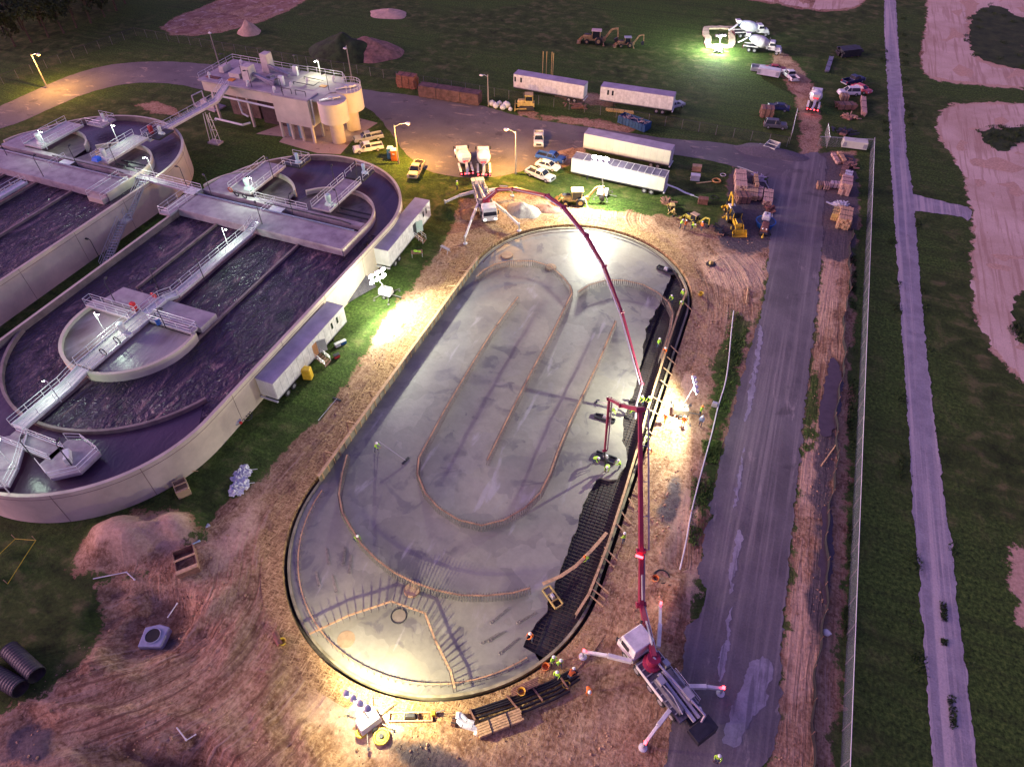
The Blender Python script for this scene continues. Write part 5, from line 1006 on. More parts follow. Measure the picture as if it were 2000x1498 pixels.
        if i<2: m=MB(); m.tube(p+(q-p)*.15-y*wdt*.75,p+(q-p)*.6-y*wdt*.6,.11,n=8); m.build('hydraulic_ram',rim_m,bs,False).matrix_parent_inverse=PINV2(bs)
    return t,pts
def PINV2(o):     # o is a part whose own basis is identity in world space
    return Matrix.Identity(4)
BS=(2,)
A2,B2=G(1275,1300),G(1180,925)
t2,pts2=pump_truck('white pump truck with maroon boom on the right of the slab, cab toward upper left',(1362,1432),(1222,1250),[(1252,1180),(1252,1075),(1250,800),(1215,792),(1190,779),(1181,880)],A2,B2,[((2.6,1.4),(1140,1273)),((2.3,-1.5),(1290,1180)),((-1.8,-1.4),(1412,1345)),((-2.4,1.3),(1259,1452))])
m=MB(); m.path([pts2[-1],G(1182,905,.6),G(1182,922,-.1)],.10,n=8); m.build('end_hose',black,t2,True,smooth=True)
m=MB(); m.bar(pts2[3]+Vector((-.3,-.3,-.3)),pts2[3]+Vector((.3,-.3,-.3)),.12,.12); m=MB(); q=pts2[2]; m.box(q.x-.35,q.x+.35,q.y-.75,q.y-.6,q.z-.1,q.z+.1); m.build('marker_light',tail,t2,True)
BS=()
A1,B1=G(955,410),G(1245,800)
t1,pts1=pump_truck('white pump truck facing the camera, maroon boom arched over the far end of slab',(934,370),(958,440),[(-38.2,91.0,6.2),(-33.6,86.3,9.8),(1068,383),(1100,405),(1145,460),(1180,520),(1215,610),(1254,750)],A1,B1,[((1.6,-1.3),(908,465)),((1.6,1.3),(1014,440)),((-2.5,-1.3),(869,395)),((-2.5,1.3),(1000,372))],lit=True)
m=MB(); m.path([pts1[-1],pts1[-1]+Vector((0,-.1,-1)),G(1243,790,1.2),G(1241,818,-.2)],.11,n=8); m.build('end_hose',white_d,t1,True,smooth=True)
m=MB(); 
for k in range(5): m.box(0,0,0,0,0,0) if False else None
# ================================================================ EARTH-MOVING MACHINES
def bwheel(t,x,y,r,w_,hub=None):
    m=MB(); m.lathe([(r*.88,-w_/2),(r,-w_/2+.06),(r,w_/2-.06),(r*.88,w_/2)],(x,y,r),(0,1,0),20); w0=m.build('wheel',tire,t,smooth=True); m=MB(); m.lathe([(r*.5,-w_/2-.02),(r*.5,w_/2+.02)],(x,y,r),(0,1,0),14); m.build('rim',hub or yellow,w0)
def make_backhoe(paint,roof):
    t=T('backhoe_loader','x','backhoe loader')
    m=MB(); m.box(-2.0,2.1,-.45,.45,.6,1.1); m.box(.6,2.3,-.5,.5,1.1,1.75,.0,.1,.25); m.box(-1.4,-.1,-.95,-.5,1.0,1.35,.3,0); m.box(-1.4,-.1,.5,.95,1.0,1.35,.3,0); m.build('body',paint,t,bevel=.05)
    m=MB(); m.box(.7,2.2,-.42,.42,1.76,1.85,.05,.05,.1); m.build('hood',dark,t,bevel=.03)
    m=MB(); m.box(-1.25,.5,-.7,.7,1.1,2.6,.05,.08); m.build('cab_glass',glass,t); m=MB()
    for x in (-1.25,.45):
        for y in (-.7,.7): m.tube((x,y,1.1),(x*.95,y*.92,2.62),.05,n=6)
    m.build('cab_frame',paint,t); m=MB(); m.box(-1.5,.7,-.85,.85,2.63,2.8,.1,.1); m.build('cab_roof',roof,t,bevel=.06)
    for s in (-1,1): bwheel(t,-1.0,s*.98,.75,.45,paint); bwheel(t,1.55,s*.85,.5,.32,paint)
    m=MB()
    for s in (-1,1): m.bar((.6,s*.65,1.5),(2.3,s*.65,1.35),.12,.22); m.bar((2.3,s*.65,1.35),(3.0,s*.65,.5),.12,.22)
    m.build('loader_arm',paint,t); m=MB(); m.add([(2.9,-1.15,.1),(3.75,-1.15,.08),(2.85,-1.15,.95),(2.9,1.15,.1),(3.75,1.15,.08),(2.85,1.15,.95)],[(0,1,2),(5,4,3),(0,3,4,1),(0,2,5,3)]); m.build('loader_bucket',paint,t)
    m=MB(); m.bar((-2.0,0,1.0),(-2.5,0,1.1),.5,.8); m.bar((-2.4,0,1.3),(-3.6,0,3.0),.26,.40); m.build('boom',paint,t,bevel=.02); m=MB(); m.bar((-3.6,0,3.05),(-5.0,0,3.3),.22,.32); m.bar((-4.9,0,3.35),(-5.1,0,1.5),.2,.26); m.build('dipper_stick',paint,t,bevel=.02)
    m=MB(); m.add([(-5.1,-.35,1.6),(-4.3,-.35,1.1),(-4.6,-.35,.4),(-5.2,-.35,.7),(-5.1,.35,1.6),(-4.3,.35,1.1),(-4.6,.35,.4),(-5.2,.35,.7)],[(0,1,2,3),(7,6,5,4),(0,4,5,1),(2,6,7,3),(3,7,4,0)]); m.build('hoe_bucket',dark,t)
    m=MB()
    for s in (-1,1): m.bar((-1.9,s*.5,1.0),(-2.2,s*1.35,.15),.15,.2); m.box(-2.4,-2.0,s*1.35-.2,s*1.35+.2,.02,.12)
    m.build('stabiliser',paint,t); m=MB(); m.tube((1.2,.2,1.8),(1.2,.2,2.4),.05); m.build('exhaust_stack',dark,t); return t
bh=make_backhoe(M('digger_ochre',(.66,.47,.16),.5,var=.15,scale=2),M('digger_roof',(.85,.66,.30),.4,var=.05)); bg_='digging machines on the site'
def putm(proto,px,pf,l,first,swap=None,sc_=None,cat='backhoe loader',name=None):
    c=G(*px); f=G(*pf); o=place(proto,first,(c.x,c.y,0),math.atan2(f.y-c.y,f.x-c.x),l,cat,bg_,swap); 
    if sc_: o.scale=(sc_,)*3
    if name: o.name=name
    return o
putm(bh,(1121,398),(1095,398),'ochre backhoe loader with yellow roof beside the floodlight, digging arm raised to its right',0)
oc=M('digger_ochre',None); orf=M('digger_roof',None)
putm(bh,(1434,440),(1442,458),'bright yellow backhoe loader with dark canopy facing the camera on the dark yard',1,{oc:yellow,orf:dark}); putm(bh,(1352,434),(1338,427),'small greenish yellow digger behind the row of standing workers',1,{oc:M('lime_yellow',(.55,.50,.08),.5,var=.2),orf:tan_p},.62)
putm(bh,(1425,420),(1420,410),'second yellow tractor half hidden behind the bright yellow loader',1,{oc:yellow,orf:white},.7); putm(bh,(1311,412),(1309,404),'tiny faded yellow digger alone on the grass left of the workers',1,{oc:yel_d,orf:yel_d},.5)
putm(bh,(1160,85),(1143,84),'large faded yellow machine with pale roof panels far out on the dark grass',1,{oc:M('rusty_yellow',(.40,.27,.13),.7,var=.3,scale=2),orf:M('pinkish_roof',(.60,.45,.42),.6,var=.1)},1.15)
putm(bh,(1222,92),(1205,92),'smaller rusty loader with pale roof to the right of the far machine',1,{oc:M('rusty_yellow',None),orf:silver},.85)
# bulldozer
c=G(1028,213); t=T('bulldozer','yellow bulldozer with boxy cab beside the road below the far trailers','bulldozer',(c.x,c.y,0),R(200)); 
for s in (-1,1): m=MB(); m.prism([(0,0)],0,0) if False else m.box(-1.8,1.8,s*1.0-.28,s*1.0+.28,.02,.95,.35,0); m.build('track',dark,t,bevel=.12)
m=MB(); m.box(-1.7,1.9,-.7,.7,.6,1.5); m.box(.4,1.9,-.55,.55,1.5,2.0,0,.1,.2); m.build('body',yel_d,t,bevel=.06); m=MB(); m.box(-1.3,.3,-.8,.8,1.5,3.1,.05,.05); m.build('cab',yel_d,t,bevel=.05); m=MB(); m.box(-1.32,.32,-.82,.82,2.0,2.85,.05,.05); m.build('cab_window',glass,t)
m=MB()
for x in (-1.33,.28): 
    for y in (-.82,.82): m.box(x-.06,x+.08,y-.07,y+.07,1.95,2.95)
m.box(-1.4,.4,-.9,.9,3.1,3.22); m.build('cab_frame',yel_d,t); m=MB(); m.box(2.3,2.5,-1.6,1.6,.1,1.2,.05,0); m.build('blade',yel_d,t,bevel=.04); m=MB(); m.bar((0,-1.35,.6),(2.3,-1.35,.5),.15,.2); m.bar((0,1.35,.6),(2.3,1.35,.5),.15,.2); m.build('push_arm',yel_d,t)
# roller / washout tub
c=G(1493,442); t=T('washout_tub','round blue tub on the dark yard behind a small brown roller','tub',(c.x,c.y,0)); m=MB(); m.lathe([(1.25,0),(1.6,1.0),(1.68,1.02)],n=26); m.build('tub_wall',bluetub,t,smooth=True); m=MB(); m.lathe([(1.45,.9),(1.45,1.03)],n=24); m.build('wash_water',M('tub_water',(.03,.05,.09),.2,var=.2),t)
t=T('white_tank','white rectangular tank with dark cap standing above the blue tub','tank',(c.x-.1,c.y+.6,0)); m=MB(); m.box(-.7,.7,-.8,.8,1.05,2.0,.15,.1); m.build('tank_body',white,t,bevel=.2); m=MB(); m.lathe([(.15,2.0),(.15,2.12)],n=12); m.build('cap',dark,t)
c=G(1491,455); t=T('small_roller','small brown machine with two round lights in front of the blue tub','roller',(c.x,c.y,0),R(-90)); m=MB(); m.box(-1.3,1.2,-.65,.65,.5,1.5,.1,.12); m.build('body',rust,t,bevel=.15); m=MB(); m.lathe([(.5,-.6),(.5,.6)],(-.7,0,.5),(0,1,0),18); m.lathe([(.5,-.6),(.5,.6)],(.8,0,.5),(0,1,0),18); m.build('drum',dark,t); 
for s in (-1,1): m=MB(); m.sph((1.15,s*.3,1.4),.14); m.build('headlight',white,t)
m=MB(); m.bar((1.2,0,.6),(2.0,0,.4),.15); m.sph((2.0,0,.4),.22); m.build('hitch',yellow,t)
# ================================================================ LIGHT TOWERS AND STREET LAMPS
def tower(label,base,headpx,hh,aim,power,cone=150,cart=white_d,rz=0,spool=False,heads=4,col=(1,1,.78),extra=None):
    c=G(*base); hp=G(*headpx,hh); t=T('light_tower',label,'light tower',(c.x,c.y,0),rz,'mobile floodlight towers')
    m=MB(); m.box(-1.1,.9,-.7,.7,.45,1.4,.1,.12); m.build('generator_cart',cart,t,bevel=.1); m=MB(); m.bar((.9,0,.5),(2.4,0,.45),.1); 
    for sx,sy in ((1,1),(1,-1),(-1,1),(-1,-1)): m.bar((sx*.6,sy*.6,.5),(sx*1.2,sy*1.7,.45),.08); m.tube((sx*1.2,sy*1.7,.5),(sx*1.2,sy*1.7,.03),.04); m.lathe([(.18,.02),(.18,.06)],(sx*1.2,sy*1.7,0),n=10)
    m.build('outrigger_frame',M('grimy_frame',(.16,.15,.15),.6,.2,var=.2),t)
    for s in (-1,1): wheel(t,0,s*.85,.32,.2,.17)
    mb=MB(); b0=Vector((c.x,c.y,1.3)); mb.tube(b0,b0+(hp-b0)*.5,.09,n=8); mb.tube(b0+(hp-b0)*.5,hp,.06,n=8); 
    d=Vector(aim)-hp; d.z=0; d.normalize(); sd=Vector((-d.y,d.x,0)); mb.bar(hp-sd*1.2,hp+sd*1.2,.08); mb.tube(hp,hp+Vector((0,0,1.1 if heads==6 else .1)),.05); mb.build('mast',steel,t,True)
    for k in range(heads):
        nr=3 if heads==6 else heads; q=hp+sd*((k%nr)-(nr-1)/2)*(1.0 if heads==6 else .74)+Vector((0,0,1.0*(k//nr))); dn=(d*.93+Vector((0,0,-.34))).normalized() if heads==6 else (d*.8+Vector((0,0,-.6))).normalized(); m=MB(); hr=.46 if heads==6 else .34; m.lathe([(.14,-.35),(hr-.04,-.1),(hr,.0)],q,dn,14); lh=m.build('lamp_head',white_d,t,True,smooth=True); m=MB(); m.lathe([(hr-.02,.0),(hr-.06,.04)],q+dn*.01,dn,14); m.build('lamp_lens',lamp_cool,lh)  # six-head towers: second row and oversized lenses added to imitate glare
    lamp('flood_light',hp+d*.35+Vector((0,0,-.15)),power*.58,col,'SPOT',.09,t,Vector(aim),cone,.35)
    if extra: lamp('flood_spill',hp+Vector((0,0,-.5)),extra*.35,col,'POINT',.3,t)
    return t,hp
PWR=1.0
ctr=Vector((-22,60,0))
tower('floodlight tower behind the ochre backhoe, glaring in front of the office trailers',(1178,383),(1172,320),7.4,(-24,74,0),14500*PWR,160,extra=22000,heads=6)
tower('floodlight tower beside the grass verge at the end of the green-door trailer',(756,578),(738,545),5.4,(-22,55,0),14500*PWR,165,extra=7000,heads=6)
tower('floodlight tower on the sandy strip right of the slab with crew gathered at its cart',(1329,809),(1357,752),5.9,(-16,54,0),15000*PWR,165,cart=M('dusty_cart',(.30,.27,.20),.7,var=.3),rz=R(10),extra=1000)
tower('floodlight tower at the near end of the slab with yellow wheels, two lamps each side',(724,1412),(698,1368),4.8,(-17,27,0),8500*PWR,160,rz=R(60),extra=5000,col=(1,.86,.48))
tower('distant floodlight tower lighting the square sand ring and the parked mixer trucks',(1403,103),(1408,70),4.2,tuple(G(1330,30)),5200*PWR,172,extra=26000,col=(.9,1,.86))
t=T('cable_spool','round yellow spool lying beside the near floodlight tower','spool',tuple(G(746,1440))); m=MB(); m.torus((0,0,.3),.62,.12); m.lathe([(.5,.2),(.5,.35)]); m.build('spool_ring',yplast,t,smooth=True); m=MB(); m.lathe([(.2,.35),(.2,.5)]); m.build('hub',dark,t)
t=T('cable_spool','small yellow spool left of the near floodlight tower base','spool',tuple(G(707,1432))); m=MB(); m.torus((0,0,.3),.38,.14); m.lathe([(.3,.2),(.3,.35)]); m.build('spool_ring',yplast,t,smooth=True); m=MB(); m.lathe([(.12,.35),(.12,.45)]); m.build('hub',dark,t)
# the square sand ring under the far tower
m=MB(); sq=[G(1377,56),G(1430,56),G(1428,92),G(1383,92)]
pts=dens([(p.x,p.y) for p in sq],1.0); m.ribbon(jag([(p.x,p.y) for p in sq],1,.5,.5,3,0),1.6,0,.35,True); o=m.build('sand_berm',M('berm_sand',(.60,.50,.34),.95,var=.2,scale=1,bump=.6)); tag(o,'square ring of pale sand under the distant floodlight','sand berm')
def street_lamp(label,base,top,headpx,h,lit,power=900,wood_=False):
    b=G(*base); hp=G(*headpx,h); t=T('street_lamp',label,'street lamp',(b.x,b.y,0),0,'street lamps on tall poles'); m=MB(); m.tube((0,0,0),(0,0,h),.16,.10,n=10); m.build('pole',M('lamp_pole',(.30,.27,.24),.6,var=.1),t)
    loc=Vector((hp.x-b.x,hp.y-b.y,0)); 
    if loc.length>3: loc=loc.normalized()*2.4
    e=Vector((loc.x,loc.y,h+.25)); m=MB(); m.path([(0,0,h-.4),(loc.x*.5,loc.y*.5,h+.15),tuple(e)],.06,n=6); m.build('arm',steel,t)
    m=MB(); m.box(e.x-.4,e.x+.4,e.y-.22,e.y+.22,h+.15,h+.4,.1,.06); m.build('lamp_head',white_d,t,bevel=.05); m=MB(); m.sph((e.x,e.y,h+.12),.34 if lit else .2,.34 if lit else .2,.18 if lit else .08,n=12,m=6); m.build('lamp_glass',lamp_sod if lit else white_d,t,smooth=True)
    if lit: lamp('sodium_light',(b.x+e.x,b.y+e.y,h-.75),power*1.0,(1,.50,.10),size=.25,parent=t)
    return t
street_lamp('lit orange street lamp on leaning pole by the curved road at top left',(93,173),0,(76,109),7.4,True,5200)
street_lamp('lit orange street lamp by the portable toilets at the edge of the lot',(779,320),0,(797,243),7.6,True,6500); street_lamp('lit orange street lamp in front of the white pickup row, right side of the lot',(1007,340),0,(988,255),8.2,True,7500)
street_lamp('unlit lamp by the heap of white bags beside the road',(954,208),0,(940,150),6.6,False); street_lamp('unlit lamp rising behind the two round silos of the plant',(688,160),0,(671,107),7.8,False); street_lamp('bare pole at the left end of the plant building',(430,133),0,(411,70),8.2,False); 
# ================================================================ FENCES
def fence(label,A,Bq,h=2.1,sp=3.0,mesh_step=.45,mat=None,cat='fence',wire=True,rr=.035,name='chain_link_fence'):
    A=Vector((A[0],A[1],0)); Bq=Vector((Bq[0],Bq[1],0)); t=T(name,label,cat,A); d=Bq-A; L_=d.length; u=d.normalized(); m=MB(); n=max(1,int(L_/sp))
    sp2=L_/n
    if n>95: sp2=L_/95; n=95
    for i in range(n+1): q=MB(); p=u*(sp2*i); q.tube(p,p+Vector((0,0,h)),.04,n=6); q.build('post',M('dull_post',(.22,.22,.22),.6,.2,var=.1),t)
    m=MB(); m.tube((0,0,h),u*L_+Vector((0,0,h)),rr,n=6); m.build('top_rail',dark if rr<.034 else rail_m,t)
    if wire:
        m=MB(); k=int(L_/mesh_step); nn=Vector((-u.y,u.x,0))*.008
        for i in range(-int(h/mesh_step),k):
            for s in (1,-1):
                a=i*mesh_step; b_=a+h; z0,z1=(0,h) if s>0 else (h,0); x0,x1=a,b_
                if x0<0: f=-x0/h; z0=z0+(z1-z0)*f; x0=0
                if x1>L_: f=(L_-x0)/(x1-x0); z1=z0+(z1-z0)*f; x1=L_
                if x1<=x0: continue
                p=u*x0+Vector((0,0,z0+.02)); q=u*x1+Vector((0,0,z1)); w_=Vector((0,0,.016)); m.add([p-w_,q-w_,q+w_,p+w_],[(0,1,2,3)])
        o=m.build('wire_mesh',mat or steel,t)
    return t
fence('long tall wire fence running down the right side between site and gravel lane',(19.3,141.5),(19.6,10),2.4,3.0,.16,M('wire_grey',(.20,.24,.28),.6,.2,var=.05))
fence('wire fence across the back of the field from the left corner to the lane gate',(-158,137.2),(4.0,136.5),2.0,3.4,.5,M('dull_wire',(.07,.07,.07),.7,var=.1),rr=.025); fence('wire fence at the far left running down past the orange lamp',(-158,137.2),(-166,92),2.0,3.4,.5,M('dull_wire',None),rr=.03)
fence('short wire fence between the lane gate and the right corner',(9.6,139.0),(19.3,141.5),2.0,3,.3)
fence('open left leaf of the lane gate',G(1541,281)[:2],G(1552,232)[:2],2.2,3,.25,white_d,'gate',name='gate_leaf'); fence('open right leaf of the lane gate',G(1614,290)[:2],G(1611,262)[:2],2.2,3,.25,white_d,'gate',name='gate_leaf')
# black silt fence at the foot of the long fence
t=T('silt_fence','low black fabric barrier along the foot of the right fence','barrier',(17.3,60,0)); pts=[(17.2+.25*math.sin(y*.35)+.15*math.sin(y*1.3),y) for y in np.arange(12,112,1.0)]; m=MB(); m.ribbon(pts,.05,0,.75); m.build('fabric',black,t,True); m=MB()
for p in pts[::3]: m.box(p[0]-.03,p[0]+.03,p[1]-.03,p[1]+.03,0,.95)
m.build('stakes',wood_b,t,True)
# ================================================================ PEOPLE
POSES={
 'stand':dict(pel=(0,0,.93),ch=(.02,0,1.32),nk=(.03,0,1.50),hd=(.06,0,1.62),sh=1.43,el=(.05,.27,1.16),ha=(.22,.22,.98),kn=(.03,.11,.50),an=(-.02,.13,.09)),
 'walk':dict(pel=(0,0,.91),ch=(.06,0,1.30),nk=(.09,0,1.47),hd=(.13,0,1.59),sh=1.40,el=(-.06,.27,1.14),ha=(.20,.25,1.0),kn=(.16,.10,.50),an=(.20,.12,.09),kn2=(-.03,.10,.5),an2=(-.30,.12,.12)),
 'bend':dict(pel=(-.18,0,.86),ch=(.20,0,1.10),nk=(.36,0,1.17),hd=(.46,0,1.18),sh=1.13,el=(.38,.24,.86),ha=(.50,.16,.62),kn=(.05,.14,.47),an=(-.10,.16,.09)),
 'kneel':dict(pel=(-.12,0,.42),ch=(.16,0,.76),nk=(.28,0,.89),hd=(.36,0,.97),sh=.84,el=(.36,.24,.58),ha=(.55,.15,.36),kn=(.24,.16,.10),an=(-.22,.15,.08)),
 'work':dict(pel=(-.04,0,.90),ch=(.10,0,1.26),nk=(.17,0,1.42),hd=(.23,0,1.52),sh=1.36,el=(.28,.26,1.10),ha=(.52,.14,1.02),kn=(.08,.13,.49),an=(.04,.17,.09),kn2=(-.06,.12,.48),an2=(-.20,.16,.09)),
}
def person_meshes(ps_):
    D=POSES[ps_]; J=[];E_=[];Rd=[]
    def j(p,r): J.append(p); Rd.append(r); return len(J)-1
    def e(a,b): E_.append((a,b))
    pel=j(D['pel'],(.15,.13)); a=Vector(D['pel']); b=Vector(D['ch']); ab=j(tuple((a+b)/2),(.145,.12)); ch=j(D['ch'],(.17,.13)); nk=j(D['nk'],(.065,.065)); e(pel,ab); e(ab,ch); e(ch,nk)
    nv=Vector(D['nk'])+(Vector(D['hd'])-Vector(D['nk']))*.8; nn=j(tuple(nv),(.06,.06)); e(nk,nn)
    for s in (-1,1):
        sx=D['ch'][0]+(D['nk'][0]-D['ch'][0])*.5; sh=j((sx,s*.19,D['sh']),(.075,.075)); el=j((D['el'][0],s*D['el'][1],D['el'][2]),(.052,.052)); wr=j((D['ha'][0],s*D['ha'][1],D['ha'][2]),(.032,.026)); e(ch,sh); e(sh,el); e(el,wr)
        hv=Vector(D['ha'])-Vector(D['el']); hv.normalize(); pm=j((D['ha'][0]+hv.x*.07,s*(D['ha'][1]+hv.y*.07),D['ha'][2]+hv.z*.07),(.042,.022)); e(wr,pm)
        kn=D['kn2'] if (s<0 and 'kn2' in D) else D['kn']; an=D['an2'] if (s<0 and 'an2' in D) else D['an']
        hp=j((D['pel'][0],s*.10,D['pel'][2]-.06),(.095,.095)); k=j((kn[0],s*kn[1],kn[2]),(.062,.062)); n_=j((an[0],s*an[1],an[2]),(.045,.045)); tt=(an[0]+.15,s*an[1]*1.05,.045) if ps_!='kneel' else (an[0]-.12,s*an[1],.05); to=j(tt,(.045,.035)); e(pel,hp); e(hp,k); e(k,n_); e(n_,to)
    me=bpy.data.meshes.new('skel'); me.from_pydata(J,E_,[]); o=bpy.data.objects.new('skel',me); C.objects.link(o)
    o.modifiers.new('skin','SKIN'); sv_=me.skin_vertices[0].data
    for i,r in enumerate(Rd): sv_[i].radius=r
    sv_[0].use_root=True; sb=o.modifiers.new('sub','SUBSURF'); sb.levels=1; sb.render_levels=1
    dg=bpy.context.evaluated_depsgraph_get(); dg.update(); body=bpy.data.meshes.new_from_object(o.evaluated_get(dg)); bpy.data.objects.remove(o)
    body.materials.clear()
    for m_ in (skin,hiviz,jeans,boots): body.materials.append(m_)
    segs=[]; cat={}
    def dseg(p,a,b):
        ab_=b-a; tt=max(0,min(1,(p-a).dot(ab_)/(ab_.length_squared+1e-9))); return (p-a-ab_*tt).length
    JV=[Vector(x) for x in J]
    kinds=[]
    for (a_,b_) in E_:
        z=(a_,b_); r=Rd
        kinds.append(None)
    # edge order: trunk 0,1,2 neck 3, then per side: shoulder,upper arm,forearm,hand,hip,thigh,shin,foot
    lab=[1,1,0,0]+[1,1,1,0,2,2,2,3]*2
    for f in body.polygons:
        c=Vector(f.center); best=min(range(len(E_)),key=lambda q:dseg(c,JV[E_[q][0]],JV[E_[q][1]])/ (1 if lab[q]!=1 else 1)); k=lab[best]
        if best==0 and (c-JV[0]).length<.16: k=2
        f.material_index=k; f.use_smooth=True
    # head, ears, nose, and hands with five fingers joined into the same mesh
    bm=bmesh.new(); bm.from_mesh(body)
    def addmb(mb_,mi):
        vs=[bm.verts.new(v) for v in mb_.v]
        for f in mb_.f:
            try: q=bm.faces.new([vs[i] for i in f]); q.material_index=mi; q.smooth=True
            except ValueError: pass
    hd=Vector(D['hd']); tilt=Vector(D['hd'])-Vector(D['nk']); fw=Vector((1,0,0)) if ps_ not in('bend','kneel') else Vector((.7,0,-.7))
    m=MB(); m.sph(hd,.098,.078,.118,n=12,m=8); m.sph(hd+fw*.10,.02,.014,.022,n=6,m=4); 
    for s in (-1,1): m.sph(hd+Vector((0,s*.08,0)),.02,.012,.03,n=6,m=4)
    addmb(m,0); m=MB()
    for s in (-1,1): m.sph(hd+fw*.085+Vector((0,s*.03,.02)),.012,.012,.01,n=6,m=4)
    m.box(hd.x+fw.x*.088,hd.x+fw.x*.1,-.02,.02,hd.z-.055,hd.z-.045); addmb(m,3)
    for s in (-1,1):
        h=Vector((D['ha'][0],s*D['ha'][1],D['ha'][2])); el=Vector((D['el'][0],s*D['el'][1],D['el'][2])); d=(h-el).normalized(); side=d.cross(Vector((0,0,1))).normalized(); dn=side.cross(d); m=MB()
        for i,ln in enumerate((.065,.08,.085,.078)):
            b0=h+d*.10+side*(.03-.02*i); b1=b0+d*ln*.6+dn*(-.012); b2=b1+d*ln*.35-dn*.035; m.tube(b0,b1,.0095,.009,n=5); m.tube(b1,b2,.009,.007,n=5)
        b0=h+d*.04+side*.03*s; m.tube(b0,b0+side*.035*s+d*.03,.012,.010,n=5); m.tube(b0+side*.035*s+d*.03,b0+side*.04*s+d*.065-dn*.01,.010,.008,n=5); addmb(m,0)
    bm.to_mesh(body); bm.free(); body.name='body_'+ps_
    # vest: shell lifted off the chest and belly faces
    vb=bmesh.new(); vb.from_mesh(body); vb.faces.ensure_lookup_table(); keep=set()
    a=Vector(D['pel']); b=Vector(D['nk'])
    dele=[f for f in vb.faces if not (f.material_index==1 and dseg(f.calc_center_median(),a,b)<.20 and abs(f.calc_center_median().y)<.19)]
    bmesh.ops.delete(vb,geom=dele,context='FACES'); vb.normal_update()
    for v in vb.verts: v.co+=v.normal*.014
    vest=bpy.data.meshes.new('vest_'+ps_); vb.to_mesh(vest); vb.free(); vest.materials.clear(); vest.materials.append(hiviz)
    for f in vest.polygons: f.material_index=0
    m=MB(); hc=hd+Vector((0,0,.045)); prof=[(.20*.0+.155,0),(.145,.02),(.125,.035),(.118,.075),(.09,.115),(.03,.135)]; ax=Vector((0,0,1)) if ps_ not in('bend','kneel') else Vector((.5,0,.86)); m.lathe(prof,hc,ax,14); hat=m.mesh('hat_'+ps_,hat_w)
    for p in hat.polygons: p.use_smooth=True
    return body,vest,hat
PM={k:person_meshes(k) for k in POSES}
PV={}
def var(me,mats):
    k=(me.name,tuple(x.name for x in mats))
    if k not in PV:
        c=me.copy()
        for i,x in enumerate(mats): c.materials[i]=x
        PV[k]=c
    return PV[k]
def person(label,foot,z,pose,face,shirt=hiviz,pants=jeans,hat=hat_w,sleeve=None,sc_=1.0,vest=True):
    c=G(*foot,z); d=G(*face,z); t=T('person',label,'person',(c.x,c.y,z),math.atan2(d.y-c.y,d.x-c.x),'construction workers'); t.scale=(sc_,)*3
    bd,vs,ht=PM[pose]; o=bpy.data.objects.new('body',var(bd,(skin,sleeve or shirt,pants,boots))); C.objects.link(o); o.parent=t
    if vest: o=bpy.data.objects.new('vest',var(vs,(shirt,))); C.objects.link(o); o.parent=t
    o=bpy.data.objects.new('hard_hat',var(ht,(hat,))); C.objects.link(o); o.parent=t
    return t
W=SZ
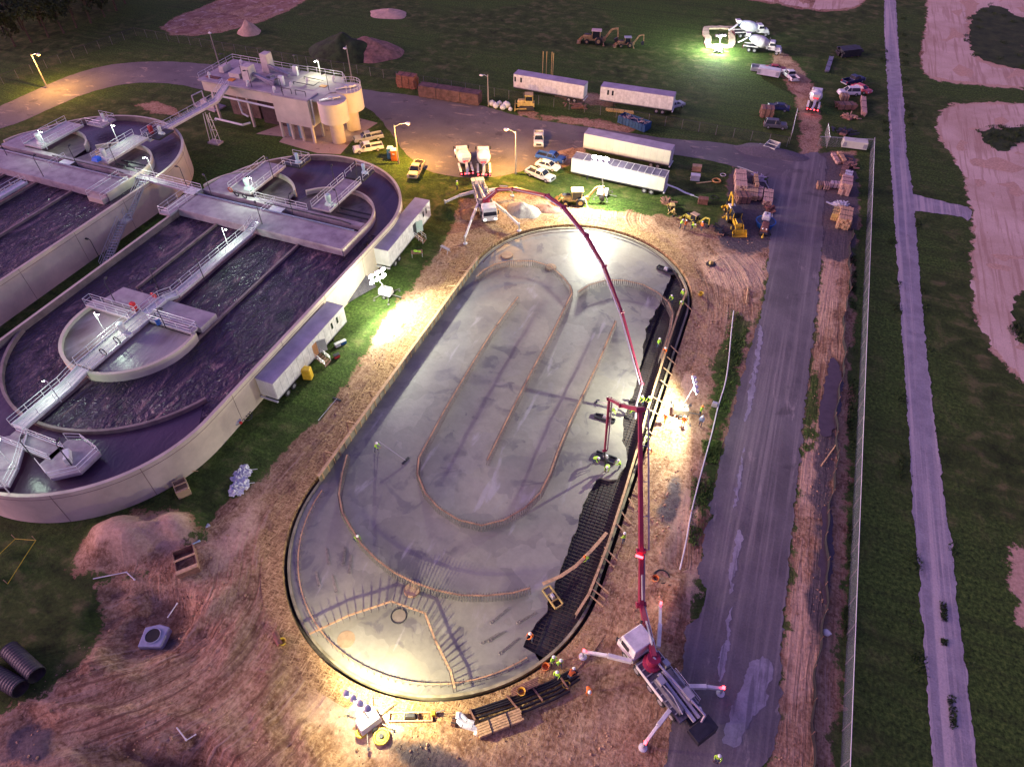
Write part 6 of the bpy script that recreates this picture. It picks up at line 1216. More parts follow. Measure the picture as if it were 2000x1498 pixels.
for a in [
 ('worker in lime shirt guiding the hose end, left of the three at the nozzle',(1160,905),W,'bend',(1182,915)),('worker in lime shirt stooping in the middle of the three at the nozzle',(1186,920),W,'bend',(1180,935)),('worker in lime shirt on the right of the three at the nozzle',(1209,917),-.5,'work',(1190,915)),
 ('worker in lime shirt below the far boom hose, left of two',(1253,790),W,'work',(1245,800)),('worker in lime shirt below the far boom hose, right of two',(1268,792),-.5,'work',(1250,800)),
 ('worker in lime shirt raking behind the maroon boom joint',(1193,812),W,'bend',(1210,815)),('worker in lime shirt next to the knee of the near boom',(1236,812),W,'bend',(1220,812)),
 ('worker in lime shirt on the rebar at the upper right, left one of the group',(1311,594),-.5,'work',(1300,600)),('worker in lime shirt on the rebar at the upper right, topmost of the group',(1331,585),-.5,'stand',(1320,590)),('worker in lime shirt stooping by the trench beam at the upper right',(1331,600),-.5,'bend',(1322,610)),
 ('lone worker in lime shirt at the edge of the wet concrete, upper right',(1284,680),W,'stand',(1298,690)),('worker in orange vest by the trench beam',(1298,696),-.5,'work',(1290,702),hior),
 ('worker in orange coveralls facing the near side of the floodlight cart',(1333,832),0,'stand',(1325,845),hior,M('yellow_trousers',(.70,.42,.04),.8,var=.1),hat_w),('worker in orange shirt and yellow trousers left of the floodlight cart',(1297,826),0,'walk',(1287,835),hior,M('yellow_trousers',None),hat_w),
 ('worker in lime shirt with orange hat right of the floodlight mast',(1366,812),0,'stand',(1375,818),hiviz,jeans,hat_o),('worker in blue shirt below the one with the orange hat',(1367,832),0,'stand',(1360,845),M('blue_shirt',(.25,.40,.55),.8,var=.1),jeans,hat_w),
 ('worker in orange sleeves leaning at the trench beam beside the near boom',(1268,885),0,'bend',(1262,900),hior),('worker in lime shirt just above the one with orange sleeves',(1264,864),0,'bend',(1255,870)),
 ('worker in lime shirt and orange hat crouching on the curved board over the rebar',(1147,1094),-.2,'kneel',(1135,1100),hiviz,jeans,hat_o),('worker in lime vest standing on sand right of the cross braces',(1217,1060),0,'stand',(1205,1050)),
 ('worker in orange vest at the lower edge of the rebar mat',(1039,1250),-.4,'work',(1028,1255),hior),
 ('worker in lime shirt at the near right rim, left of the upper two',(1079,1297),0,'stand',(1088,1310)),('worker in lime shirt at the near right rim, right of the upper two',(1092,1302),0,'walk',(1100,1315)),('worker in lime shirt below the two at the near right rim',(1087,1326),0,'stand',(1080,1340)),
 ('worker in orange shirt bending over the bar stack at the near right',(1113,1325),0,'bend',(1122,1312),hior,jeans,hat_w),('worker in orange shirt alone on the sand below the bar stack',(1147,1351),0,'bend',(1150,1365),hior,jeans,hat_w),
 ('worker in lime shirt pushing the long bull float on the left of the slab',(736,882),W,'work',(760,890)),('worker in lime shirt kneeling on the great curved timber line',(696,1054),W,'kneel',(705,1060)),
 ('worker in lime vest standing on the road at the bottom edge',(1397,1487),0,'stand',(1394,1498),hiviz,jeans,hat_w),('worker in violet shirt at the back of the near pump truck',(1364,1394),0,'work',(1352,1400),vio,jeans,hat_w),
 ('worker in lime shirt at the left rear corner of the left mixer truck',(893,372),0,'stand',(905,375)),
 ('worker in lime shirt at the left end of the row by the small digger',(1328,447),0,'work',(1338,447)),('worker in orange vest second from left in the row by the small digger',(1337,449),0,'stand',(1345,455),hior),('worker in lime shirt third from left in the row by the small digger',(1351,450),0,'bend',(1360,455)),('worker in orange vest at the right end of the row by the small digger',(1369,452),0,'stand',(1360,455),hior)]:
    person(*a,sc_=1.08)
# ================================================================ MATERIAL STACKS AND SITE ITEMS
def stack(label,c0,c1,wd,h,mat=wood,rows=3,z=0,cat='lumber stack',name='lumber_stack',group=None,cols=5,strap=True,rnd=.05):
    a=G(*c0); b=G(*c1); d=b-a; L_=d.length; t=T(name,label,cat,(a.x,a.y,z),math.atan2(d.y,d.x),group); m=MB(); bw=wd/cols; bh_=h/rows
    for r in range(rows):
        for k in range(cols):
            e=random.uniform(-rnd,rnd)*L_; m.box(e,L_+e,-wd/2+k*bw+.02,-wd/2+(k+1)*bw-.02,.12+r*bh_+.005,.12+(r+1)*bh_-.015)
    m.build('boards',mat,t); m=MB()
    for x in (L_*.15,L_*.5,L_*.85): m.box(x-.06,x+.06,-wd/2-.05,wd/2+.05,0,.12)
    m.build('bearers',wood_b,t)
    if strap: 
        m=MB()
        for x in (L_*.3,L_*.7): m.box(x-.04,x+.04,-wd/2-.03,wd/2+.03,.1,h+.15)
        m.build('strap',dark,t)
    return t
lg='lumber stacks in the yard'
wp=M('pink_lumber',(.62,.40,.30),.8,var=.15,scale=3)
for a in [('tall brown crate stack at the left edge of the dark yard, topmost',(1443,345),(1445,378),2.0,1.4,wp,3),('row of dark brown upright forms below the topmost crate stack',(1436,393),(1462,393),2.2,1.3,wood_b,4),('bright tan planks in the middle of the yard',(1466,392),(1468,370),2.0,.9,wood,3),('pinkish planks right of the bright tan ones',(1479,392),(1482,372),1.3,.8,wp,2),('long plank bundle at the right end of the yard stacks',(1497,402),(1500,378),1.6,.8,wp,2),('single long pale plank leaning up from the yard stacks',(1476,375),(1473,352),.7,1.2,wood,1),
 ('pair of short timbers at the top right corner of the yard, left one',(1637,323),(1626,305),.8,.5,wp,1),('pair of short timbers at the top right corner of the yard, right one',(1648,320),(1637,302),.8,.6,wood,1),('reddish block stack at the left end of the right hand row',(1594,366),(1603,367),1.6,.8,wood_r,2),('pink block stack next in the right hand row',(1606,367),(1617,368),1.6,.8,wp,2),('pale violet block stack at the right of that row',(1620,365),(1638,367),1.1,.9,M('pale_violet_block',(.52,.44,.50),.7,var=.1),2),
 ('tall brown stack with pale pink top in the right hand row',(1646,383),(1648,365),1.8,2.2,wp,4),('two white topped bundles above the tall brown stack',(1652,358),(1656,343),1.3,.9,white_d,2),('yellow edged stack left of the biggest tan stack',(1630,433),(1634,418),1.6,1.3,yel_d,3),('biggest tan lumber stack at the lower end of the right hand row',(1643,450),(1647,425),2.0,2.0,wood,5),('narrow plank bundle leaning on the biggest tan stack',(1656,448),(1659,422),.6,1.0,wood,2),('long brown joists running down beside the black barrier',(1645,347),(1653,322),1.2,.5,wood_b,2)]:
    stack(a[0],a[1],a[2],a[3],a[4],a[5],a[6],group=lg)
stack('long low stack of dark brown steel forms beside the road behind the lot',(822,186),(938,204),2.4,2.4,M('dark_form',(.13,.07,.07),.8,var=.3,scale=1),4,cat='form stack',name='form_stack',rnd=.004); stack('reddish timber crate at the left end of the long dark form stack',(780,168),(814,173),2.2,2.7,rust,4,cat='crate stack',name='form_stack')
stack('dark heap of brown timber beside the gate, right of the dirt lane',(1635,212),(1668,212),2.0,1.0,wood_b,3,rnd=.1); stack('reddish crates below the white sport utility car',(1640,195),(1655,196),1.8,1.0,wood_r,2); stack('tan plank bundle upright right of the crates',(1686,228),(1684,196),1.0,.8,wp,2)
stack('brown crates in front of the dark violet sedan',(1484,226),(1508,228),2.4,1.8,wood_b,3); stack('thin steel sheets in a dark pile near the lane top',(1638,110),(1675,106),3.0,1.6,dark,4,cat='steel pile',name='steel_pile',rnd=.06); stack('narrow violet beam lying near the dark steel pile',(1614,143),(1623,115),1.0,.4,M('violet_steel',None),1,cat='beam',name='steel_beam'); stack('flat yellow beam in the grass below the right far trailer',(1182,217),(1235,223),.9,.4,yel_d,1,cat='beam',name='steel_beam')
for a in [((1360,333),'small brown crate high on the grass right of the office trailers',wood_r),((1357,351),'white draped crate on the grass right of the office trailers',white_d),((1372,397),'low dark brown bin on the grass above the workers',rust)]:
    c=G(*a[0]); t=T('crate',a[1],'crate',(c.x,c.y,0),R(10),'crates on the grass'); m=MB(); m.box(-.8,.8,-.5,.5,.1,.9); m.build('boards',a[2],t,bevel=.03); m=MB(); m.box(-.85,.85,-.55,.55,.9,1.0); m.box(-.85,.85,-.55,-.35,0,.1); m.box(-.85,.85,.35,.55,0,.1); m.build('lid',a[2],t)
for px,l,r_ in (((1412,343),'pale pipe end standing on sandy grass',.5),((1440,440),'dark hoop lying on the yard',.4),((1292,1127),'dark tyre ring lying on sand near the near boom',.75),((1300,1147),'thin wire coil beside the dark tyre ring',.7),((1394,387),'dark hoop in the grass above the yard',.6)):
    c=G(*px); t=T('ring',l,'ring',(c.x,c.y,.12)); m=MB(); m.torus((0,0,0),r_,.09 if r_>.7 else .06,n=24); m.build('hoop',black if '1412' not in str(px) else white_d,t,smooth=True); m=MB(); m.bar((r_,0,0),(r_+.3,.1,0),.05); m.build('tail_end',black,t)
c=G(1399,355); t=T('orange_coil','orange pipe coil with a yellow plank on the grass','pipe coil',(c.x,c.y,.1)); m=MB(); m.torus((0,0,.1),.7,.14); m.build('coil',M('warm_orange',(.70,.36,.08),.5,var=.1),t,smooth=True); m=MB(); m.bar((-.8,-.6,.05),(-3.2,-2.2,.05),.3,.08); m.build('plank',yel_d,t)
c=G(1330,373); t=T('plastic_sheet','long white strip of sheeting on the grass right of the office trailers','sheeting',(c.x,c.y,0),R(-22)); m=MB(); m.ribbon([(-3.2,0),(-1,.15),(1,-.1),(2.6,.1)],.45,.03,.08); m.build('sheet',white,t); m=MB(); m.bar((2.4,0,.06),(4,.1,.06),.06); m.build('rod',white,t)
# portable toilets
for px,mt,l in (((764,309),M('toilet_blue',(.05,.22,.42),.5,var=.1),'blue portable toilet with white roof, left of the pair'),((771,313),orange,'orange portable toilet with white roof, right of the pair')):
    c=G(*px); t=T('portable_toilet',l,'portable toilet',(c.x,c.y,0),R(20),'portable toilets'); m=MB(); m.box(-.58,.58,-.58,.58,.05,2.1,.03,.03); m.build('cabin',mt,t,bevel=.04); m=MB(); m.box(-.6,.6,-.6,.6,2.1,2.32,.2,.2); m.build('roof',white,t,bevel=.05); m=MB(); m.box(-.42,.42,-.62,-.57,.15,1.95); m.build('door',mt,t); m=MB(); m.box(-.2,.25,-.64,-.615,1.35,1.6); m.build('vent_panel',white,t)
# dumpster
c=G(1238,247); t=T('dumpster','blue open dumpster full of scrap beside the road','dumpster',(c.x,c.y,0),R(-20)); m=MB(); L2,W2=3.3,1.2
m.box(-L2,L2,-W2,-W2+.1,.15,1.6); m.box(-L2,L2,W2-.1,W2,.15,1.6); m.box(-L2,-L2+.1,-W2+.1,W2-.1,.15,1.6); m.box(L2-.1,L2,-W2+.1,W2-.1,.15,1.6); m.box(-L2+.1,L2-.1,-W2+.1,W2-.1,.15,.25)
for i in range(9): m.box(-L2+.3+i*.78,-L2+.42+i*.78,-W2-.08,-W2-.001,.2,1.55)
m.build('container',M('dumpster_blue',(.02,.09,.20),.6,var=.2),t); m=MB(); random.seed(3)
for i in range(60): p=Vector((random.uniform(-3,3),random.uniform(-.9,.9),random.uniform(1.0,1.6))); m.bar(p,p+Vector((random.uniform(-1,1),random.uniform(-.5,.5),random.uniform(-.2,.3))),.15,.05)
m.build('scrap',M('scrap_mix',(.45,.36,.34),.8,var=.4,scale=5),t)
# heaps
def heap(label,px,rx,ry,h,mat,name='dirt_heap',cat='dirt heap',seed=1,rz=0):
    c=G(*px); n=36; vs=[];fs=[]; K=10
    for k in range(K+1):
        f=k/K
        for i in range(n):
            a=2*math.pi*i/n; q=1+.28*mnoise.noise(Vector((math.cos(a)*1.3,math.sin(a)*1.3,seed))); zz=h*max(0,(1-f)**.85 if f>0 else 1)*(1) ; wob=.34*h*mnoise.noise(Vector((math.cos(a)*f*3,math.sin(a)*f*3,seed+5)))*(1-f)
            vs.append((rx*f*q*math.cos(a),ry*f*q*math.sin(a),-.05+zz*(1 if f else 1)+wob))
    for k in range(K):
        for i in range(n): fs.append((k*n+i,(k+1)*n+i,(k+1)*n+(i+1)%n,k*n+(i+1)%n))
    m=MB(); m.add(vs,fs); o=m.build(name,mat,None,smooth=True); o.location=(c.x,c.y,0); o.rotation_euler=(0,0,rz); tag(o,label,cat); return o
soil=M('heap_soil',(.30,.16,.12),.95,var=.3,scale=.8,bump=.8); peach=M('heap_sand',(.56,.38,.28),.95,var=.15,scale=1,bump=.5); grassh=M('heap_grass',(.025,.045,.012),.95,var=.4,scale=.6,bump=1)
heap('large dark grassy mound beyond the plant, green side',(675,104),10,7,4.6,grassh,seed=2); heap('brown bare flank of the dark mound beyond the plant',(722,100),9.5,6.5,3.4,soil,seed=3); heap('small pale heap at the foot of the dark mound',(722,108),4.5,3,2.0,peach,seed=4)
heap('small pale cone of sand near the orange earth cut',(487,64),3.2,3.0,3.0,peach,seed=5); heap('flat pale sand heap far out on the grass',(760,28),6,4.0,1.2,peach,seed=6)
heap('grey gravel heap beside the far pump truck',(1022,412),3.2,2.4,1.6,M('heap_gravel',(.40,.37,.33),.9,var=.12,scale=3,bump=.6),seed=7); heap('dark brown soil heap between gravel and backhoe',(1070,408),2.8,1.6,.8,soil,seed=8); heap('dark gravel heap with bed frames at the road junction',(1500,298),7,3,1.3,M('dark_gravel',(.14,.12,.13),.9,var=.15,scale=3,bump=.6),seed=9)
heap('orange brown heap left of the far pump truck cab',(918,420),2.2,1.6,1.3,M('rust_soil',(.40,.20,.09),.95,var=.3,scale=2,bump=.8),seed=10)
# white bags
bgm=MB(); random.seed(5)
for i,(dx,dy,s_) in enumerate([(0,0,1),(1.5,.5,.9),(1.2,-.8,1.0),(3.3,.1,1.2),(2.9,-.9,.9),(4.6,-.9,.7)]):
    c=G(961,207); t=T('bulk_bag',['white bulk bag at the foot of the unlit lamp','white bulk bag behind the second, row by the unlit lamp','white bulk bag in front, second in the row by the unlit lamp','tallest white bulk bag in the row by the unlit lamp','white bulk bag in front of the tallest one','flat white bag at the right end of the row by the unlit lamp'][i],'bag',(c.x+dx,c.y+dy,0),i,'bulk bags by the road'); m=MB(); m.sph((0,0,.55*s_),.75*s_,.65*s_,.6*s_,n=12,m=8); o=m.build('sack',white_d,t,smooth=True); m=MB(); m.sph((.1,0,1.12*s_),.2,.16,.14); m.build('tied_neck',white_d,t,smooth=True)
for px,l in (((474,928),'white crumpled sheeting on the grass edge, upper heap'),((468,955),'white crumpled sheeting on the grass edge, lower heap')):
    c=G(*px); t=T('sheeting_heap',l,'sheeting',(c.x,c.y,0),0,'white sheeting heaps'); vs=[];fs=[];n=14;K=6
    m=MB(); gn=15; g0=len(label_) if False else (11 if px[0]==474 else 23)
    for iy in range(gn):
        for ix in range(gn):
            u=(ix/(gn-1)-.5)*2; v=(iy/(gn-1)-.5)*2; rr=1.25+.35*mnoise.noise(Vector((u*2,v*2,g0))); q=Vector((u*3.1,v*3.1,g0)); fall=max(0,1-(u*u+v*v)*.5)
            m.v.append((u*rr*.8+.15*mnoise.noise(q),v*rr+.15*mnoise.noise(q+Vector((5,1,2))),.03+fall*(.35+.75*abs(mnoise.noise(q*1.4)))))
    for iy in range(gn-1):
        for ix in range(gn-1):
            k=iy*gn+ix
            uu=((ix+.5)/(gn-1)-.5)*2; vv=((iy+.5)/(gn-1)-.5)*2
            if uu*uu+vv*vv+.5*mnoise.noise(Vector((uu*3,vv*3,g0)))<1.05: m.f.append((k,k+1,k+gn+1,k+gn))
    m.build('folds',clothw,t); m=MB(); m.bar((.4,.9,.1),(1.1,1.3,.1),.06); m.build('cord',white_d,t)
# near bottom: bundles of black bars, planks, yellow tubs
t=T('bar_stack','long stack of black reinforcing bars under battens at the near right rim','rebar stack',tuple(G(980,1370)),0); 
rows=[[(920,1388),(1005,1360),(1078,1330),(1120,1306)],[(925,1395),(1010,1368),(1082,1338),(1126,1312)],[(930,1402),(1016,1374),(1086,1346),(1128,1320)],[(938,1408),(1022,1381),(1092,1352),(1130,1326)],[(948,1413),(1028,1388),(1080,1366),(1110,1350)],[(924,1391),(1008,1364),(1080,1334),(1122,1309)]]
m=MB()
for r0 in rows:
    L_=[G(x,y,.35) for x,y in r0]
    for off in (-.12,0,.12):
        m.path([p+Vector((off,off*.6,.05 if off==0 else 0)) for p in L_],.09,n=6)
m.build('bars',M('bar_black',(.035,.03,.035),.5,.3,var=.2),t,True); m=MB()
for a,b in (((917,1384),(928,1406)),((990,1358),(1010,1382)),((1040,1342),(1060,1368)),((1095,1322),(1110,1345))): m.bar(G(*a,.55),G(*b,.55),.14,.12); m.bar(G(*a,.12),G(*b,.12),.14,.12)
m.build('battens',wood_b,t,True)
stack('pile of long tan planks in front of the black bar stack',(932,1432),(1018,1398),1.1,.5,wood,2,rnd=.02); stack('thin dark red boards at the left end of the plank pile',(890,1400),(884,1420),.4,.3,rust,1); stack('brown plank lying across the upper bar stack',(1000,1358),(1052,1335),.7,.2,wood_b,1,z=.5,strap=False)
t=T('sheeting_heap','grey white sheeting slumped over the left end of the bar stack','sheeting',tuple(G(915,1410))); m=MB(); m.path([G(897,1392,.3),G(895,1405,.35),G(905,1415,.4),G(922,1420,.4),G(935,1425,.3),G(930,1436,.15)],.28,n=8); m.path([G(900,1396,.3),G(912,1408,.4),G(926,1412,.4)],.22,n=8); m.build('folds',clothw,t,True,smooth=True); m=MB(); m.bar(G(925,1440,.1),G(905,1452,.1),.06); m.build('cord',dark,t,True)
for px,l,mt in (((1105,1340),'yellow round tub at the right end of the bar stack',yplast),((1018,1358),'amber tub set on the bar stack',M('amber_plastic',(.80,.42,.03),.5,var=.1)),((1065,1305),'orange ring bucket at the slab rim by the workers',orange),((1368,577),'yellow bucket lying on sand right of the trench',yplast),((553,1256),'yellow bucket beside a dark roll on the left track',yplast),((1279,1133),'orange bucket near the dark tyre ring',orange)):
    c=G(*px); t=T('bucket',l,'bucket',(c.x,c.y,.05 if px!=(1018,1358) else .6),0,'buckets and tubs'); m=MB(); m.lathe([(.26,0),(.36,.42),(.39,.44),(.30,.40),(.24,.08)],n=16); m.build('tub_wall',mt,t,smooth=True); m=MB(); m.torus((0,0,.46),.36,.02,n=16,m=4,axis=(0,.4,1)); m.build('handle',dark,t)
c=G(544,1250); t=T('dark_roll','dark roll next to the yellow bucket on the left track','roll',(c.x,c.y,.3),R(-35)); m=MB(); m.lathe([(.28,-.7),(.28,.7)],(0,0,0),(1,0,0),14); m.build('roll_body',rust,t); m=MB(); m.lathe([(.1,-.72),(.1,.72)],(0,0,0),(1,0,0),10); m.build('core',dark,t)
# generator frame and compactor by the near tower
c=G(803,1401); t=T('skid_frame','low timber edged skid holding an engine, right of the near floodlight tower','skid',(c.x,c.y,0),math.radians(22)); m=MB()
for y in (-.35,.35): m.box(-1.9,1.9,y-.05,y+.05,0,.3)
for x in (-1.9,-.6,.6,1.85): m.box(x-.05,x+.05,-.3,.3,0,.3)
m.build('frame',wood,t); m=MB(); m.box(-.5,.5,-.28,.28,.1,.7,.1,.1); m.build('engine',dark,t,bevel=.05)
c=G(848,1396); t=T('plate_compactor','small yellow plate compactor right of the timber edged skid','compactor',(c.x,c.y,0),R(30)); m=MB(); m.box(-.5,.4,-.3,.3,.02,.12); m.build('plate',rust,t); m=MB(); m.box(-.3,.2,-.22,.22,.12,.6,.08,.05); m.build('engine',yellow,t,bevel=.04); m=MB(); m.bar((.2,0,.5),(1.0,0,.9),.06); m.build('handle',dark,t)
# left side items
for px,qx,l in (((0,1340),(-95,1190),'x'),):
    pass
for (a,b,l) in (((18,1268),(72,1318),'near-black corrugated pipe lying on grass at the left edge, right of the two'),((-40,1300),(40,1345),'near-black corrugated pipe at the left edge, left of the two')):
    p=G(*a,.75); q=G(*b,.75); d=(q-p); u=d.normalized(); t=T('corrugated_pipe',l,'pipe',(q.x,q.y,.75),0,'large black pipes'); L_=d.length; m=MB(); prof=[]; k=int(L_/.16)
    for i in range(k+1): prof.append((.78+(.035 if i%2 else 0),-L_*i/k))
    for i in range(k,-1,-1): prof.append((.68,-L_*i/k))
    v0=MB(); v0.lathe(prof,(0,0,0),u,24); v0.f=v0.f[:-2]; v0.build('shell',M('black_pipe',(.035,.028,.04),.6,var=.2),t,smooth=False); m=MB(); m.torus((0,0,0),.76,.05,n=24,axis=u); m.build('rim',black,t)
c=G(300,1243,-.9); t=T('concrete_manhole','pale blue-grey concrete manhole box with a round dark opening, sunk in the pit','manhole',(c.x,c.y,-1.6),R(25)); m=MB(); n=24; out=[(-1.15,-1.0),(1.0,-1.15),(1.35,.8),(.3,1.15),(-1.0,.9)]
m.prism(out,0,.9); m.build('box_wall',M('blue_grey_concrete',(.36,.38,.50),.8,var=.1),t,bevel=.08); m=MB(); m.lathe([(.72,.9),(.72,.96)],n=24); m.build('opening',black,t); m=MB(); m.torus((0,0,.95),.74,.06,n=24); m.build('ring',M('blue_grey_concrete',None),t)
for px,rz,l,mt,s_ in (((358,958),R(-35),'open topped steel box on grass beside the tank wall',tan_p,1.0),((367,1102),R(-40),'dark trench box with tan end by the pale sand mound',wood_b,1.5)):
    c=G(*px); t=T('open_box',l,'box',(c.x,c.y,0),rz,'open boxes'); L2=1.0*s_; W2=.7*s_; m=MB(); m.box(-L2,L2,-W2,-W2+.08,0,1.0); m.box(-L2,L2,W2-.08,W2,0,1.0); m.box(-L2,-L2+.08,-W2+.08,W2-.08,0,1.0); m.box(L2-.08,L2,-W2+.08,W2-.08,0,1.0); m.box(-L2+.08,L2-.08,-W2+.08,W2-.08,.02,.08); m.build('walls',mt,t); m=MB(); m.box(-L2*.2,-L2*.05,-W2,W2,1.0,1.08); m.box(L2*.7,L2,-W2,W2,1.0,1.08); m.build('cross_bar',wood,t)
for a,b,r_,l,mt in [((383,1048),(408,1025),.16,'silver ladder-like rack on grass by the track',silver),((342,1078),(390,1056),.09,'bent pale blue pipe by the dark trench box',M('pale_blue_motor',None)),((182,1130),(247,1117),.06,'thin white pipe below the pale mound, long piece',white),((247,1117),(263,1132),.06,'thin white pipe below the pale mound, short piece',white),((327,1206),(346,1178),.06,'white stick standing in the pit edge',white),((345,1420),(364,1445),.06,'white rod on the tracked soil, long one of the V',white),((364,1445),(382,1434),.05,'white rod on the tracked soil, short one of the V',white),((122,1495),(141,1473),.05,'white rod near the bottom edge',white),((248,1044),(262,1018),.05,'white rod on the pale mound',white),
 ((1604,910),(1636,865),.08,'pale plank propped on the bank right of the road',wood),((1457,592),(1461,563),.08,'pale stake on the sand left of the road',wood),((760,868),(758,868),.05,'x',white)]:
    if l=='x': continue
    p=G(*a,.12); q=G(*b,.12); t=T('rod',l,'rod',(p.x,p.y,0)); m=MB(); m.tube(p,q,r_,n=6); m.build('shaft',mt,t,True); m=MB(); m.tube(q-(q-p).normalized()*.15,q+(q-p).normalized()*.05,r_*1.4,n=6); m.build('tip',mt,t,True)
t=T('white_hose','long white hose winding along the grassy bank between slab and road','hose',tuple(G(1400,780))); L_=[G(x,y,.25) for x,y in smooth_poly([(1433,607),(1428,650),(1424,700),(1418,745),(1407,780),(1402,795),(1392,840),(1384,870),(1365,940),(1350,1000),(1340,1060),(1328,1112)],2,False)]; m=MB(); m.path(L_,.075,n=6); m.build('hose_line',white_d,t,True,smooth=True); c=G(1396,790,.25); m=MB(); m.box(c.x-.35,c.x+.35,c.y-.25,c.y+.25,0,.6,.05,.05); m.build('coupling',steel,t,True)
c=G(1612,1237); t=T('white_bag','small white bag on the bank right of the road near the bottom','bag',(c.x,c.y,0)); m=MB(); m.sph((0,0,.25),.42,.36,.28,n=12,m=8); m.build('sack',white,t,smooth=True); m=MB(); m.sph((.38,0,.3),.12,.1,.08); m.build('tied_neck',white,t)
c=G(463,833); t=T('air_compressor','small compressor with red cap and wire coil at the foot of the tank wall','compressor',(c.x,c.y,0),R(60)); m=MB(); m.lathe([(.3,-.7),(.34,-.5),(.34,.5),(.3,.7)],(0,0,.6),(1,0,0),14); m.build('tank_body',silver,t,smooth=True); m=MB(); m.sph((.5,-.5,.8),.2); m.build('red_cap',M('bright_red',None),t); m=MB(); m.torus((1.6,.3,.3),.5,.05); m.torus((1.9,.6,.35),.4,.05); m.build('wire_coil',dark,t)
c=G(374,915); t=T('blue_bin','small blue bin by the tank wall','bin',(c.x,c.y,0)); m=MB(); m.lathe([(.3,0),(.38,.7)],n=14); m.build('bin_body',M('pale_blue_vessel',None),t); m=MB(); m.bar((.3,-.5,.3),(1.1,-.1,.2),.06); m.build('stick',wood,t)
c=G(603,738); t=T('yellow_cabinet','yellow cabinet beside the nearest white trailer','cabinet',(c.x,c.y,0),R(15)); m=MB(); m.box(-.6,.6,-.5,.5,.05,1.8,.05,.05); m.build('cabinet_body',yellow,t,bevel=.12); m=MB(); m.box(-.5,.5,-.54,-.5,.2,1.6); m.build('door',yellow,t)
for i,(px,mt,l) in enumerate([((671,671),bluetub,'blue cooler beside the trailer steps'),((660,676),white_d,'white cooler between the blue cooler and the steps'),((658,698),red,'red machine on the grass below the trailer steps')]):
    c=G(*px); t=T('cooler_box',l,'cooler',(c.x,c.y,0),R(60),'boxes beside the trailer steps'); m=MB(); m.box(-.4,.4,-.25,.25,0,.45); m.build('cooler_body',mt,t,bevel=.05); m=MB(); m.box(-.42,.42,-.27,.27,.45,.55); m.build('lid',white if mt!=red else dark,t,bevel=.03)
c=G(815,500); t=T('picnic_table','cluttered table with lime vests on the grass below the green-door trailer','table',(c.x,c.y,0),R(30)); m=MB(); m.box(-.9,.9,-.5,.5,.72,.78); m.build('table_top',wood_b,t)
for sx in (-1,1):
    for sy in (-1,1): m=MB(); m.box(sx*.8-.04,sx*.8+.04,sy*.42-.04,sy*.42+.04,0,.72); m.build('leg',steel,t)
t=T('lime_vest','lime vests heaped on the cluttered table','vest',(c.x,c.y,.8)); m=MB(); m.sph((-.2,0,.08),.4,.25,.12); m.sph((.4,.1,.07),.3,.2,.1); m.build('cloth',hiviz,t,smooth=True)
c=G(870,492); t=T('folding_sawhorse','silver folding rack on the brown soil left of the slab','rack',(c.x,c.y,0),R(-20)); m=MB(); m.box(-.9,.9,-.25,.25,.7,.8); m.build('rack_top',silver,t)
for sx in (-1,1):
    for sy in (-1,1): m=MB(); m.tube((sx*.7,0,.7),(sx*.8,sy*.45,.02),.04); m.build('leg',steel,t)
c=G(1388,518); t=T('power_trowel','dark power trowel machine on the sand right of the slab','power trowel',(c.x,c.y,0),R(35)); m=MB(); m.lathe([(.75,.05),(.75,.25)],n=18); m.build('rotor_guard',dark,t); m=MB(); m.box(-.3,.3,-.25,.25,.25,.75,.05,.05); m.build('engine',yel_d,t,bevel=.04); m=MB(); m.bar((.3,0,.4),(1.5,0,.95),.06); m.build('handle',dark,t)
# tarped ladder rack beneath the second tower
c=G(697,570); t=T('sheet_metal_pile','dark grey corrugated panels leaning by the tank wall under the glaring lamp','panels',(c.x,c.y,0),R(68)); m=MB()
for i in range(16): m.bar((-2.6+i*.34,-1.3,.15),(-2.6+i*.34,1.2,1.3),.3,.1)
m.build('panel_sheets',M('zinc_dark',(.16,.15,.17),.5,.4,var=.2),t); m=MB(); m.box(-2.6,2.6,1.1,1.2,0,1.25); m.build('rest_frame',wood_b,t)
# survey ropes at left edge
t=T('yellow_rope','yellow rope marking a dug area at the left edge','rope',tuple(G(40,1100))); m=MB(); m.path([G(70,1055,.5),G(50,1085,.5),G(15,1140,.5)],.04,n=5); m.path([G(70,1055,.5),G(30,1052,.5),G(-20,1100,.5)],.03,n=5); m.build('rope_line',yplast,t,True); m=MB()
for p in ((70,1055),(30,1052),(15,1140)): q=G(*p); m.tube(q,q+Vector((0,0,.8)),.04)
m.build('stake',wood,t,True)
# yellow posts behind the far trailers
for i,px in enumerate(((1054,153),(1061,153),(1071,154),(1074,156))):
    c=G(*px); t=T('marker_post',['leftmost of four slim yellow posts behind the left far trailer','second from left of the slim yellow posts behind the far trailer','third from left of the slim yellow posts behind the far trailer','rightmost of four slim yellow posts behind the left far trailer'][i],'post',(c.x,c.y+2,0),0,'yellow posts behind the far trailer'); m=MB(); m.tube((0,0,0),(0,0,5.2),.09,n=6); m.build('shaft',yel_d,t); m=MB(); m.tube((0,0,5.2),(0,0,5.3),.11,n=6); m.build('cap',dark,t)
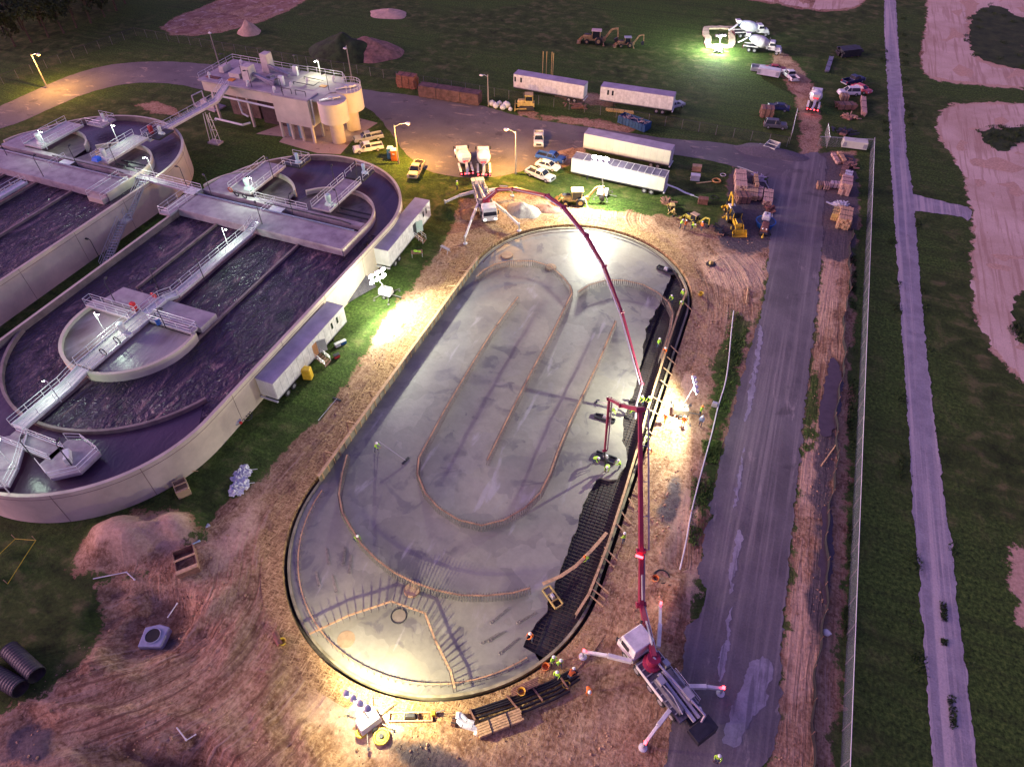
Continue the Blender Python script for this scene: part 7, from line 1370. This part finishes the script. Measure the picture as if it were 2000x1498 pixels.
# ================================================================ TREES AND WEEDS
def make_tree(seed,h,r_):
    random.seed(seed); t=T('broadleaf_tree','x','tree'); m=MB(); m.tube((0,0,0),(.2,.1,h*.45),.28,.16,n=7)
    for k in range(6): a=k*1.1+seed; p=Vector((.2,.1,h*(.25+.05*k))); m.tube(p,p+Vector((math.cos(a)*r_*.6,math.sin(a)*r_*.6,h*.25)),.1,.03,n=5)
    m.build('trunk',bark,t); m=MB(); cl=[(Vector((random.gauss(0,.45)*r_,random.gauss(0,.45)*r_,h*random.uniform(.38,.92))),r_*random.uniform(.22,.45)) for _ in range(16)]
    for c,rr in cl:
        for _ in range(70):
            d=Vector((random.gauss(0,1),random.gauss(0,1),random.gauss(0,.8))).normalized()*rr*random.uniform(.55,1.05); p=c+d; s_=random.uniform(.16,.42); u=Vector((random.gauss(0,1),random.gauss(0,1),random.gauss(0,1))).normalized(); v=u.orthogonal().normalized(); m.add([p-u*s_,p+v*s_*.6,p+u*s_,p-v*s_*.6],[(0,1,2,3)])
    m.build('crown',leafm,t); return t
tp=[make_tree(k,h,r_) for k,(h,r_) in enumerate(((11,4.2),(9,3.6),(12.5,4.6)))]
random.seed(11); used=[0,0,0]; spots=[]
sp_px=[(0,98),(30,92),(62,84),(95,74),(125,66),(150,55),(178,46),(205,34),(228,22),(245,8),(10,70),(45,60),(80,52),(112,42),(142,30),(172,18),(200,6),(20,40),(60,32),(100,20),(140,6),(-25,90),(-20,50),(0,18),(45,8),(85,-4),(125,-14),(170,-10),(215,-16),(20,-10),(-30,20),(65,-25)]
words=['at the near left tip of the dark wood','near the left edge of the wood front','third along the front of the wood','fourth along the front of the wood','in the middle of the wood front','just past the middle of the wood front','seventh along the wood front','eighth along the wood front','near the far end of the wood front','at the far right tip of the dark wood']
for i,px in enumerate(sp_px):
    k=i%3; c=G(*px); o=place(tp[k],used[k],(c.x,c.y,0),random.uniform(0,6),('dark tree '+words[i]) if i<10 else 'dark tree inside the unlit wood at the top left corner','tree','trees of the dark wood'); used[k]=1; s_=random.uniform(.8,1.2); o.scale=(s_,s_,s_)
def weeds(label,polys,n,hmin,hmax,mat,seed):
    random.seed(seed); m=MB(); tot=0
    for pg in polys:
        P_=GP(pg); x0=min(p[0] for p in P_); x1=max(p[0] for p in P_); y0=min(p[1] for p in P_); y1=max(p[1] for p in P_)
        cl=[(random.uniform(x0,x1),random.uniform(y0,y1)) for _ in range(40)]
        for _ in range(n):
            c=random.choice(cl); x=random.gauss(c[0],.5); y=random.gauss(c[1],.7)
            if not inpoly(x,y,P_) or (4.6<x<13): continue
            h=random.uniform(hmin,hmax); a=random.uniform(0,6.3); d=Vector((math.cos(a),math.sin(a),0)); w_=.05+.05*random.random(); s=Vector((-d.y,d.x,0))*w_; b=Vector((x,y,0)); 
            m.add([b-s,b+s,b+d*h*.5+Vector((0,0,h))],[(0,1,2)])
    o=m.build('weeds',mat); tag(o,label,'weeds',kind='stuff'); return o
def clods(label,polys,n,smin,smax,mat,seed,name='soil_clods'):
    random.seed(seed); m=MB()
    for pg in polys:
        P_=GP(pg); x0=min(p[0] for p in P_); x1=max(p[0] for p in P_); y0=min(p[1] for p in P_); y1=max(p[1] for p in P_)
        for _ in range(n):
            x=random.uniform(x0,x1); y=random.uniform(y0,y1)
            if not inpoly(x,y,P_) or dstad(x,y,PCX,PY0,PY1,17.3)<0: continue
            s=smin+(smax-smin)*random.random()**3; z=float(Z[min(len(ys)-1,int(np.searchsorted(ys,y))),min(len(xs)-1,int(np.searchsorted(xs,x)))]); o=len(m.v); r0=random.uniform(0,6)
            for k in range(5): a=r0+k*1.257; q=random.uniform(.7,1.2); m.v.append((x+math.cos(a)*s*q,y+math.sin(a)*s*q,z-.05))
            m.v.append((x+random.uniform(-.3,.3)*s,y+random.uniform(-.3,.3)*s,z+s*random.uniform(.5,1.0)))
            for k in range(5): m.f.append((o+k,o+(k+1)%5,o+5))
    o=m.build(name,mat); tag(o,label,'soil clods',kind='stuff'); return o
cm=M('clod_soil',(.42,.26,.16),.95,var=.35,scale=.4,bump=.4)
clods('loose clods scattered over the tracked soil at the near left',[[(0,1390),(200,1200),(440,1010),(560,1130),(560,1240),(640,1330),(760,1390),(900,1420),(1150,1360),(1250,1450),(1250,1498),(0,1498)]],3600,.03,.18,cm,1)
clods('loose clods along the left bank of the slab',[[(440,1000),(640,800),(860,500),(930,480),(800,650),(600,960),(560,1120)]],1800,.04,.20,cm,2); clods('loose clods on the strip between slab and road',[[(1300,430),(1490,470),(1440,640),(1380,800),(1340,1100),(1310,1250),(1180,1240),(1240,1000),(1330,700),(1360,560)]],2200,.04,.22,cm,3)
clods('loose clods on the bank right of the road',[[(1600,510),(1650,510),(1640,1000),(1620,1498),(1520,1498),(1560,900)]],2200,.03,.17,cm,4)
for k,(px,l,mt,nn,sx,sy) in enumerate([((1655,232),'heap of pinkish boards and frames right of the lane, middle of three',wood_r,26,2.2,1.6),((1643,208),'scatter of brown frames just below the white sport utility car',wood_b,20,2.4,1.0),((1648,262),'dark scrap heap with a pale frame above the cream shell',dark,30,2.6,1.8),((1660,325),'dark boards heaped at the top of the right hand row',wood_b,22,1.6,2.6),((1640,405),'white and red wrapped goods heaped in the right hand row',white_d,22,1.2,.6),((1481,352),'violet and white offcuts lying in the yard curve',M('pale_violet_block',None),24,1.1,.8),((1408,458),'tangle of dark bars beside the yellow loader',dark,24,1.2,1.6),((1130,212),'scrap and pallets on bare earth below the left far trailer',wood_b,26,4.0,.9),((1500,415),'brown pump parts beside the blue tub',rust,22,.9,.7),((1300,400),'grey sticks on the grass by the tiny faded digger',wood_b,24,1.0,.6)]):
    c=G(*px); t=T('scrap_heap',l,'scrap heap',(c.x,c.y,0),0,'loose heaps on the site'); random.seed(40+k); m=MB()
    for i in range(nn):
        p=Vector((max(-.8,min(.8,random.gauss(0,.33)))*sx,max(-.8,min(.8,random.gauss(0,.33)))*sy,random.uniform(.1,.7))); a=random.uniform(0,3.14); L_=random.uniform(.5,1.6); q=p+Vector((math.cos(a)*L_,math.sin(a)*L_,random.uniform(-.15,.3))); q.z=max(.08,q.z); m.bar(p,q,random.uniform(.12,.45),random.uniform(.04,.15))
    m.build('boards',mt,t); m=MB(); m.rbox((0,0,0),sx*.8,sy*.7,.02,.4,random.uniform(0,3)); m.build('base_pallet',wood_b,t)
weeds('green weeds on the bank between the slab and the road',[[(1420,600),(1462,620),(1445,760),(1405,920),(1380,960),(1372,920),(1395,820),(1410,700)],[(1370,860),(1418,865),(1412,905),(1372,905)],[(1350,930),(1395,940),(1370,1080),(1345,1060)]],2600,.12,.40,weedm,1)
weeds('weed tufts in the sandy loops at the right',[[(1888,30),(1880,60),(1885,120),(1930,140),(2060,165),(2060,20),(1990,30),(1950,0)],[(1905,255),(1935,245),(2060,245),(2060,290),(1985,285),(1950,305)],[(1965,640),(2060,590),(2060,700),(2000,690)]],2600,.15,.5,M('dark_weed',(.035,.07,.015),.9,var=.4),6)
weeds('dark weeds along the foot of the right hand fence',[[(1655,500),(1672,500),(1668,1498),(1640,1498),(1655,1000)]],5000,.2,.6,M('dark_weed',(.035,.07,.015),.9,var=.4),2)
weeds('tufts along both edges of the gravel lane',[[(1712,0),(1728,0),(1775,800),(1830,1498),(1790,1498),(1755,900)],[(1750,0),(1765,0),(1830,800),(1930,1498),(1896,1498),(1815,750)]],4500,.1,.35,M('dark_weed',None),3)
weeds('tufts growing on the gravel lane near the bottom',[[(1834,1175),(1848,1180),(1850,1215),(1838,1212)],[(1836,1245),(1850,1250),(1848,1262),(1838,1260)],[(1848,1355),(1866,1360),(1870,1420),(1856,1425)]],900,.1,.3,M('dark_weed',None),4)
print('OBJ',len(bpy.data.objects))
